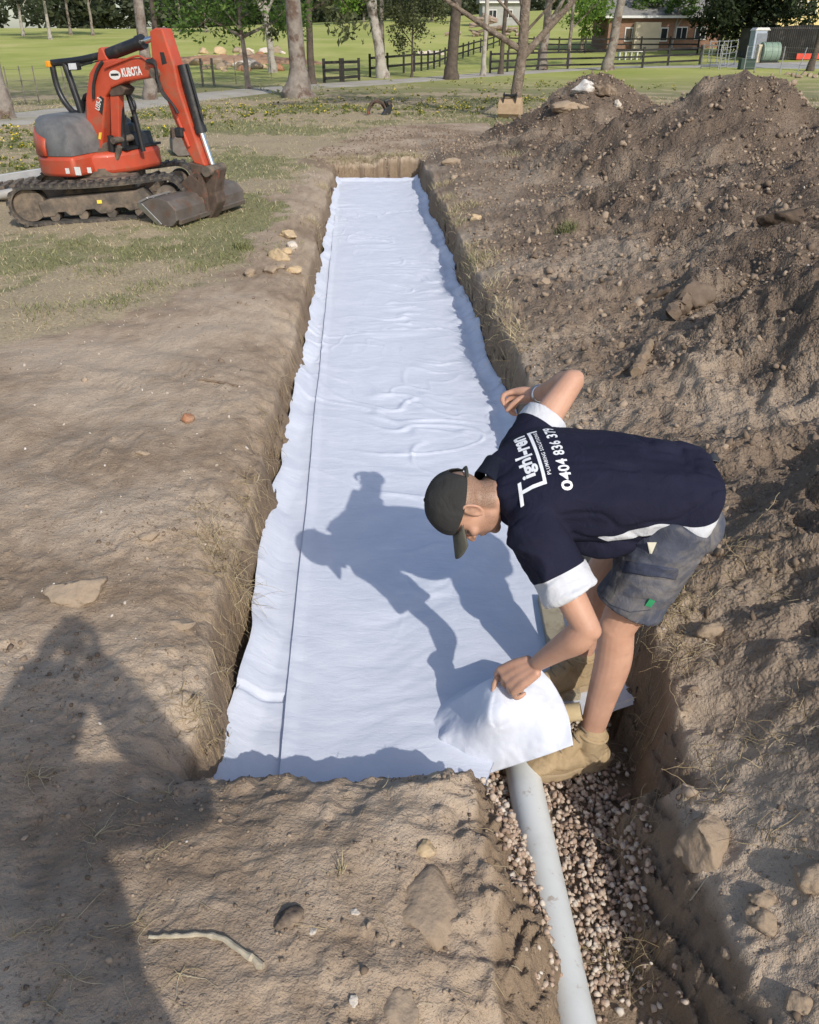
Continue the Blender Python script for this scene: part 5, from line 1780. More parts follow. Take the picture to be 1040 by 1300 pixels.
rbox(MB(), (0, 0, 0.34), (0.75, 1.0, 0.16)).build('car_body', MUDDY, exc, bevel=0.02)
m = MB()
rbox(m, (0.98, 0, 0.24), (0.05, 1.4, 0.34)); rbox(m, (0.65, 0.34, 0.26), (0.6, 0.1, 0.09)); rbox(m, (0.65, -0.34, 0.26), (0.6, 0.1, 0.09))
# (dozer blade is folded behind on this machine, seen only as mount arms)
MB().cyl((0, 0, 0.40), (0, 0, 0.50), 0.34, 32).build('slew_ring', MUDDY, exc, True)

# ---- house
def plan(pts, z0, z1, name, mt, top=1.0, bev=0.03, dz=0.0):
    m_ = MB(); n = len(pts)
    cx = sum(p_[0] for p_ in pts) / n; cy = sum(p_[1] for p_ in pts) / n
    v = [(x, y, z0) for x, y in pts] + [(cx + (x - cx) * top, cy + (y - cy) * top, z1 + dz * (x - cx)) for x, y in pts]
    f = [tuple(range(n - 1, -1, -1)), tuple(range(n, 2 * n))] + [(i, (i + 1) % n, n + (i + 1) % n, n + i) for i in range(n)]
    return m_.add(v, f).build(name, mt, exc, True, bevel=bev, seg=3)


def arc(cx, cy, r, a0, a1, n=10):
    return [(cx + r * math.cos(math.radians(a0 + (a1 - a0) * k / n)), cy + r * math.sin(math.radians(a0 + (a1 - a0) * k / n))) for k in range(n + 1)]


rear = [(0.12, -0.60)] + [(0.12, 0.60)] + arc(-0.08, 0.0, 0.62, 95, 265, 18)
plan(rear, 0.45, 0.66, 'counterweight', ORANGE, 1.0, 0.04)
m = MB()
# bonnet: rounded dome over the engine
v = []; f = []
rows = [(0.662, 1.0, 0.0), (0.82, 0.985, 0.0), (0.93, 0.93, -0.03), (1.00, 0.83, -0.07), (1.035, 0.68, -0.10), (1.045, 0.42, -0.12)]
pts = [(0.10, -0.585), (0.10, 0.05), (0.10, 0.585)] + arc(-0.07, 0.0, 0.60, 95, 265, 22)
n = len(pts)
for (z, k, sh) in rows:
    for (x, y) in pts: v.append((-0.2 + (x + 0.2) * k + sh, y * k, z + 0.06 * (0.1 - x) * (1 if z > 0.8 else 0) * 0))
for j in range(len(rows) - 1):
    for i in range(n): f.append((j * n + i, j * n + (i + 1) % n, (j + 1) * n + (i + 1) % n, (j + 1) * n + i))
f.append(tuple(range((len(rows) - 1) * n, len(rows) * n)))
bon = m.add(v, f).build('bonnet', HOOD, exc, True)
# red rear panel wrapping the bonnet's back
v = []; f = []
ar = arc(-0.07, 0.0, 0.612, 150, 256, 16)
for (z, k) in ((0.664, 1.0), (0.82, 0.99), (0.90, 0.965), (0.94, 0.93)):
    v += [(-0.2 + (x + 0.2) * k, y * k, z - 0.10 * max(0, (i - 9) / 5) * (z - 0.66) * 3) for i, (x, y) in enumerate(ar)]
n = len(ar)
for j in range(3):
    for i in range(n - 1): f.append((j * n + i, j * n + i + 1, (j + 1) * n + i + 1, (j + 1) * n + i))
rp = MB().add(v, f).build('rear_panel', ORANGE, exc, True)
mo = rp.modifiers.new('th', 'SOLIDIFY'); mo.thickness = 0.02; mo.offset = 1
# side decals low on the counterweight
for (px, py, s_, mt_) in ((86, 220, 0.05, DECALW), (99, 220, 0.075, DECALW), (113, 216, 0.05, DECALW)):
    a, z = EX(px, py, -0.61)
    z = min(max(z, 0.52), 0.60); yy_ = -0.60 if a > -0.08 else -math.sqrt(max(0.01, 0.62 ** 2 - (a + 0.08) ** 2))
    MB().box((a, yy_ - 0.006, z), (s_, 0.006, s_ * 1.1)).build('sticker', mt_, exc)
# platform and front skirt on the far side of the boom
plan([(0.10, -0.34), (0.30, -0.20), (0.42, 0.05), (0.44, 0.44), (0.36, 0.60), (0.10, 0.62)], 0.43, 0.66, 'front_skirt', ORANGE, 1.0, 0.05)
MB().box((0.20, 0.26, 0.675), (0.42, 0.62, 0.025)).build('floor_plate', BLACKP, exc)
m = MB(); m.prism(EXL([(157, 200), (158, 168), (172, 168), (182, 198)], 0.25), 'y', 0.20, 0.52)
m.build('front_guard', BLACKP, exc, bevel=0.01)
a_, z_ = EX(160, 182, 0.2)
MB().box((a_, 0.195, z_), (0.07, 0.006, 0.10)).build('sticker', DECALW, exc)
# seat
a_, z_ = EX(118, 158, 0.2)
m = MB(); m.box((a_ + 0.08, 0.24, z_), (0.42, 0.42, 0.13)); seat = m.build('seat_base', BLACKP, exc, bevel=0.04, seg=3)
m = MB(); m.prism(EXL([(107, 152), (109, 128), (114, 121), (121, 124), (122, 152)], 0.1), 'y', 0.08, 0.42)
m.build('seat_back', HOOD, exc, bevel=0.03, seg=3)
m = MB(); m.prism(EXL([(103, 154), (104, 130), (108, 119), (116, 115), (121, 119), (113, 120), (108, 128), (106, 153)], 0.1), 'y', 0.06, 0.44)
m.build('seat_shell', BLACKP, exc, bevel=0.015)
# levers and armrest console
for (pa, pb, yy) in (((156, 172), (158, 146), 0.12), ((166, 172), (168, 148), 0.48)):
    MB().tube([ex3(*pa, yy), ex3((pa[0] + pb[0]) / 2 + 2, (pa[1] + pb[1]) / 2, yy), ex3(*pb, yy)], [0.02, 0.014, 0.022], 8).build('control_lever', BLACKP, exc, True)
a_, z_ = EX(152, 168, 0.2)
MB().box((a_, 0.26, z_), (0.22, 0.24, 0.18)).build('console', BLACKP, exc, bevel=0.03)

# ---- roll frame
def smooth_tube(pts, r, name, mt, parent, n=10, sub=6):
    P = np.array([list(p_) for p_ in pts], float)
    Q = bspline_patch(np.stack([P, P]), (len(P) - 1) * sub + 1, 2)[0] if len(P) > 2 else P
    return MB().tube([Vector(q) for q in Q], r, n).build(name, mt, parent, True)
smooth_tube([ex3(66, 82, 0.0), ex3(72, 108, 0.0), ex3(80, 126, 0.0), ex3(92, 141, 0.0), ex3(101, 146, 0.0), ex3(105, 160, 0.0)], 0.032, 'roll_bar', BLACKP, exc)
smooth_tube([ex3(82, 80, 0.0), ex3(93, 112, 0.0), ex3(104, 146, 0.0), ex3(112, 190, 0.0)], 0.036, 'roll_post', BLACKP, exc)
smooth_tube([ex3(66, 80, 0.0), ex3(100, 76, 0.0), ex3(133, 69, 0.0)], 0.036, 'roof_rail', BLACKP, exc)
q0 = ex3(66, 80, 0.0); q1 = q0 + V3(0, 0.62, 0)
smooth_tube([q0, q1], 0.034, 'roof_crossbar', BLACKP, exc)
w0 = ex3(82, 80, 0.0); w1 = ex3(112, 190, 0.0)
smooth_tube([w0 + V3(0, 0.62, 0), w0.lerp(w1, 0.5) + V3(0, 0.62, 0), w1 + V3(0, 0.62, 0)], 0.036, 'roll_post', BLACKP, exc)
smooth_tube([ex3(160, 112, 0.1), ex3(172, 150, 0.1), ex3(182, 192, 0.1)], 0.028, 'front_post', BLACKP, exc)
smooth_tube([ex3(164, 116, 0.05), ex3(171, 130, 0.05), ex3(172, 138, 0.05), ex3(168, 141, 0.05)], 0.010, 'grab_handle', BLACKP, exc)
q = ex3(65, 81, -0.03)
MB().box(q + V3(-0.03, 0, 0), (0.05, 0.07, 0.06)).build('amber_lamp', AMBER, exc, bevel=0.008)
q = ex3(95, 84, -0.05)
lp = MB().box(q, (0.12, 0.07, 0.075)).build('work_lamp', BLACKP, exc, bevel=0.012)
MB().box(q + V3(0.0, -0.037, 0), (0.105, 0.006, 0.06)).build('lamp_glass', LAMPG, lp, bevel=0.002)
smooth_tube([ex3(101, 84, -0.05), ex3(115, 80, -0.05), ex3(128, 76, -0.05)], 0.007, 'lamp_bracket', BLACKP, exc)

# ---- boom
BW = 0.11
boom_pix = [(118, 191), (117, 124), (121.5, 92), (130, 78), (150, 74), (193, 73), (208, 85), (202, 97), (167, 103), (149, 111), (142, 122), (137, 191)]
m = MB(); m.prism(EXL(boom_pix), 'y', -BW, BW)
boom = m.build('boom', ORANGE, exc, bevel=0.02, seg=2)
m = MB(); m.prism(EXL([(129, 77), (130, 61), (134, 59), (142, 76)]), 'y', -0.07, 0.07); m.build('cylinder_bracket', ORANGE, boom, bevel=0.01)
def plane_text(s_, p0, p1, h, left, mt, name, parent, bold=0.03):
    """flat lettering on the machine's right side from p0 to p1 (a, z)"""
    me2 = text_mesh(s_, bold, 1.0)
    xs = [v_.co.x for v_ in me2.vertices]; ys = [v_.co.y for v_ in me2.vertices]
    x0_, x1_, y0_, y1_ = min(xs), max(xs), min(ys), max(ys)
    d = V3(p1[0] - p0[0], 0, p1[1] - p0[1]); up = V3(-d.z, 0, d.x).normalized()
    for v_ in me2.vertices:
        t = (v_.co.x - x0_) / (x1_ - x0_); b_ = (v_.co.y - y0_) / (y1_ - y0_) * h
        q_ = V3(p0[0], left, p0[1]) + d * t + up * b_
        v_.co = q_
    return link(name, me2, mt, parent)
plane_text('KUBOTA', EX(156, 98, -BW), EX(181, 95, -BW), 0.085, -BW - 0.003, DECALW, 'maker_lettering', boom, 0.045)
c0 = EX(146, 95, -BW)
MB().add([V3(c0[0] + 0.075 * math.cos(2 * PI * k / 24), -BW - 0.003, c0[1] + 0.045 * math.sin(2 * PI * k / 24)) for k in range(24)], [tuple(range(24))]).build('oval_sticker', DECALW, boom)
MB().box((c0[0], -BW - 0.005, c0[1] + 0.004), (0.10, 0.003, 0.020)).build('oval_band', DECALK, boom)
m = MB(); m.prism(EXL([(124, 139), (127, 121), (132, 125), (130, 146)], -BW), 'y', -BW - 0.003, -BW + 0.01); m.build('model_plate', DECALK, boom)
plane_text('U35-3', EX(126.5, 141, -BW), EX(129.5, 126, -BW), 0.06, -BW - 0.005, DECALW, 'model_lettering', boom, 0.03)
m = MB(); m.prism(EXL([(125, 176), (126, 168), (129, 168), (128, 177)], -BW), 'y', -BW - 0.003, -BW + 0.01); m.build('yellow_sticker', DECALY, boom)
# boom ram and its guard in front of the boom
a0, z0 = EX(148, 120); a1, z1 = EX(152, 187)
MB().cyl((a0 + 0.02, 0, z0), (a1 + 0.02, 0, z1 - 0.1), 0.055, 16).build('boom_ram', BLACKP, exc, True)
m = MB(); m.prism(EXL([(145, 121), (156, 120), (157, 184), (147, 186)]), 'y', -0.075, 0.02); m.build('ram_guard', ORANGE, exc, bevel=0.01)
m = MB(); m.prism(EXL([(142, 112), (158, 106), (166, 112), (162, 120), (147, 122)]), 'y', -0.085, 0.085); m.build('ram_mount', RUST, exc, bevel=0.012)
# swing bracket and the knot of links at the boom foot
m = MB(); m.prism(EXL([(113, 186), (128, 184), (150, 176), (160, 196), (152, 224), (135, 232), (112, 232), (116, 210)]), 'y', -0.10, 0.10)
m.build('swing_bracket', MUDDY, exc, bevel=0.015)
m = MB(); m.prism(EXL([(105, 228), (132, 224), (160, 222), (156, 232), (120, 238), (104, 236)]), 'y', -0.16, 0.14); m.build('swing_base', MUDDY, exc, bevel=0.015)
for i, (pa, pb, r) in enumerate((((119, 185), (130, 222), 0.035), ((140, 172), (146, 215), 0.035), ((152, 186), (142, 222), 0.03), ((122, 204), (150, 226), 0.022), ((133, 196), (126, 226), 0.025))):
    A_ = ex3(*pa, -0.13); B_ = ex3(*pb, -0.13)
    MB().tube([A_, B_], r, 10).build('link', BLACKP if i % 2 else MUDDY, exc, True)
for (pa) in ((131, 192), (147, 178), (140, 224)):
    a_, z_ = EX(*pa, -0.12)
    MB().cyl((a_, -0.17, z_), (a_, 0.15, z_), 0.035, 14).build('pin', MUDDY, exc, True)

# ---- arm
arm_pix = [(196, 39), (203, 35), (212, 36), (219, 58), (227, 82), (233, 112), (254, 176), (266, 210), (252, 206), (240, 184), (224, 144), (207, 98), (199, 72)]
m = MB(); m.prism(EXL(arm_pix), 'y', -0.085, 0.085)
armo = m.build('arm', ORANGE, exc, bevel=0.015)
m = MB(); m.prism(EXL([(203, 66), (208, 66), (212, 80), (206, 82)], -0.085), 'y', -0.088, 0.03); m.build('hole_shade', DECALK, armo)  # solid black block, its colour stands for the dark inside an opening
a_, z_ = EX(205, 92); MB().cyl((a_, -0.14, z_), (a_, 0.14, z_), 0.05, 16).build('arm_pin', MUDDY, armo, True)
# arm ram along the top of the boom
A_ = ex3(138, 69, 0.0); B_ = ex3(180, 53, 0.0); C_ = ex3(199, 47, 0.0)
ram = MB().tube([A_, B_], 0.062, 16).build('arm_ram', BLACKP, exc, True)
MB().tube([B_ - (B_ - A_).normalized() * 0.05, B_ + (B_ - A_).normalized() * 0.02], 0.072, 16).build('ram_collar', BLACKP, ram, True)
MB().tube([B_, C_], 0.03, 12).build('ram_rod', CHROME, ram, True)
# bucket ram down the outside of the arm
A_ = ex3(226, 82, 0.0) + V3(0.06, 0, 0); B_ = ex3(249, 166, 0.0) + V3(0.06, 0, 0); C_ = ex3(269, 216, 0.0) + V3(0.03, 0, 0)
ram = MB().tube([A_, B_], 0.056, 16).build('bucket_ram', BLACKP, exc, True)
MB().tube([B_ - (B_ - A_).normalized() * 0.05, B_ + (B_ - A_).normalized() * 0.02], 0.066, 16).build('ram_collar', BLACKP, ram, True)
MB().tube([B_, C_], 0.028, 12).build('ram_rod', CHROME, ram, True)
MB().tube([A_ + V3(0.07, -0.02, 0), B_ + V3(0.06, -0.02, 0.1)], 0.014, 8).build('ram_pipe', BLACKP, ram, True)
# hoses
for i in range(3):
    o_ = -0.10 - 0.03 * i
    smooth_tube([ex3(186, 76 + i, o_), ex3(197, 78 + 2 * i, o_), ex3(198 + i, 100, o_), ex3(207, 116 + i * 2, o_), ex3(219, 132, o_), ex3(226, 142 + i, o_)], 0.013, 'hose', HOSE, exc, 8)
smooth_tube([ex3(130, 78, -0.12), ex3(123, 90, -0.13), ex3(119, 108, -0.13), ex3(119, 125, -0.12)], 0.018, 'hose', HOSE, exc, 8)
smooth_tube([ex3(133, 86, -0.13), ex3(150, 79, -0.13), ex3(174, 71, -0.12), ex3(186, 76, -0.12)], 0.010, 'hose', ORANGE, exc, 8)
smooth_tube([ex3(219, 136, -0.10), ex3(232, 166, -0.10), ex3(240, 186, -0.10)], 0.016, 'steel_pipe', ORANGE, exc, 8)
MB().box(ex3(229, 168, -0.10), (0.10, 0.09, 0.10)).build('hose_block', BLACKP, exc, bevel=0.02)
# bucket linkage
m = MB(); m.prism(EXL([(245, 204), (262, 208), (272, 216), (262, 232), (252, 222)]), 'y', -0.10, 0.10); m.build('arm_tip', RUST, exc, bevel=0.012)
for s_ in (-0.115, 0.115):
    m = MB(); m.prism(EXL([(252, 222), (257, 222), (264, 250), (266, 268), (259, 274), (255, 258)], s_), 'y', s_ - 0.02, s_ + 0.02); m.build('side_link', RUST, exc, bevel=0.006)
m = MB(); m.prism(EXL([(264, 216), (283, 214), (281, 224), (279, 242), (282, 256), (272, 278), (262, 268), (264, 240)]), 'y', -0.085, 0.085); m.build('quick_hitch', RUST, exc, bevel=0.012)
a_, z_ = EX(272, 215); MB().cyl((a_, -0.16, z_), (a_, 0.16, z_), 0.055, 16).build('hitch_pin', MUDDY, exc, True)
a_, z_ = EX(264, 252); MB().cyl((a_, -0.15, z_), (a_, 0.15, z_), 0.04, 16).build('hitch_pin', MUDDY, exc, True)

# ---- mud bucket, lying mouth towards the machine
HW = 0.64
gzl = EMI @ V3(-2.3, 9.5, tz(-2.3, 9.5)); zb = gzl.z
prof = [(0.93, zb + 0.22), (1.07, zb + 0.275), (1.20, zb + 0.285), (1.31, zb + 0.26), (1.395, zb + 0.17), (1.39, zb + 0.07), (1.32, zb + 0.010), (1.17, zb - 0.004)]
prof_i = [(a + (1.20 - a) * 0.075, z + (zb + 0.16 - z) * 0.085) for a, z in prof]
prof_i[0] = (0.932, zb + 0.21); prof_i[-1] = (1.172, zb + 0.004)
m = MB(); m.prism(prof + prof_i[::-1], 'y', -HW, HW)
bk = m.build('bucket', BUCKETM, exc, bevel=0.004, seg=1)
for s_ in (-1, 1):
    y0_, y1_ = sorted((s_ * (HW - 0.002), s_ * (HW + 0.022)))
    MB().prism(prof, 'y', y0_, y1_).build('side_plate', BUCKETM, bk, bevel=0.004, seg=1)
    y0_, y1_ = sorted((s_ * (HW - 0.05), s_ * (HW + 0.03)))
    MB().prism([(0.915, zb + 0.235), (0.935, zb + 0.19), (1.16, zb + 0.0), (1.20, zb + 0.03), (0.985, zb + 0.235)], 'y', s_ * (HW + 0.022), s_ * (HW + 0.034)).build('side_cutter', STEEL, bk, bevel=0.003, seg=1)
MB().box((0.985, 0, zb + 0.262), (0.13, HW * 2, 0.022), Matrix.Rotation(-0.38, 3, 'Y')).build('cutting_edge', mat('polished_edge', (0.26, 0.25, 0.24), (0.38, 0.37, 0.35), 10, 0.45, 0.5), bk, bevel=0.003, seg=1)
MB().box((1.402, 0, zb + 0.05), (0.03, HW * 2 - 0.02, 0.05), Matrix.Rotation(0.3, 3, 'Y')).build('wear_strip', BUCKETM, bk, bevel=0.004, seg=1)
for s_ in (-0.12, 0.12):
    MB().prism([(1.08, zb + 0.25), (1.34, zb + 0.23), (1.42, zb + 0.12), (1.42, zb + 0.34), (1.26, zb + 0.45), (1.13, zb + 0.36)], 'y', s_ - 0.018, s_ + 0.018).build('bucket_ear', RUST, bk, bevel=0.006)
for k in range(6):
    y_ = -HW + 0.12 + 0.2 * k * 1.15
    MB().cyl((1.03, y_, zb + 0.26), (1.022, y_, zb + 0.292), 0.016, 10).build('bolt', STEEL, bk, True)

# ================================================================== attachments lying on the grass
c0 = G(18, 246, 0.05)
ramp_o = thing('loading_ramp', 'dark ribbed steel loading ramp lying on grass behind the excavator', 'ramp', (c0[0], c0[1], tz(c0[0], c0[1])), (0, math.radians(-7), math.radians(12)))
MB().box((-0.15, 0.34, 0.20), (2.0, 0.05, 0.10)).build('side_rail', mat('galvanised', (0.34, 0.35, 0.36), (0.46, 0.46, 0.46), 8, 0.5, 0.4), ramp_o, bevel=0.01)
MB().box((-0.15, 0.0, 0.12), (1.9, 0.62, 0.03)).build('deck', BLACKP, ramp_o, bevel=0.005)
tread_me = None
for k in range(14):
    if tread_me is None:
        t_ = MB().box((0, 0, 0), (0.07, 0.60, 0.035)).build('tread', MUDDY, ramp_o, bevel=0.006, seg=1); tread_me = t_.data
    else: t_ = link('tread', tread_me, None, ramp_o)
    t_.location = (-1.0 + 0.135 * k, 0, 0.150)
MB().tube([(-1.2, -0.42, 0.09), (0.8, -0.42, 0.09)], 0.055, 14).build('side_tube', mat('dull_grey_tube', (0.27, 0.26, 0.25), (0.36, 0.35, 0.33), 8, 0.6), ramp_o, True)


def spare_bucket(px, py, w, h, rotz, label, mt, mt2):
    q = GT(px, py)
    o_ = thing('spare_bucket', label, 'bucket', (q[0], q[1], q[2]), (0, 0, rotz))
    P = [(-0.5 * h, 0.0), (0.30 * h, 0.0), (0.52 * h, 0.22 * h), (0.48 * h, 0.70 * h), (0.18 * h, 0.98 * h), (-0.05 * h, 1.0 * h)]
    Pi = [(x * 0.9 + 0.01, z * 0.9 + 0.045 * h) for x, z in P]; Pi[0] = (P[0][0], 0.02); Pi[-1] = (P[-1][0] - 0.01, P[-1][1] - 0.02)
    MB().prism(P + Pi[::-1], 'y', -w / 2, w / 2).build('shell', mt, o_, bevel=0.004, seg=1)
    for s_ in (-1, 1):
        lo, hi = sorted((s_ * w / 2, s_ * (w / 2 + 0.02)))
        MB().prism(P, 'y', lo, hi).build('side_plate', mt, o_, bevel=0.004, seg=1)
        lo, hi = sorted((s_ * w * 0.28, s_ * (w * 0.28 + 0.02)))
        MB().prism([(0.16 * h, 0.9 * h), (0.46 * h, 0.72 * h), (0.42 * h, 1.2 * h), (0.22 * h, 1.25 * h)], 'y', lo, hi).build('ear', mt2, o_, bevel=0.004, seg=1)
    MB().cyl((0.32 * h, -w * 0.34, 1.1 * h), (0.32 * h, w * 0.34, 1.1 * h), 0.03, 12).build('pin', mt2, o_, True)
    for k in range(3):
        MB().prism([(-0.5 * h - 0.09, 0.0), (-0.45 * h, -0.005), (-0.45 * h, 0.03), (-0.5 * h, 0.03)], 'y', -w / 2 + 0.02 + k * (w - 0.09) / 2, -w / 2 + 0.07 + k * (w - 0.09) / 2).build('tooth', mt2, o_)
    return o_


spare_bucket(232, 197, 0.45, 0.36, math.radians(200), 'small grey digging bucket on grass behind the excavator arm', BUCKETM, RUST)
spare_bucket(648, 150, 0.55, 0.50, math.radians(250), 'narrow tan and black bucket standing before the forked tree', mat('tan_dusty_paint', (0.36, 0.25, 0.15), (0.46, 0.34, 0.22), 8, 0.8), BLACKP)
# rusty looped frame lying in the grass beyond the trench
q = GT(484, 146)
rf = thing('ripper_tine', 'dark rusty ripper tine with a looped frame lying in grass', 'ripper', (q[0], q[1], q[2]), (0, 0, 0.4))
MB().tube([(0.28 * math.cos(PI * k / 12) - 0.12, 0, 0.02 + 0.36 * math.sin(PI * k / 12)) for k in range(13)], 0.030, 8).build('hoop', RUST, rf, True)
MB().tube([(0.24 * math.cos(PI * k / 12) - 0.06, 0.16, 0.02 + 0.30 * math.sin(PI * k / 12)) for k in range(13)], 0.026, 8).build('hoop', RUST, rf, True)
MB().prism([(0.02, 0.0), (0.26, 0.0), (0.34, 0.22), (0.26, 0.40), (0.10, 0.36), (0.16, 0.2)], 'y', -0.05, 0.08).build('shank', BLACKP, rf, bevel=0.01)
MB().cyl((0.20, -0.14, 0.30), (0.20, 0.22, 0.30), 0.04, 12).build('pin', RUST, rf, True)
# ================================================================== background
GT_MIN[0] = 22.0
def drape(path, w, n, z, name, mt, label, cat):
    P = np.array(path, float); P = np.column_stack([P, np.zeros(len(P))])
    Q = bspline_patch(np.stack([P, P]), n, 2)[0][:, :2]
    t = np.gradient(Q, axis=0); t /= np.linalg.norm(t, axis=1)[:, None]
    nr = np.column_stack([-t[:, 1], t[:, 0]])
    k = 7
    V = []
    for j in range(k):
        o_ = (j / (k - 1) - 0.5) * w
        q = Q + nr * o_ * (1 + 0.10 * fbm(Q[:, :1] * 0.7 + j, Q[:, 1:] * 0.7, 2, 301))
        V.append(np.column_stack([q, tzv(q[:, 0], q[:, 1]) + z - (0.05 if j in (0, k - 1) else 0)]))
    V = np.stack(V, 1).reshape(-1, 3)
    return tag(link(name, mesh_np(name, V, grid_faces(n, k)), mt), label, cat, kind='structure')


def gp(px, py):
    q = GT(px, py); return (q[0], q[1])


GRAVELROAD = mat('gravel_drive', (0.33, 0.30, 0.26), (0.46, 0.43, 0.38), 1.2, 0.95, bscale=20, bstr=0.4, dirt=(0.26, 0.24, 0.15), dscale=0.6, dlo=0.5, dhi=0.7)
r0, r1 = gp(60, 146), gp(200, 129)
dv = np.array(r1) - np.array(r0)
drape([tuple(np.array(r0) - dv * 2.2), r0, r1, gp(300, 118), gp(430, 108), gp(560, 99), gp(680, 91), gp(780, 86), gp(900, 84), tuple(np.array(gp(900, 84)) + np.array([25, 3]))], 3.0, 160, 0.045, 'drive', GRAVELROAD, 'pale gravel drive crossing the paddock in front of the trees', 'drive')

# ---- trees
BARKS = dict(
    gum=mat('gum_bark', (0.165, 0.140, 0.120), (0.30, 0.265, 0.23), 3.0, 0.9, bscale=9, bstr=1.0, bdist=0.04, dirt=(0.12, 0.08, 0.06), dscale=1.8, dlo=0.50, dhi=0.60),
    pale=mat('pale_bark', (0.27, 0.245, 0.215), (0.42, 0.39, 0.35), 2.5, 0.85, bscale=9, bstr=0.7, bdist=0.03, dirt=(0.16, 0.13, 0.105), dscale=1.8, dlo=0.52, dhi=0.63),
    dark=mat('dark_bark', (0.055, 0.043, 0.035), (0.12, 0.095, 0.075), 4, 0.95, bscale=12, bstr=0.9, bdist=0.03),
    brown=mat('brown_bark', (0.105, 0.080, 0.060), (0.25, 0.20, 0.155), 9, 0.95, bscale=20, bstr=1.0, bdist=0.05, dirt=(0.32, 0.28, 0.23), dscale=5, dlo=0.58, dhi=0.68))


def leaf_mat(name, c0, c1, c2):
    m, nt, b = nmat(name)
    c = ramp(nt, attr(nt, 'tone'), [(0.0, c0), (0.55, c1), (1.0, c2)])
    nt.links.new(c, b.inputs['Base Color']); b.inputs['Roughness'].default_value = 0.6
    b.inputs['Specular IOR Level'].default_value = 0.3
    tr = nt.nodes.new('ShaderNodeBsdfTranslucent'); nt.links.new(c, tr.inputs[0])
    mx = nt.nodes.new('ShaderNodeMixShader'); mx.inputs[0].default_value = 0.35
    out = [n_ for n_ in nt.nodes if n_.type == 'OUTPUT_MATERIAL'][0]
    nt.links.new(b.outputs[0], mx.inputs[1]); nt.links.new(tr.outputs[0], mx.inputs[2]); nt.links.new(mx.outputs[0], out.inputs[0])
    return m


LEAF = dict(
    olive=leaf_mat('olive_leaves', (0.050, 0.062, 0.026), (0.095, 0.112, 0.045), (0.17, 0.185, 0.085)),
    green=leaf_mat('green_leaves', (0.040, 0.085, 0.016), (0.085, 0.16, 0.030), (0.16, 0.25, 0.055)),
    bright=leaf_mat('bright_leaves', (0.075, 0.15, 0.02), (0.14, 0.25, 0.035), (0.24, 0.36, 0.07)),
    dark=leaf_mat('dark_leaves', (0.014, 0.024, 0.010), (0.030, 0.045, 0.018), (0.06, 0.085, 0.032)),
    far=leaf_mat('far_leaves', (0.035, 0.048, 0.028), (0.065, 0.083, 0.045), (0.11, 0.125, 0.070)))


def leaves(centers, radii, n_each, size, hang=0.0, r=None):
    """leaf sprays: small bent quads filling clumps; tone random on each leaf"""
    r = r or rng
    C = np.repeat(np.asarray(centers), n_each, 0); Rd = np.repeat(np.asarray(radii), n_each)
    n = len(C)
    d = r.normal(size=(n, 3)); d /= np.linalg.norm(d, axis=1)[:, None]
    rad = r.random(n) ** 0.45
    P = C + d * (Rd * rad)[:, None] * np.array([1, 1, 0.75])
    a = r.normal(size=(n, 3)); a[:, 2] = a[:, 2] * (0.6) - hang; a /= np.linalg.norm(a, axis=1)[:, None]
    b_ = np.cross(a, r.normal(size=(n, 3))); b_ /= np.linalg.norm(b_, axis=1)[:, None]
    s1 = size * r.uniform(0.6, 1.4, n)[:, None]; s2 = s1 * r.uniform(0.30, 0.55, n)[:, None]
    nn_ = np.cross(a, b_)
    q = np.stack([P - a * s1, P + b_ * s2 + nn_ * s2 * 0.3, P + a * s1, P - b_ * s2 + nn_ * s2 * 0.3], 1).reshape(-1, 3)
    F = np.arange(n * 4).reshape(n, 4)
    tone = np.repeat(np.clip(r.random(n), 0, 1), 4)
    return q, F, tone


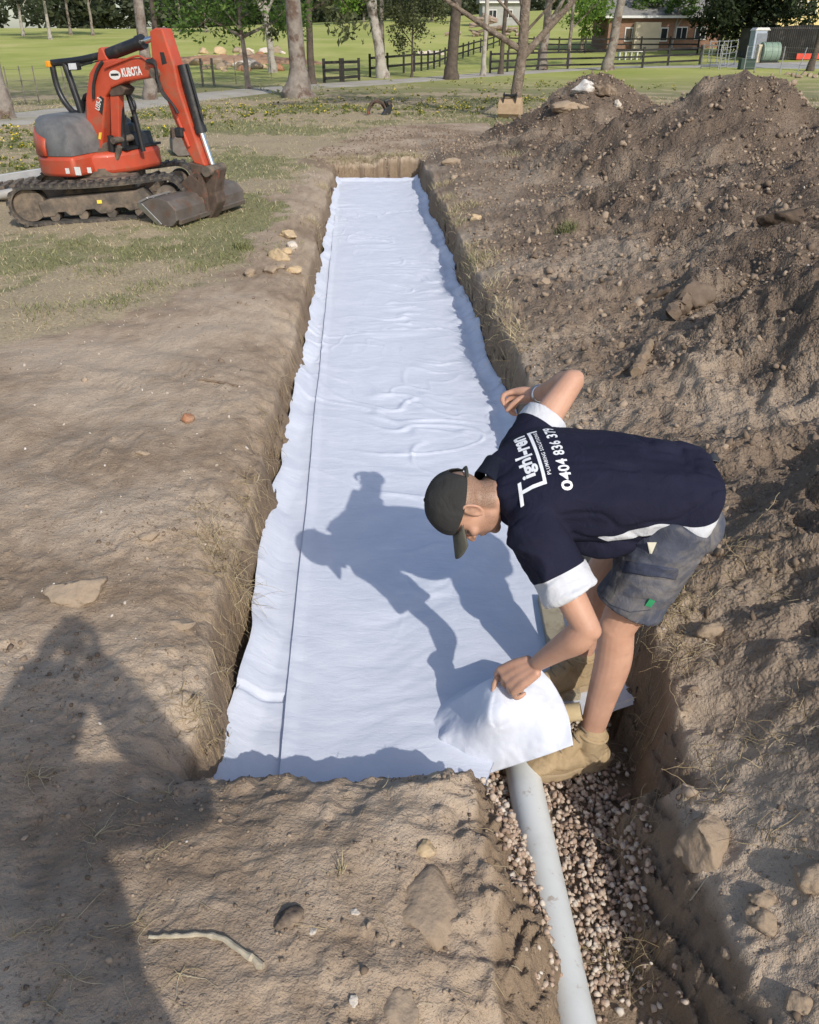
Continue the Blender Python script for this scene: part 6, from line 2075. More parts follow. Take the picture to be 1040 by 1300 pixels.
def tree(name, label, base, H, r0, bark, leafk=None, lean=(0, 0), fork=None, limbs=7, crown=(0.55, 1.0), crad=1.6, ncl=26, nlf=55, lsize=0.16, hang=0.3, spread=0.30, seed=1, group=None, bow=(0, 0), flare=1.5, cat='tree', low=None):
    r = np.random.default_rng(seed)
    r0 = r0 * 0.76
    base = Vector(base)
    o = thing(name, label, cat, base, group=group)
    top = V3(lean[0] * H, lean[1] * H, H)
    def axis(t): return V3(lean[0] * H * t + bow[0] * math.sin(PI * t), lean[1] * H * t + bow[1] * math.sin(PI * t), H * t)
    m = MB()
    ks = [0, 0.012, 0.03, 0.06, 0.12, 0.2, 0.3, 0.42, 0.55, 0.7, 0.85, 1.0]
    rr = [r0 * (flare * (1 - min(1, t / 0.05)) + 1 * min(1, t / 0.05)) * (1 - 0.72 * t) for t in ks]
    m.tube([axis(t) + V3(r.normal() * r0 * 0.12, r.normal() * r0 * 0.12, -0.15 if i == 0 else 0) for i, t in enumerate(ks)], rr, 12)
    tips = []
    forks = fork or []
    for (t0, dx, dy, dz, L, rf) in forks:
        p0 = axis(t0); d = V3(dx, dy, dz).normalized()
        side = V3(-d.y, d.x, 0)
        P = [p0]
        for i in range(1, 8):
            P.append(P[-1] + (d + V3(0, 0, 0.10 * i / 7) + side * 0.10 * math.sin(i * 1.1 + seed)).normalized() * L / 7)
        m.tube(P, [r0 * rf * (1 - 0.10 * i) for i in range(8)], 9)
        tips += [P[-1], P[-2], P[-3]]
        for k in range(3):
            q0 = P[3 + k]; d2 = (d + V3(*(r.normal(size=3) * 0.6))).normalized()
            Q = [q0 + d2 * L * 0.12 * i + V3(0, 0, 0.02 * i * i * L * 0.1) for i in range(4)]
            m.tube(Q, [r0 * rf * 0.35 * (1 - 0.2 * i) for i in range(4)], 6); tips.append(Q[-1])
    for k in range(limbs):
        t0 = crown[0] * 0.75 + (crown[1] - crown[0] * 0.75) * (k + 0.5) / limbs
        a = k * 2.4 + seed
        L = H * spread * (1.15 - 0.55 * t0) * r.uniform(0.7, 1.2)
        p0 = axis(t0); d = V3(math.cos(a), math.sin(a), 0.45 + 0.4 * r.random())
        P = [p0]
        for i in range(1, 5): P.append(P[-1] + (d.normalized() + V3(0, 0, 0.12 * i)).normalized() * L / 4 + V3(*(r.normal(size=3) * L * 0.02)))
        m.tube(P, [r0 * 0.34 * (1 - 0.6 * t0 * 0.5) * (1 - 0.2 * i) for i in range(5)], 7)
        tips += [P[-1], P[-2]]
    m.build('trunk', BARKS[bark], o, True)
    if leafk:
        cs = []; rs = []
        pool = tips if tips else [axis(1.0)]
        for k in range(ncl):
            q = pool[k % len(pool)] if r.random() < 0.75 else axis(r.uniform(*crown)) + V3(*(r.normal(size=3) * H * spread * 0.4))
            q = Vector(q) + V3(*(r.normal(size=3) * crad * 0.45))
            if low is not None and q.z < low: q.z = low + abs(low - q.z) * 0.3
            cs.append(list(q)); rs.append(crad * r.uniform(0.45, 0.95))
        V, F, T = leaves(cs, rs, nlf, lsize, hang, r)
        me = mesh_np('crown', V, F, False); vattr(me, 'tone', T)
        link('crown', me, LEAF[leafk], o)
    return o


def tb(px, py):
    q = GT(px, py); return (q[0], q[1], q[2])


GRP = 'gum trees along the drive'
tree('gum_tree', 'thick grey gum trunk standing left of the excavator', tb(8, 157), 15, 0.27, 'gum', 'olive', (-0.015, 0), limbs=8, crown=(0.5, 1), crad=1.9, ncl=34, seed=1, low=5)
tree('gum_tree', 'grey gum trunk rising behind the excavator boom', tb(192, 128), 16, 0.26, 'gum', 'olive', (0.0, 0.01), limbs=8, crown=(0.45, 1), crad=1.9, ncl=34, seed=2, low=5.5)
tree('gum_tree', 'slim dark trunk just behind the gum by the excavator', tb(206, 117), 14, 0.17, 'dark', 'olive', (0.02, 0.0), limbs=7, seed=3, ncl=24, low=5)
tree('small_tree', 'short spreading tree with fresh green leaves before the rock bank', tb(316, 114), 4.6, 0.16, 'gum', 'green', (-0.04, 0), [(0.42, -0.9, 0.1, 0.42, 2.6, 0.55), (0.42, 0.95, 0, 0.35, 2.6, 0.6), (0.6, 0.2, 0.3, 0.9, 2.2, 0.5)], limbs=6, crown=(0.55, 1), crad=1.0, ncl=60, nlf=70, lsize=0.10, spread=0.42, seed=4, low=2.1)
tree('gum_tree', 'white barked gum standing in front of the reddish rock bank', tb(347, 92), 13, 0.30, 'pale', 'olive', (-0.06, 0), [(0.22, -0.4, 0, 0.9, 5, 0.55), (0.25, 0.5, 0, 0.8, 5, 0.5)], limbs=6, seed=5, ncl=30, low=4.0)
tree('gum_tree', 'stout gum with peeling bark and flared foot near the drive', tb(380, 124), 17, 0.42, 'gum', 'olive', (-0.012, 0), limbs=8, crown=(0.45, 1), crad=2.0, ncl=36, seed=6, flare=2.0, low=6)
tree('gum_tree', 'dark trunk with low hanging grey foliage beside the stout gum', tb(396, 107), 11, 0.24, 'dark', 'olive', (0.005, 0), [(0.28, 0.9, -0.1, 0.35, 3.6, 0.4), (0.34, 0.8, 0.3, 0.45, 4.2, 0.4)], limbs=7, crown=(0.33, 1), crad=1.2, ncl=56, nlf=70, lsize=0.15, hang=1.2, seed=7, low=2.2)
tree('gum_tree', 'leaning forked gum with smooth grey bark by the rail fence', tb(488, 99), 14, 0.42, 'pale', 'olive', (-0.20, 0), [(0.20, 0.02, 0, 1.0, 7, 0.62), (0.26, -0.25, 0.1, 0.9, 6, 0.5)], limbs=5, crown=(0.5, 1), crad=1.8, ncl=34, seed=8, low=4)
tree('gum_tree', 'straight slim trunk right behind the leaning forked gum', tb(486, 93), 15, 0.22, 'gum', 'olive', (0.0, 0), limbs=7, seed=9, ncl=28, low=5)
tree('small_tree', 'small dark wattle with open branches in front of the rail fence', tb(523, 98), 5.0, 0.10, 'dark', 'olive', (0.02, 0), [(0.35, -0.6, 0, 0.7, 2.2, 0.5), (0.45, 0.7, 0, 0.6, 2.0, 0.5)], limbs=7, crown=(0.35, 0.95), crad=0.75, ncl=60, nlf=60, lsize=0.09, spread=0.30, seed=10, low=0.8)
tree('gum_tree', 'thick dark ironbark trunk leaning slightly behind the drive', tb(572, 101), 16, 0.44, 'dark', 'dark', (0.05, 0), limbs=8, crown=(0.5, 1), crad=1.9, ncl=34, seed=11, low=5)
tree('gum_tree', 'slender pale trunk between the two dark ones', tb(613, 97), 14, 0.20, 'pale', 'olive', (0.03, 0), limbs=6, seed=12, ncl=22, low=5)
tree('gum_tree', 'slender dark brown trunk left of the forked tree', tb(635, 95), 14, 0.20, 'dark', 'dark', (0.04, 0), limbs=7, seed=13, ncl=30, low=4.2)
tree('forked_tree', 'bare limbed forked tree above the narrow bucket and spoil', tb(652, 150), 8.0, 0.21, 'brown', 'olive', (0.055, 0), [(0.20, -0.95, 0.05, 0.50, 4.2, 0.50), (0.17, 0.75, 0.05, 0.75, 4.5, 0.62), (0.28, 0.15, 0.1, 1.0, 4.0, 0.6), (0.30, -0.3, 0.2, 1.0, 4.0, 0.4), (0.24, 0.5, -0.2, 0.5, 2.6, 0.25), (0.26, -0.7, -0.2, 0.6, 2.8, 0.25), (0.34, 0.8, 0.1, 0.5, 3.0, 0.3)], limbs=5, crown=(0.6, 1), crad=1.1, ncl=24, seed=14, low=4.5, flare=1.3)
tree('gum_tree', 'grey trunk with flared foot behind the forked tree', tb(688, 89), 13, 0.44, 'gum', 'olive', (0.04, 0), [(0.2, 0.5, 0, 0.85, 5, 0.6)], limbs=6, seed=15, ncl=28, low=5)
tree('gum_tree', 'slender grey trunk beside the leafy green tree', tb(721, 84), 13, 0.20, 'gum', 'bright', (0.01, 0), [(0.2, 0.7, 0, 0.6, 3, 0.45)], limbs=6, seed=16, ncl=26, low=3.2)
tree('gum_tree', 'thick pale gum leaning right beside the rail fence', tb(771, 89), 15, 0.46, 'gum', 'olive', (0.14, 0), limbs=7, crown=(0.5, 1), seed=17, ncl=30, low=5)
tree('leafy_tree', 'rounded bright green tree behind the slender trunks', tb(738, 66), 6.0, 0.22, 'brown', 'bright', (0, 0), limbs=9, crown=(0.30, 1), crad=1.15, ncl=70, nlf=60, lsize=0.17, spread=0.36, seed=18, low=1.6, hang=0.5)
tree('leafy_tree', 'broad mid green tree in front of the brick house', tb(824, 63), 7.0, 0.22, 'brown', 'green', (0, 0), limbs=10, crown=(0.30, 1), crad=1.3, ncl=80, nlf=60, lsize=0.18, spread=0.38, seed=19, low=2.0)
tree('leafy_tree', 'pale trunked young tree at the corner of the brick house', tb(852, 64), 6.0, 0.14, 'pale', 'green', (0.08, 0), [(0.3, 0.6, 0, 0.9, 2.4, 0.6)], limbs=6, crown=(0.5, 1), crad=0.9, ncl=30, nlf=50, lsize=0.16, seed=20, low=3.0)
for i, (px, h_, cr) in enumerate(((912, 7.5, 1.7), (945, 9.0, 2.0), (975, 8.0, 1.8))):
    tree('evergreen_tree', ('dense dark evergreen against the end of the brick house', 'tallest dense dark evergreen in the clump behind the tank', 'dense dark evergreen beside the black shed')[i], tb(px, 70), h_, 0.25, 'dark', 'dark', (0, 0), limbs=12, crown=(0.12, 1), crad=cr * 0.8, ncl=110, nlf=60, lsize=0.20, spread=0.34, seed=21 + i, low=0.6, hang=0.7, group='dark evergreens by the house')
tree('gum_tree', 'dark leaning trunk by the wire fence near the black shed', tb(1028, 90), 13, 0.26, 'dark', 'dark', (0.09, 0), limbs=7, seed=25, ncl=28, low=5)
# paddock trees on the hill, left
for i, (px, py, h_) in enumerate(((64, 50, 13), (118, 45, 12), (30, 46, 11), (90, 44, 14), (230, 40, 12), (262, 41, 11))):
    tree('paddock_tree', ('grey green gum with a pale trunk at the top of the paddock', 'dark limbed gum casting shade on the paddock hill', 'gum at the paddock edge behind the thick left trunk', 'tall gum in the row along the hill top', 'rounded gum beyond the paddock behind the boom', 'bushy tree on the skyline left of the white gum')[i], tb(px, py), h_, 0.30, 'pale' if i % 2 == 0 else 'gum', 'far', (0.02, 0), limbs=8, crown=(0.35, 1), crad=1.9, ncl=46, nlf=44, lsize=0.34, spread=0.32, seed=30 + i, low=3.2, group='gums along the hill top')
for i, (px, py, h_) in enumerate(((462, 28, 8), (508, 27, 9), (548, 27, 8), (580, 28, 9), (436, 30, 10))):
    tree('skyline_tree', 'leafy tree on the skyline beyond the far paddock fence', tb(px, py), h_, 0.3, 'gum', 'bright' if i == 4 else 'far', (0, 0), limbs=8, crown=(0.25, 1), crad=2.0, ncl=40, nlf=44, lsize=0.36, spread=0.36, seed=40 + i, low=2.0, group='skyline trees')

# the wood beyond the hill: one mass
r = np.random.default_rng(55)
cs = []; rs = []
for k in range(330):
    x = r.uniform(-210, 20); y = r.uniform(235, 300)
    z = float(far_base(np.array([x]), np.array([y]))[0])
    H = r.uniform(7, 19) * (1.0 if x < -70 else 0.62)
    for j in range(4):
        cs.append((x + r.normal() * 2, y + r.normal() * 2, z + H * (0.25 + 0.25 * j))); rs.append(r.uniform(2.2, 4.2))
for k in range(60):
    x = r.uniform(20, 120); y = r.uniform(250, 300); z = float(far_base(np.array([x]), np.array([y]))[0])
    for j in range(3): cs.append((x + r.normal() * 2, y, z + 3 + 2.5 * j)); rs.append(r.uniform(2.5, 4))
V, F, T = leaves(cs, rs, 34, 1.0, 0.2, r)
me = mesh_np('wood', V, F, False); vattr(me, 'tone', T)
tag(link('wood', me, LEAF['far']), 'far grey green wood closing the view beyond the hill paddock', 'wood', kind='stuff')

# ---- rails and posts
BLACKF = mat('black_fence_paint', (0.013, 0.012, 0.011), (0.026, 0.024, 0.022), 6, 0.75, dirt=(0.05, 0.045, 0.04), dscale=3)


def rail_fence(label, path, h, rails, step, group=None, w=0.14):
    P = np.array([list(p_) for p_ in path], float)
    q0 = P[0]
    o = thing('rail_fence', label, 'fence', (q0[0], q0[1], tz(q0[0], q0[1])), group=group)
    seg = np.linalg.norm(np.diff(P, axis=0), axis=1); cum = np.concatenate([[0], np.cumsum(seg)])
    n = max(2, int(cum[-1] / step) + 1)
    pts = []
    for d in np.linspace(0, cum[-1], n):
        pts.append((np.interp(d, cum, P[:, 0]), np.interp(d, cum, P[:, 1])))
    pz_ = [tz(*p_) for p_ in pts]
    org = Vector(o.location)
    pm = None
    for (x, y), z in zip(pts, pz_):
        if pm is None:
            po = MB().box((0, 0, h * 0.54 - 0.1), (w, w, h * 1.08 + 0.2)).build('post', BLACKF, o, bevel=0.01, seg=1); pm = po.data
        else:
            po = link('post', pm, None, o)
        po.location = V3(x, y, z) - org
    for i in range(n - 1):
        a = V3(*pts[i], pz_[i]); b_ = V3(*pts[i + 1], pz_[i + 1])
        d = b_ - a; L = d.length
        R = d.to_track_quat('X', 'Z').to_matrix()
        for hz in rails:
            MB().box((a + b_) / 2 + V3(0, 0, hz * h) - org, (L, 0.05, 0.13), R).build('rail', BLACKF, o)
    return o


rail_fence('black two rail fence climbing the paddock behind the drive', [gp(470, 98), gp(520, 92), gp(565, 82), gp(600, 70), gp(634, 58)], 1.15, (0.42, 0.88), 2.6)
rail_fence('short black gate panel standing beside the leaning gum', [gp(412, 105), gp(433, 104)], 1.0, (0.2, 0.55, 0.9), 1.6, 'short gate panels')
rail_fence('short black gate panel beside the gap at the drive', [gp(436, 104), gp(456, 102)], 1.0, (0.2, 0.55, 0.9), 1.6, 'short gate panels')
rail_fence('black three rail fence between the drive and the lawn', [gp(622, 94), gp(690, 89), gp(748, 88), gp(802, 87), gp(845, 85), gp(888, 83)], 1.25, (0.25, 0.58, 0.92), 2.7)
rail_fence('black fence at the back of the lawn by the house', [gp(646, 66), gp(700, 68), gp(760, 68), gp(830, 68), gp(885, 69)], 1.3, (0.25, 0.58, 0.92), 2.6)

# wire fence on the left
POSTM = mat('grey_fence_post', (0.13, 0.115, 0.095), (0.22, 0.195, 0.165), 10, 0.9)
wf = [gp(px, py) for px, py in ((15, 134), (33, 132), (50, 131), (85, 126), (150, 121), (217, 113), (258, 110), (272, 109), (300, 107), (345, 103))]
o = thing('wire_fence', 'thin wire fence on slim posts along the far side of the drive', 'fence', (wf[0][0], wf[0][1], tz(*wf[0])))
org = Vector(o.location)
for i, p_ in enumerate(wf):
    z = tz(*p_); thick = 0.055 if i in (6, 7) else 0.022
    MB().cyl(V3(p_[0], p_[1], z - 0.1) - org, V3(p_[0], p_[1], z + 1.15) - org, thick, 8).build('post', POSTM, o, True)
for hz in (0.35, 0.7, 1.05):
    MB().tube([V3(p_[0], p_[1], tz(*p_) + hz) - org for p_ in wf], 0.006, 4).build('wire', POSTM, o)

# ---- rocks, logs
for i in range(46):
    px = 236 + 128 * rng.random(); py = 66 + 26 * rng.random()
    q = GT(px, py); s_ = rng.uniform(0.3, 1.25)
    rock(('dusty grey', 'yellow', 'pale', 'reddish', 'brown')[i % 5] + ' boulder in the reddish rock bank on the paddock', 0, 0, (s_ * 1.4, s_, s_ * 0.8), (RM_T, RM_Y, RM_W, RM_R, RM_B)[i % 5], 100 + i, 0.35, rng.uniform(0, 3), 7, 'boulders of the paddock rock bank', at=q)
q = GT(300, 80)
m = MB().ell((0, 0, 0), (8.0, 3.0, 0.75), None, 40, 12)
v = np.array(m.v); v = v * (1 + 0.35 * fbm3(v * 0.6, 3, 60)[:, None]); m.v = [tuple(a) for a in v]
tag(m.build('earth_bank', mat('red_earth', (0.30, 0.16, 0.085), (0.42, 0.27, 0.17), 1.2, 0.95, bscale=4, bstr=0.8, bdist=0.1), smooth=True, loc=(q[0], q[1], q[2] - 0.2)), 'reddish earth bank under the boulders on the paddock', 'bank')
LOGM = mat('cut_logs', (0.20, 0.135, 0.095), (0.38, 0.29, 0.23), 3, 0.9, dirt=(0.45, 0.40, 0.36), dscale=2)
q = GT(620, 46)
for i in range(34):
    a = rng.uniform(-0.5, 0.5); L = rng.uniform(0.8, 2.0); h_ = rng.random() ** 1.6
    c_ = V3(q[0] + rng.normal() * 2.2 * (1.1 - h_), q[1] + rng.normal() * 1.0, q[2] + 0.2 + 1.7 * h_)
    d_ = V3(math.cos(a), math.sin(a), rng.normal() * 0.25).normalized() * L / 2
    tag(MB().cyl(c_ - d_, c_ + d_, rng.uniform(0.10, 0.22), 8).build('log', LOGM, smooth=True), 'cut log in the woodpile on the far paddock', 'log', 'logs of the woodpile')
for i in range(6):
    q = GT(535 + 5 * i, 69 + (i % 2)); rock('pale boulder in the small heap on the green paddock', 0, 0, (0.9, 0.7, 0.5), RM_W, 160 + i, 0.35, i, 7, 'small boulder heap', at=q)

# ---- buildings
BRICK, nt, b = nmat('red_brown_brick')
bt = nt.nodes.new('ShaderNodeTexBrick'); bt.inputs['Scale'].default_value = 4.0
bt.inputs['Color1'].default_value = (0.20, 0.095, 0.055, 1); bt.inputs['Color2'].default_value = (0.27, 0.135, 0.08, 1); bt.inputs['Mortar'].default_value = (0.30, 0.25, 0.20, 1)
mp = nt.nodes.new('ShaderNodeMapping'); mp.inputs['Rotation'].default_value = (math.radians(90), 0, 0)
nt.links.new(coords(nt), mp.inputs[0]); nt.links.new(mp.outputs[0], bt.inputs['Vector']); nt.links.new(bt.outputs['Color'], b.inputs['Base Color']); b.inputs['Roughness'].default_value = 0.9
CREAM = mat('cream_render', (0.55, 0.47, 0.33), (0.62, 0.54, 0.39), 2, 0.85)
WHITEW = mat('white_joinery', (0.62, 0.62, 0.60), (0.70, 0.70, 0.68), 5, 0.6)
GLASS = mat('dark_window_glass', (0.02, 0.025, 0.03), (0.035, 0.04, 0.045), 3, 0.08)
TILE = mat('terracotta_roof', (0.36, 0.145, 0.075), (0.46, 0.21, 0.12), 3, 0.85, bscale=8, bstr=0.4)
GREYR = mat('grey_roof', (0.20, 0.19, 0.18), (0.28, 0.27, 0.25), 3, 0.8)
COLOURB = mat('cream_weatherboard', (0.64, 0.50, 0.22), (0.70, 0.57, 0.28), 2, 0.8)


def house(label, px0, px1, py, h, depth, wallm, roofm, wins, rot=0.0, gable=1.8, name='house'):
    a = GT(px0, py); b_ = GT(px1, py)
    y = (a[1] + b_[1]) / 2
    x0, x1 = GY(px0, py, y)[0], GY(px1, py, y)[0]
    w = x1 - x0; z = min(tz(x0, y), tz(x1, y))
    o = thing(name, label, 'house', ((x0 + x1) / 2, y + depth / 2, z), (0, 0, rot))
    MB().box((0, 0, h / 2 - 0.2), (w, depth, h + 0.4)).build('wall', wallm, o)
    e = 0.5
    rf = MB().prism([(-depth / 2 - e, h + 0.01), (depth / 2 + e, h + 0.01), (0, h + gable)], 'x', -w / 2 - e, w / 2 + e).build('roof', roofm, o)
    MB().box((0, -depth / 2 - e - 0.02, h + 0.05), (w + 2 * e, 0.06, 0.2)).build('gutter', WHITEW, rf)
    for (wx, wz, ww, wh) in wins:
        cx = GY(wx, py, y)[0] - (x0 + x1) / 2
        f_ = MB().box((cx, -depth / 2 - 0.02, wz), (ww, 0.10, wh)).build('window', WHITEW, o)
        for s_ in (-1, 1):
            MB().box((cx + s_ * ww * 0.235, -depth / 2 - 0.075, wz), (ww * 0.40, 0.03, wh * 0.82)).build('pane', GLASS, f_)
    return o


hb = house('single storey brown brick house with white windows behind the lawn', 770, 915, 64, 2.9, 8.0, BRICK, GREYR, [(800, 1.5, 1.4, 1.2), (836, 1.5, 1.4, 1.2), (862, 1.6, 1.1, 1.1), (886, 1.6, 1.1, 1.1)])
MB().box((-2.0, -4.6, 1.2), (2.4, 0.9, 2.6)).build('porch', CREAM, hb, bevel=0.02)
hy = house('pale yellow house with terracotta roof above the black shed', 985, 1120, 42, 4.4, 9.0, COLOURB, TILE, [(1006, 2.6, 1.2, 1.3), (1024, 2.6, 1.2, 1.3), (1060, 2.6, 1.3, 1.3)], 0.0, 2.6)
hf = house('small grey boarded farm house on the far skyline', 612, 660, 33, 3.0, 7.0, mat('grey_boards', (0.30, 0.30, 0.29), (0.38, 0.38, 0.36), 2, 0.8), GREYR, [(625, 1.6, 1.2, 1.1), (645, 1.6, 1.2, 1.1)], 0.0, 1.8)

# black corrugated shed
a = GT(968, 77); y = a[1]
x0 = a[0]; x1 = GY(1075, 77, y)[0]; z = tz(x0, y)
sh = thing('shed', 'black corrugated iron shed with a low roof at the yard edge', 'shed', ((x0 + x1) / 2, y, z))
w = x1 - x0; hs = 2.35
SHEDM = mat('black_iron', (0.020, 0.019, 0.018), (0.045, 0.042, 0.038), 1.4, 0.6, dirt=(0.12, 0.115, 0.11), dscale=1.6, dlo=0.56, dhi=0.72)
v = []; n = 160
for i in range(n + 1):
    x = -w / 2 + w * i / n; yy = 0.035 * math.sin(i * PI / 2)
    v += [(x, yy, 0), (x, yy, hs + 0.35 * math.sin(PI * (0.12 + 0.8 * i / n)) - 0.25)]
MB().add(v, [(2 * i, 2 * i + 2, 2 * i + 3, 2 * i + 1) for i in range(n)]).build('wall', SHEDM, sh, True)
MB().box((0, 3.0, hs - 0.12), (w, 6.0, 0.1)).build('roof', SHEDM, sh)
MB().box((-w / 2 + 0.04, 3.0, hs / 2 - 0.1), (0.06, 6.0, hs)).build('side_wall', SHEDM, sh)
# red barrier mesh
bm_ = thing('barrier', 'low red plastic barrier along the foot of the black shed', 'barrier', ((x0 + x1) / 2 + 1.0, y - 0.5, z))
REDB = mat('red_plastic', (0.55, 0.045, 0.025), (0.65, 0.075, 0.04), 3, 0.6)
for k in range(7):
    MB().box((-w / 2 + 2.0 + k * 1.25, 0, 0.30 + 0.03 * math.sin(k * 2)), (1.15, 0.12, 0.42)).build('panel', REDB, bm_, bevel=0.03)
# yard slab
CONC = mat('pale_concrete', (0.30, 0.30, 0.29), (0.40, 0.395, 0.38), 1.5, 0.9, dirt=(0.24, 0.22, 0.19), dscale=0.8)
P = [gp(905, 82), gp(985, 84), gp(1100, 84)]
drape([P[0], P[1], P[2], (P[2][0] + 6, P[2][1])], 5.0, 40, 0.05, 'yard', CONC, 'pale concrete yard in front of the black shed', 'yard')

# portable toilet
q = GT(962, 78)
tl = thing('portable_toilet', 'grey blue portable toilet cabin beside the black shed', 'toilet', (q[0], q[1] + 0.6, q[2]))
PLB = mat('grey_blue_plastic', (0.30, 0.35, 0.42), (0.40, 0.45, 0.52), 4, 0.6)
PLG = mat('dark_grey_plastic', (0.16, 0.18, 0.21), (0.22, 0.24, 0.27), 4, 0.6)
MB().box((0, 0, 1.05), (1.1, 1.1, 2.1)).build('cabin', PLB, tl, bevel=0.04)
MB().prism([(-0.62, 2.08), (0.62, 2.08), (0.45, 2.28), (-0.45, 2.28)], 'y', -0.6, 0.6).build('roof', WHITEW, tl, bevel=0.03)
dr = MB().box((0.02, -0.565, 1.0), (0.78, 0.04, 1.8)).build('door', PLG, tl, bevel=0.01)
MB().box((0.30, -0.60, 1.05), (0.05, 0.04, 0.12)).build('handle', BLACKP, dr)
# tank on its side
q = GT(969, 80)
tk = thing('water_tank', 'pale green round tank lying in front of the portable toilet', 'tank', (q[0], q[1] - 0.6, q[2]))
TGM = mat('pale_green_poly', (0.17, 0.25, 0.19), (0.23, 0.31, 0.24), 3, 0.6)
MB().cyl((-0.55, 0, 0.70), (0.75, 0, 0.70), 0.68, 28).build('drum', TGM, tk, True, bevel=0.04)
for xx in (-0.35, 0.1, 0.55):
    MB().cyl((xx - 0.03, 0, 0.70), (xx + 0.03, 0, 0.70), 0.705, 28).build('hoop', TGM, tk, True)
MB().box((-0.72, 0, 0.62), (0.30, 0.5, 1.2)).build('pump_box', CREAM, tk, bevel=0.02)
MB().box((0.1, 0, 0.05), (1.4, 1.0, 0.1)).build('cradle', BLACKP, tk)
q = GT(947, 88)
gb = thing('meter_box', 'low dark green utility box at the edge of the grass', 'utility box', tuple(q))
MB().box((0, 0, 0.30), (1.0, 0.6, 0.6)).build('body', mat('dark_green_plastic', (0.012, 0.035, 0.028), (0.02, 0.05, 0.04), 4, 0.6), gb, bevel=0.03)
MB().box((0, 0, 0.62), (1.06, 0.66, 0.06)).build('lid', mat('green_lid', (0.015, 0.04, 0.032), (0.025, 0.055, 0.045), 4, 0.5), gb, bevel=0.02)
# steel pens and yard gates
GALV = mat('galvanised_pipe', (0.30, 0.31, 0.32), (0.44, 0.44, 0.44), 6, 0.45, 0.5)
def pen(label, pa, pb, h, bars):
    a = V3(*pa, tz(*pa)); b_ = V3(*pb, tz(*pb)); o_ = thing('yard_gate', label, 'gate', a, group='galvanised yard gates')
    d = b_ - a
    for k in range(3):
        p_ = d * (k / 2.0)
        MB().cyl(p_ + V3(0, 0, -0.1), p_ + V3(0, 0, h), 0.035, 8).build('post', GALV, o_, True)
    for k in range(bars):
        hz = 0.15 + (h - 0.2) * k / (bars - 1)
        MB().tube([V3(0, 0, hz), d + V3(0, 0, hz)], 0.022, 6).build('bar', GALV, o_, True)
pen('galvanised pipe gate at the end of the rail fence', gp(890, 87), gp(912, 88), 1.5, 6)
pen('galvanised pipe gate set behind the end gate', gp(898, 82), gp(920, 82), 1.6, 6)
pen('galvanised pipe gate next to the dark green box', gp(914, 88), gp(932, 84), 1.7, 5)
q0, q1 = gp(944, 92), gp(1012, 96)
yf = thing('mesh_fence', 'open wire fence on leaning steel posts before the yard', 'fence', (q0[0], q0[1], tz(*q0)))
org = Vector(yf.location); tops = []
for k, (px, py, ln) in enumerate(((944, 92, 0.0), (957, 92, 0.05), (990, 94, 0.02), (1010, 97, 0.35), (1048, 99, 0.05))):
    p_ = gp(px, py); A_ = V3(p_[0], p_[1], tz(*p_)) - org
    MB().cyl(A_ - V3(0, 0, 0.1), A_ + V3(ln, 0, 1.5), 0.03, 8).build('post', GALV, yf, True); tops.append((A_, ln))
for hz in (0.3, 0.6, 0.9, 1.2, 1.45):
    MB().tube([A_ + V3(ln * hz / 1.5, 0, hz) for A_, ln in tops], 0.005, 4).build('wire', GALV, yf)
for i in range(8):
    rock('grey rubble stone piled under the leaning trunk by the yard', 1000 + 7 * i, 95 + (i % 3) * 2, (0.45, 0.35, 0.3), RM_T, 180 + i, 0.35, i, 7, 'rubble by the yard')

# white pens far on the lawn
q = GT(800, 76)
cr_ = thing('crate', 'white slatted crate standing on the lawn behind the fence', 'crate', tuple(q))
for k in range(5): MB().box((-1.0 + 0.5 * k, 0, 0.3), (0.1, 0.8, 0.6)).build('slat', WHITEW, cr_)
MB().box((0, 0, 0.62), (2.2, 0.9, 0.05)).build('top', WHITEW, cr_)
GT_MIN[0] = 0.0
# ================================================================== grass, weeds, flowers
def blades(P, h, w, tone, lean=0.5):
    n = len(P)
    a = rng.uniform(0, 2 * PI, n)
    d = np.stack([np.cos(a), np.sin(a), np.zeros(n)], -1)
    l = rng.normal(size=(n, 2)) * lean
    tip = P + np.column_stack([l[:, 0] * h, l[:, 1] * h, h * rng.uniform(0.6, 1.0, n)])
    mid = (P + tip) / 2 + np.column_stack([np.zeros(n), np.zeros(n), h * 0.15])
    q = np.stack([P - d * w[:, None], P + d * w[:, None], mid + d * w[:, None] * 0.7, tip, mid - d * w[:, None] * 0.7], 1).reshape(-1, 3)
    i = np.arange(n) * 5
    F = np.concatenate([np.stack([i, i + 1, i + 2], -1), np.stack([i, i + 2, i + 4], -1), np.stack([i + 4, i + 2, i + 3], -1)])
    return q, F, np.repeat(tone, 5)


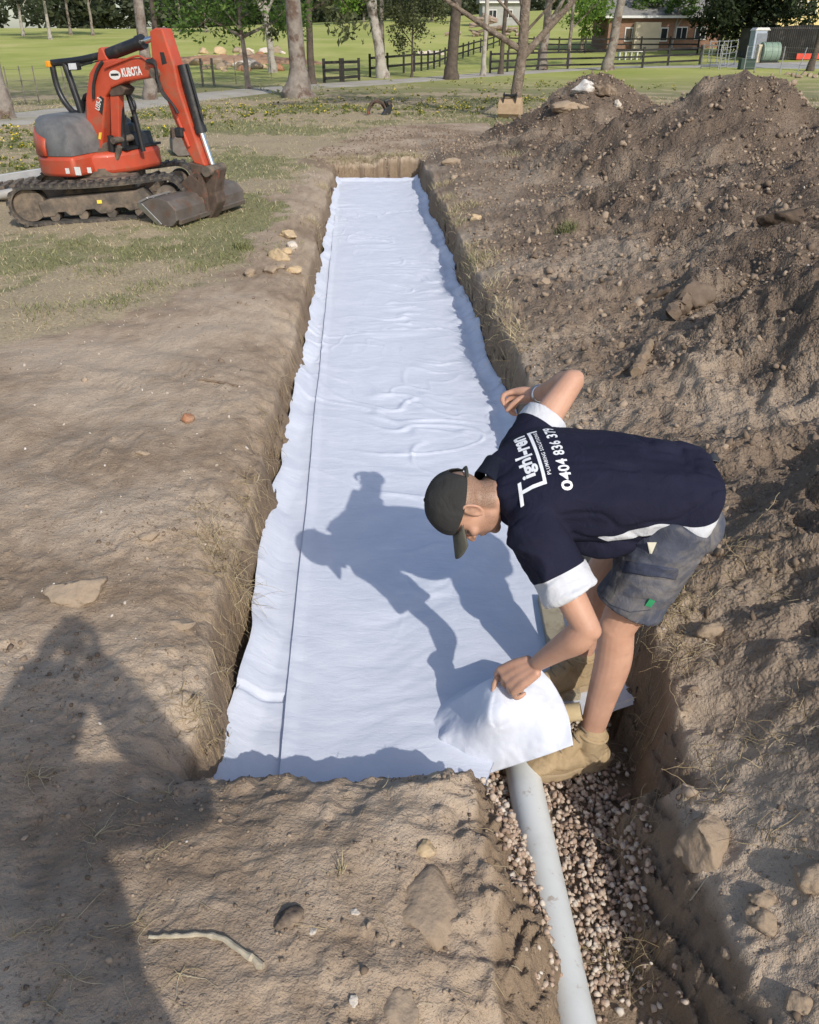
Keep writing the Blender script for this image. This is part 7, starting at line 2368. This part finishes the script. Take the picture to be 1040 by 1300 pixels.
def grass_field():
    n = 200000
    y = 4.2 + (34 - 4.2) * rng.random(n) ** 1.7
    x = rng.uniform(-0.62, 0.62, n) * (y + 2.0)
    z, so, hp_, dd = terrain(x, y, True)
    g1 = 0.5 + 0.7 * fbm(x * 0.30, y * 0.30, 4, 205, 0.6) + 0.35 * fbm(x * 3.2, y * 3.2, 3, 207, 0.6)
    dens = (1 - so) * np.clip(0.25 + 1.3 * (g1 - 0.25), 0.12, 1)
    # wheel tracks and the machine's own footprint are worn
    k = (rng.random(n) < dens) & (dd > 0.1)
    x, y, z, g1 = x[k], y[k], z[k], g1[k]
    n = len(x)
    green = rng.random(n) < np.clip((g1 - 0.50) * 2.4 + sstep(10, 28, y) * 0.30, 0.06, 0.85)
    h = rng.uniform(0.012, 0.042, n) * (1 + 0.7 * sstep(8, 25, y)) * (0.7 + 0.8 * np.clip(g1, 0, 1))
    w = rng.uniform(0.0014, 0.0030, n) * (0.6 + y / 8.0)
    tone = np.where(green, rng.uniform(0.55, 1.0, n), rng.uniform(0.0, 0.42, n))
    V, F, T = blades(np.column_stack([x, y, z - 0.004]), h, w, tone, 0.75)
    me = mesh_np('grass', V, F, False); vattr(me, 'tone', T)
    return me


GRASSM, nt, b = nmat('grass_blades')
c = ramp(nt, attr(nt, 'tone'), [(0.0, (0.30, 0.245, 0.15)), (0.25, (0.48, 0.405, 0.26)), (0.44, (0.38, 0.325, 0.19)), (0.56, (0.125, 0.138, 0.058)), (0.8, (0.205, 0.215, 0.095)), (1.0, (0.29, 0.29, 0.135))])
nt.links.new(c, b.inputs['Base Color']); b.inputs['Roughness'].default_value = 0.7; b.inputs['Specular IOR Level'].default_value = 0.2
tag(link('grass', grass_field(), GRASSM), 'short patchy grass, green and straw coloured, left of the trench and beyond', 'grass', kind='stuff')

# leafy weeds with yellow flowers
def weeds():
    GT_MIN[0] = 9.0
    C = []
    for (px, py, n, sx, sy) in ((20, 185, 40, 0.5, 0.7), (60, 160, 40, 0.6, 0.8), (30, 210, 26, 0.5, 0.5), (330, 142, 46, 1.2, 1.0), (290, 150, 26, 0.9, 0.8), (370, 140, 26, 0.9, 0.8), (440, 135, 30, 1.2, 1.0), (525, 142, 40, 1.0, 0.9), (560, 140, 26, 1.0, 0.8), (610, 132, 30, 1.2, 1.0), (690, 128, 50, 1.0, 0.9), (700, 108, 40, 1.5, 1.5), (560, 118, 40, 2.2, 1.6), (470, 115, 30, 2.2, 1.6), (230, 150, 26, 0.9, 0.9), (200, 175, 20, 0.5, 0.6), (820, 112, 30, 2.0, 1.0), (640, 105, 30, 2.0, 1.5)):
        c0 = GT(px, py)
        C.append(c0[None, :2] + rng.normal(size=(int(n * 1.1), 2)) * np.array([sx * 1.5, sy * 1.5]))
    C = np.concatenate(C)
    GT_MIN[0] = 0.0
    return C


C = weeds()
z = tzv(C[:, 0], C[:, 1]); k = z < 0.6
C = C[k]; z = z[k]
hw = 0.03 + 0.13 * rng.random(len(C)) ** 2
V, F, T = leaves(np.column_stack([C, z + hw * 0.5]), hw * 1.1, 18, 0.035, -0.4)
me = mesh_np('weeds', V, F, False); vattr(me, 'tone', T)
tag(link('weeds', me, leaf_mat('weed_leaves', (0.09, 0.12, 0.03), (0.16, 0.19, 0.05), (0.26, 0.28, 0.09))), 'low leafy green weeds dotted through the grass', 'weeds', kind='stuff')
V, F, T = leaves(np.column_stack([C, z + hw * 1.05]), hw * 0.55, 4, 0.022, 0)
me = mesh_np('wildflowers', V, F, False)
tag(link('wildflowers', me, mat('yellow_petals', (0.70, 0.52, 0.02), (0.80, 0.64, 0.05), 20, 0.7)), 'small yellow wildflowers on the weeds in the grass', 'flowers', kind='stuff')

# separate tufts
def tuft(label, px, py, n, h, spread, tones, group=None, w=0.0016, lean=0.45):
    q = GT(px, py)
    P = np.column_stack([rng.normal(size=(n, 2)) * spread, np.zeros(n)])
    for i in range(n): P[i, 2] = tz(q[0] + P[i, 0], q[1] + P[i, 1]) - q[2] - 0.004
    hh = h * rng.uniform(0.5, 1.1, n)
    V, F, T = blades(P, hh, np.full(n, w), rng.uniform(*tones, n), lean)
    me = mesh_np('grass_tuft', V, F, False); vattr(me, 'tone', T)
    return tag(link('grass_tuft', me, GRASSM, loc=tuple(q)), label, 'grass tuft', group)


tuft('small dry grass tuft upright on the bare soil before the fabric', 433, 1112, 22, 0.055, 0.006, (0.2, 0.42), w=0.0012)
tuft('pale green sprig sprouting beside the near left trench corner', 292, 985, 14, 0.04, 0.008, (0.45, 0.8), w=0.0022)
tuft('greener grass tuft near the sandstone rubble', 308, 316, 160, 0.12, 0.045, (0.5, 0.9), w=0.003)
tuft('dark weed tuft growing out of the spoil right of the trench', 720, 296, 150, 0.12, 0.045, (0.5, 0.62), w=0.004)


def tuft_field(name, label, spots, n, h, spread, w, lean):
    P = []; T = []
    for (px, py, t0, t1) in spots:
        q = GT(px, py)
        p_ = q[None, :2] + rng.normal(size=(n, 2)) * spread
        P.append(np.column_stack([p_, tzv(p_[:, 0], p_[:, 1]) - 0.004])); T.append(rng.uniform(t0, t1, n))
    P = np.concatenate(P); T = np.concatenate(T)
    V, F, T = blades(P, h * rng.uniform(0.5, 1.1, len(P)), np.full(len(P), w), T, lean)
    me = mesh_np(name, V, F, False); vattr(me, 'tone', T)
    return tag(link(name, me, GRASSM), label, 'grass', kind='stuff')


tuft_field('green_tufts', 'low green tufts in the trampled grass before the excavator', [(px, py, 0.5, 0.9) for px, py in ((160, 328), (215, 320), (50, 345), (130, 345), (245, 345), (95, 318), (190, 365), (290, 330), (60, 400), (140, 390))], 120, 0.08, 0.12, 0.003, 0.5)
tuft_field('sod_tufts', 'straw coloured sod along the right lip of the trench', [(px, py, 0.05, g) for px, py, g in ((588, 325, 0.65), (598, 345, 0.65), (578, 290, 0.6), (607, 335, 0.7), (625, 408, 0.45), (640, 442, 0.42), (592, 262, 0.55), (650, 200, 0.65), (566, 255, 0.6), (575, 275, 0.6), (612, 380, 0.45), (600, 365, 0.55), (560, 235, 0.5), (432, 207, 0.7), (445, 206, 0.65), (460, 206, 0.7), (475, 205, 0.65), (490, 205, 0.7), (505, 206, 0.65), (518, 206, 0.6), (528, 208, 0.6), (450, 214, 0.5), (480, 214, 0.5), (510, 214, 0.5), (415, 240, 0.4), (405, 300, 0.4))], 150, 0.09, 0.10, 0.0028, 0.75)
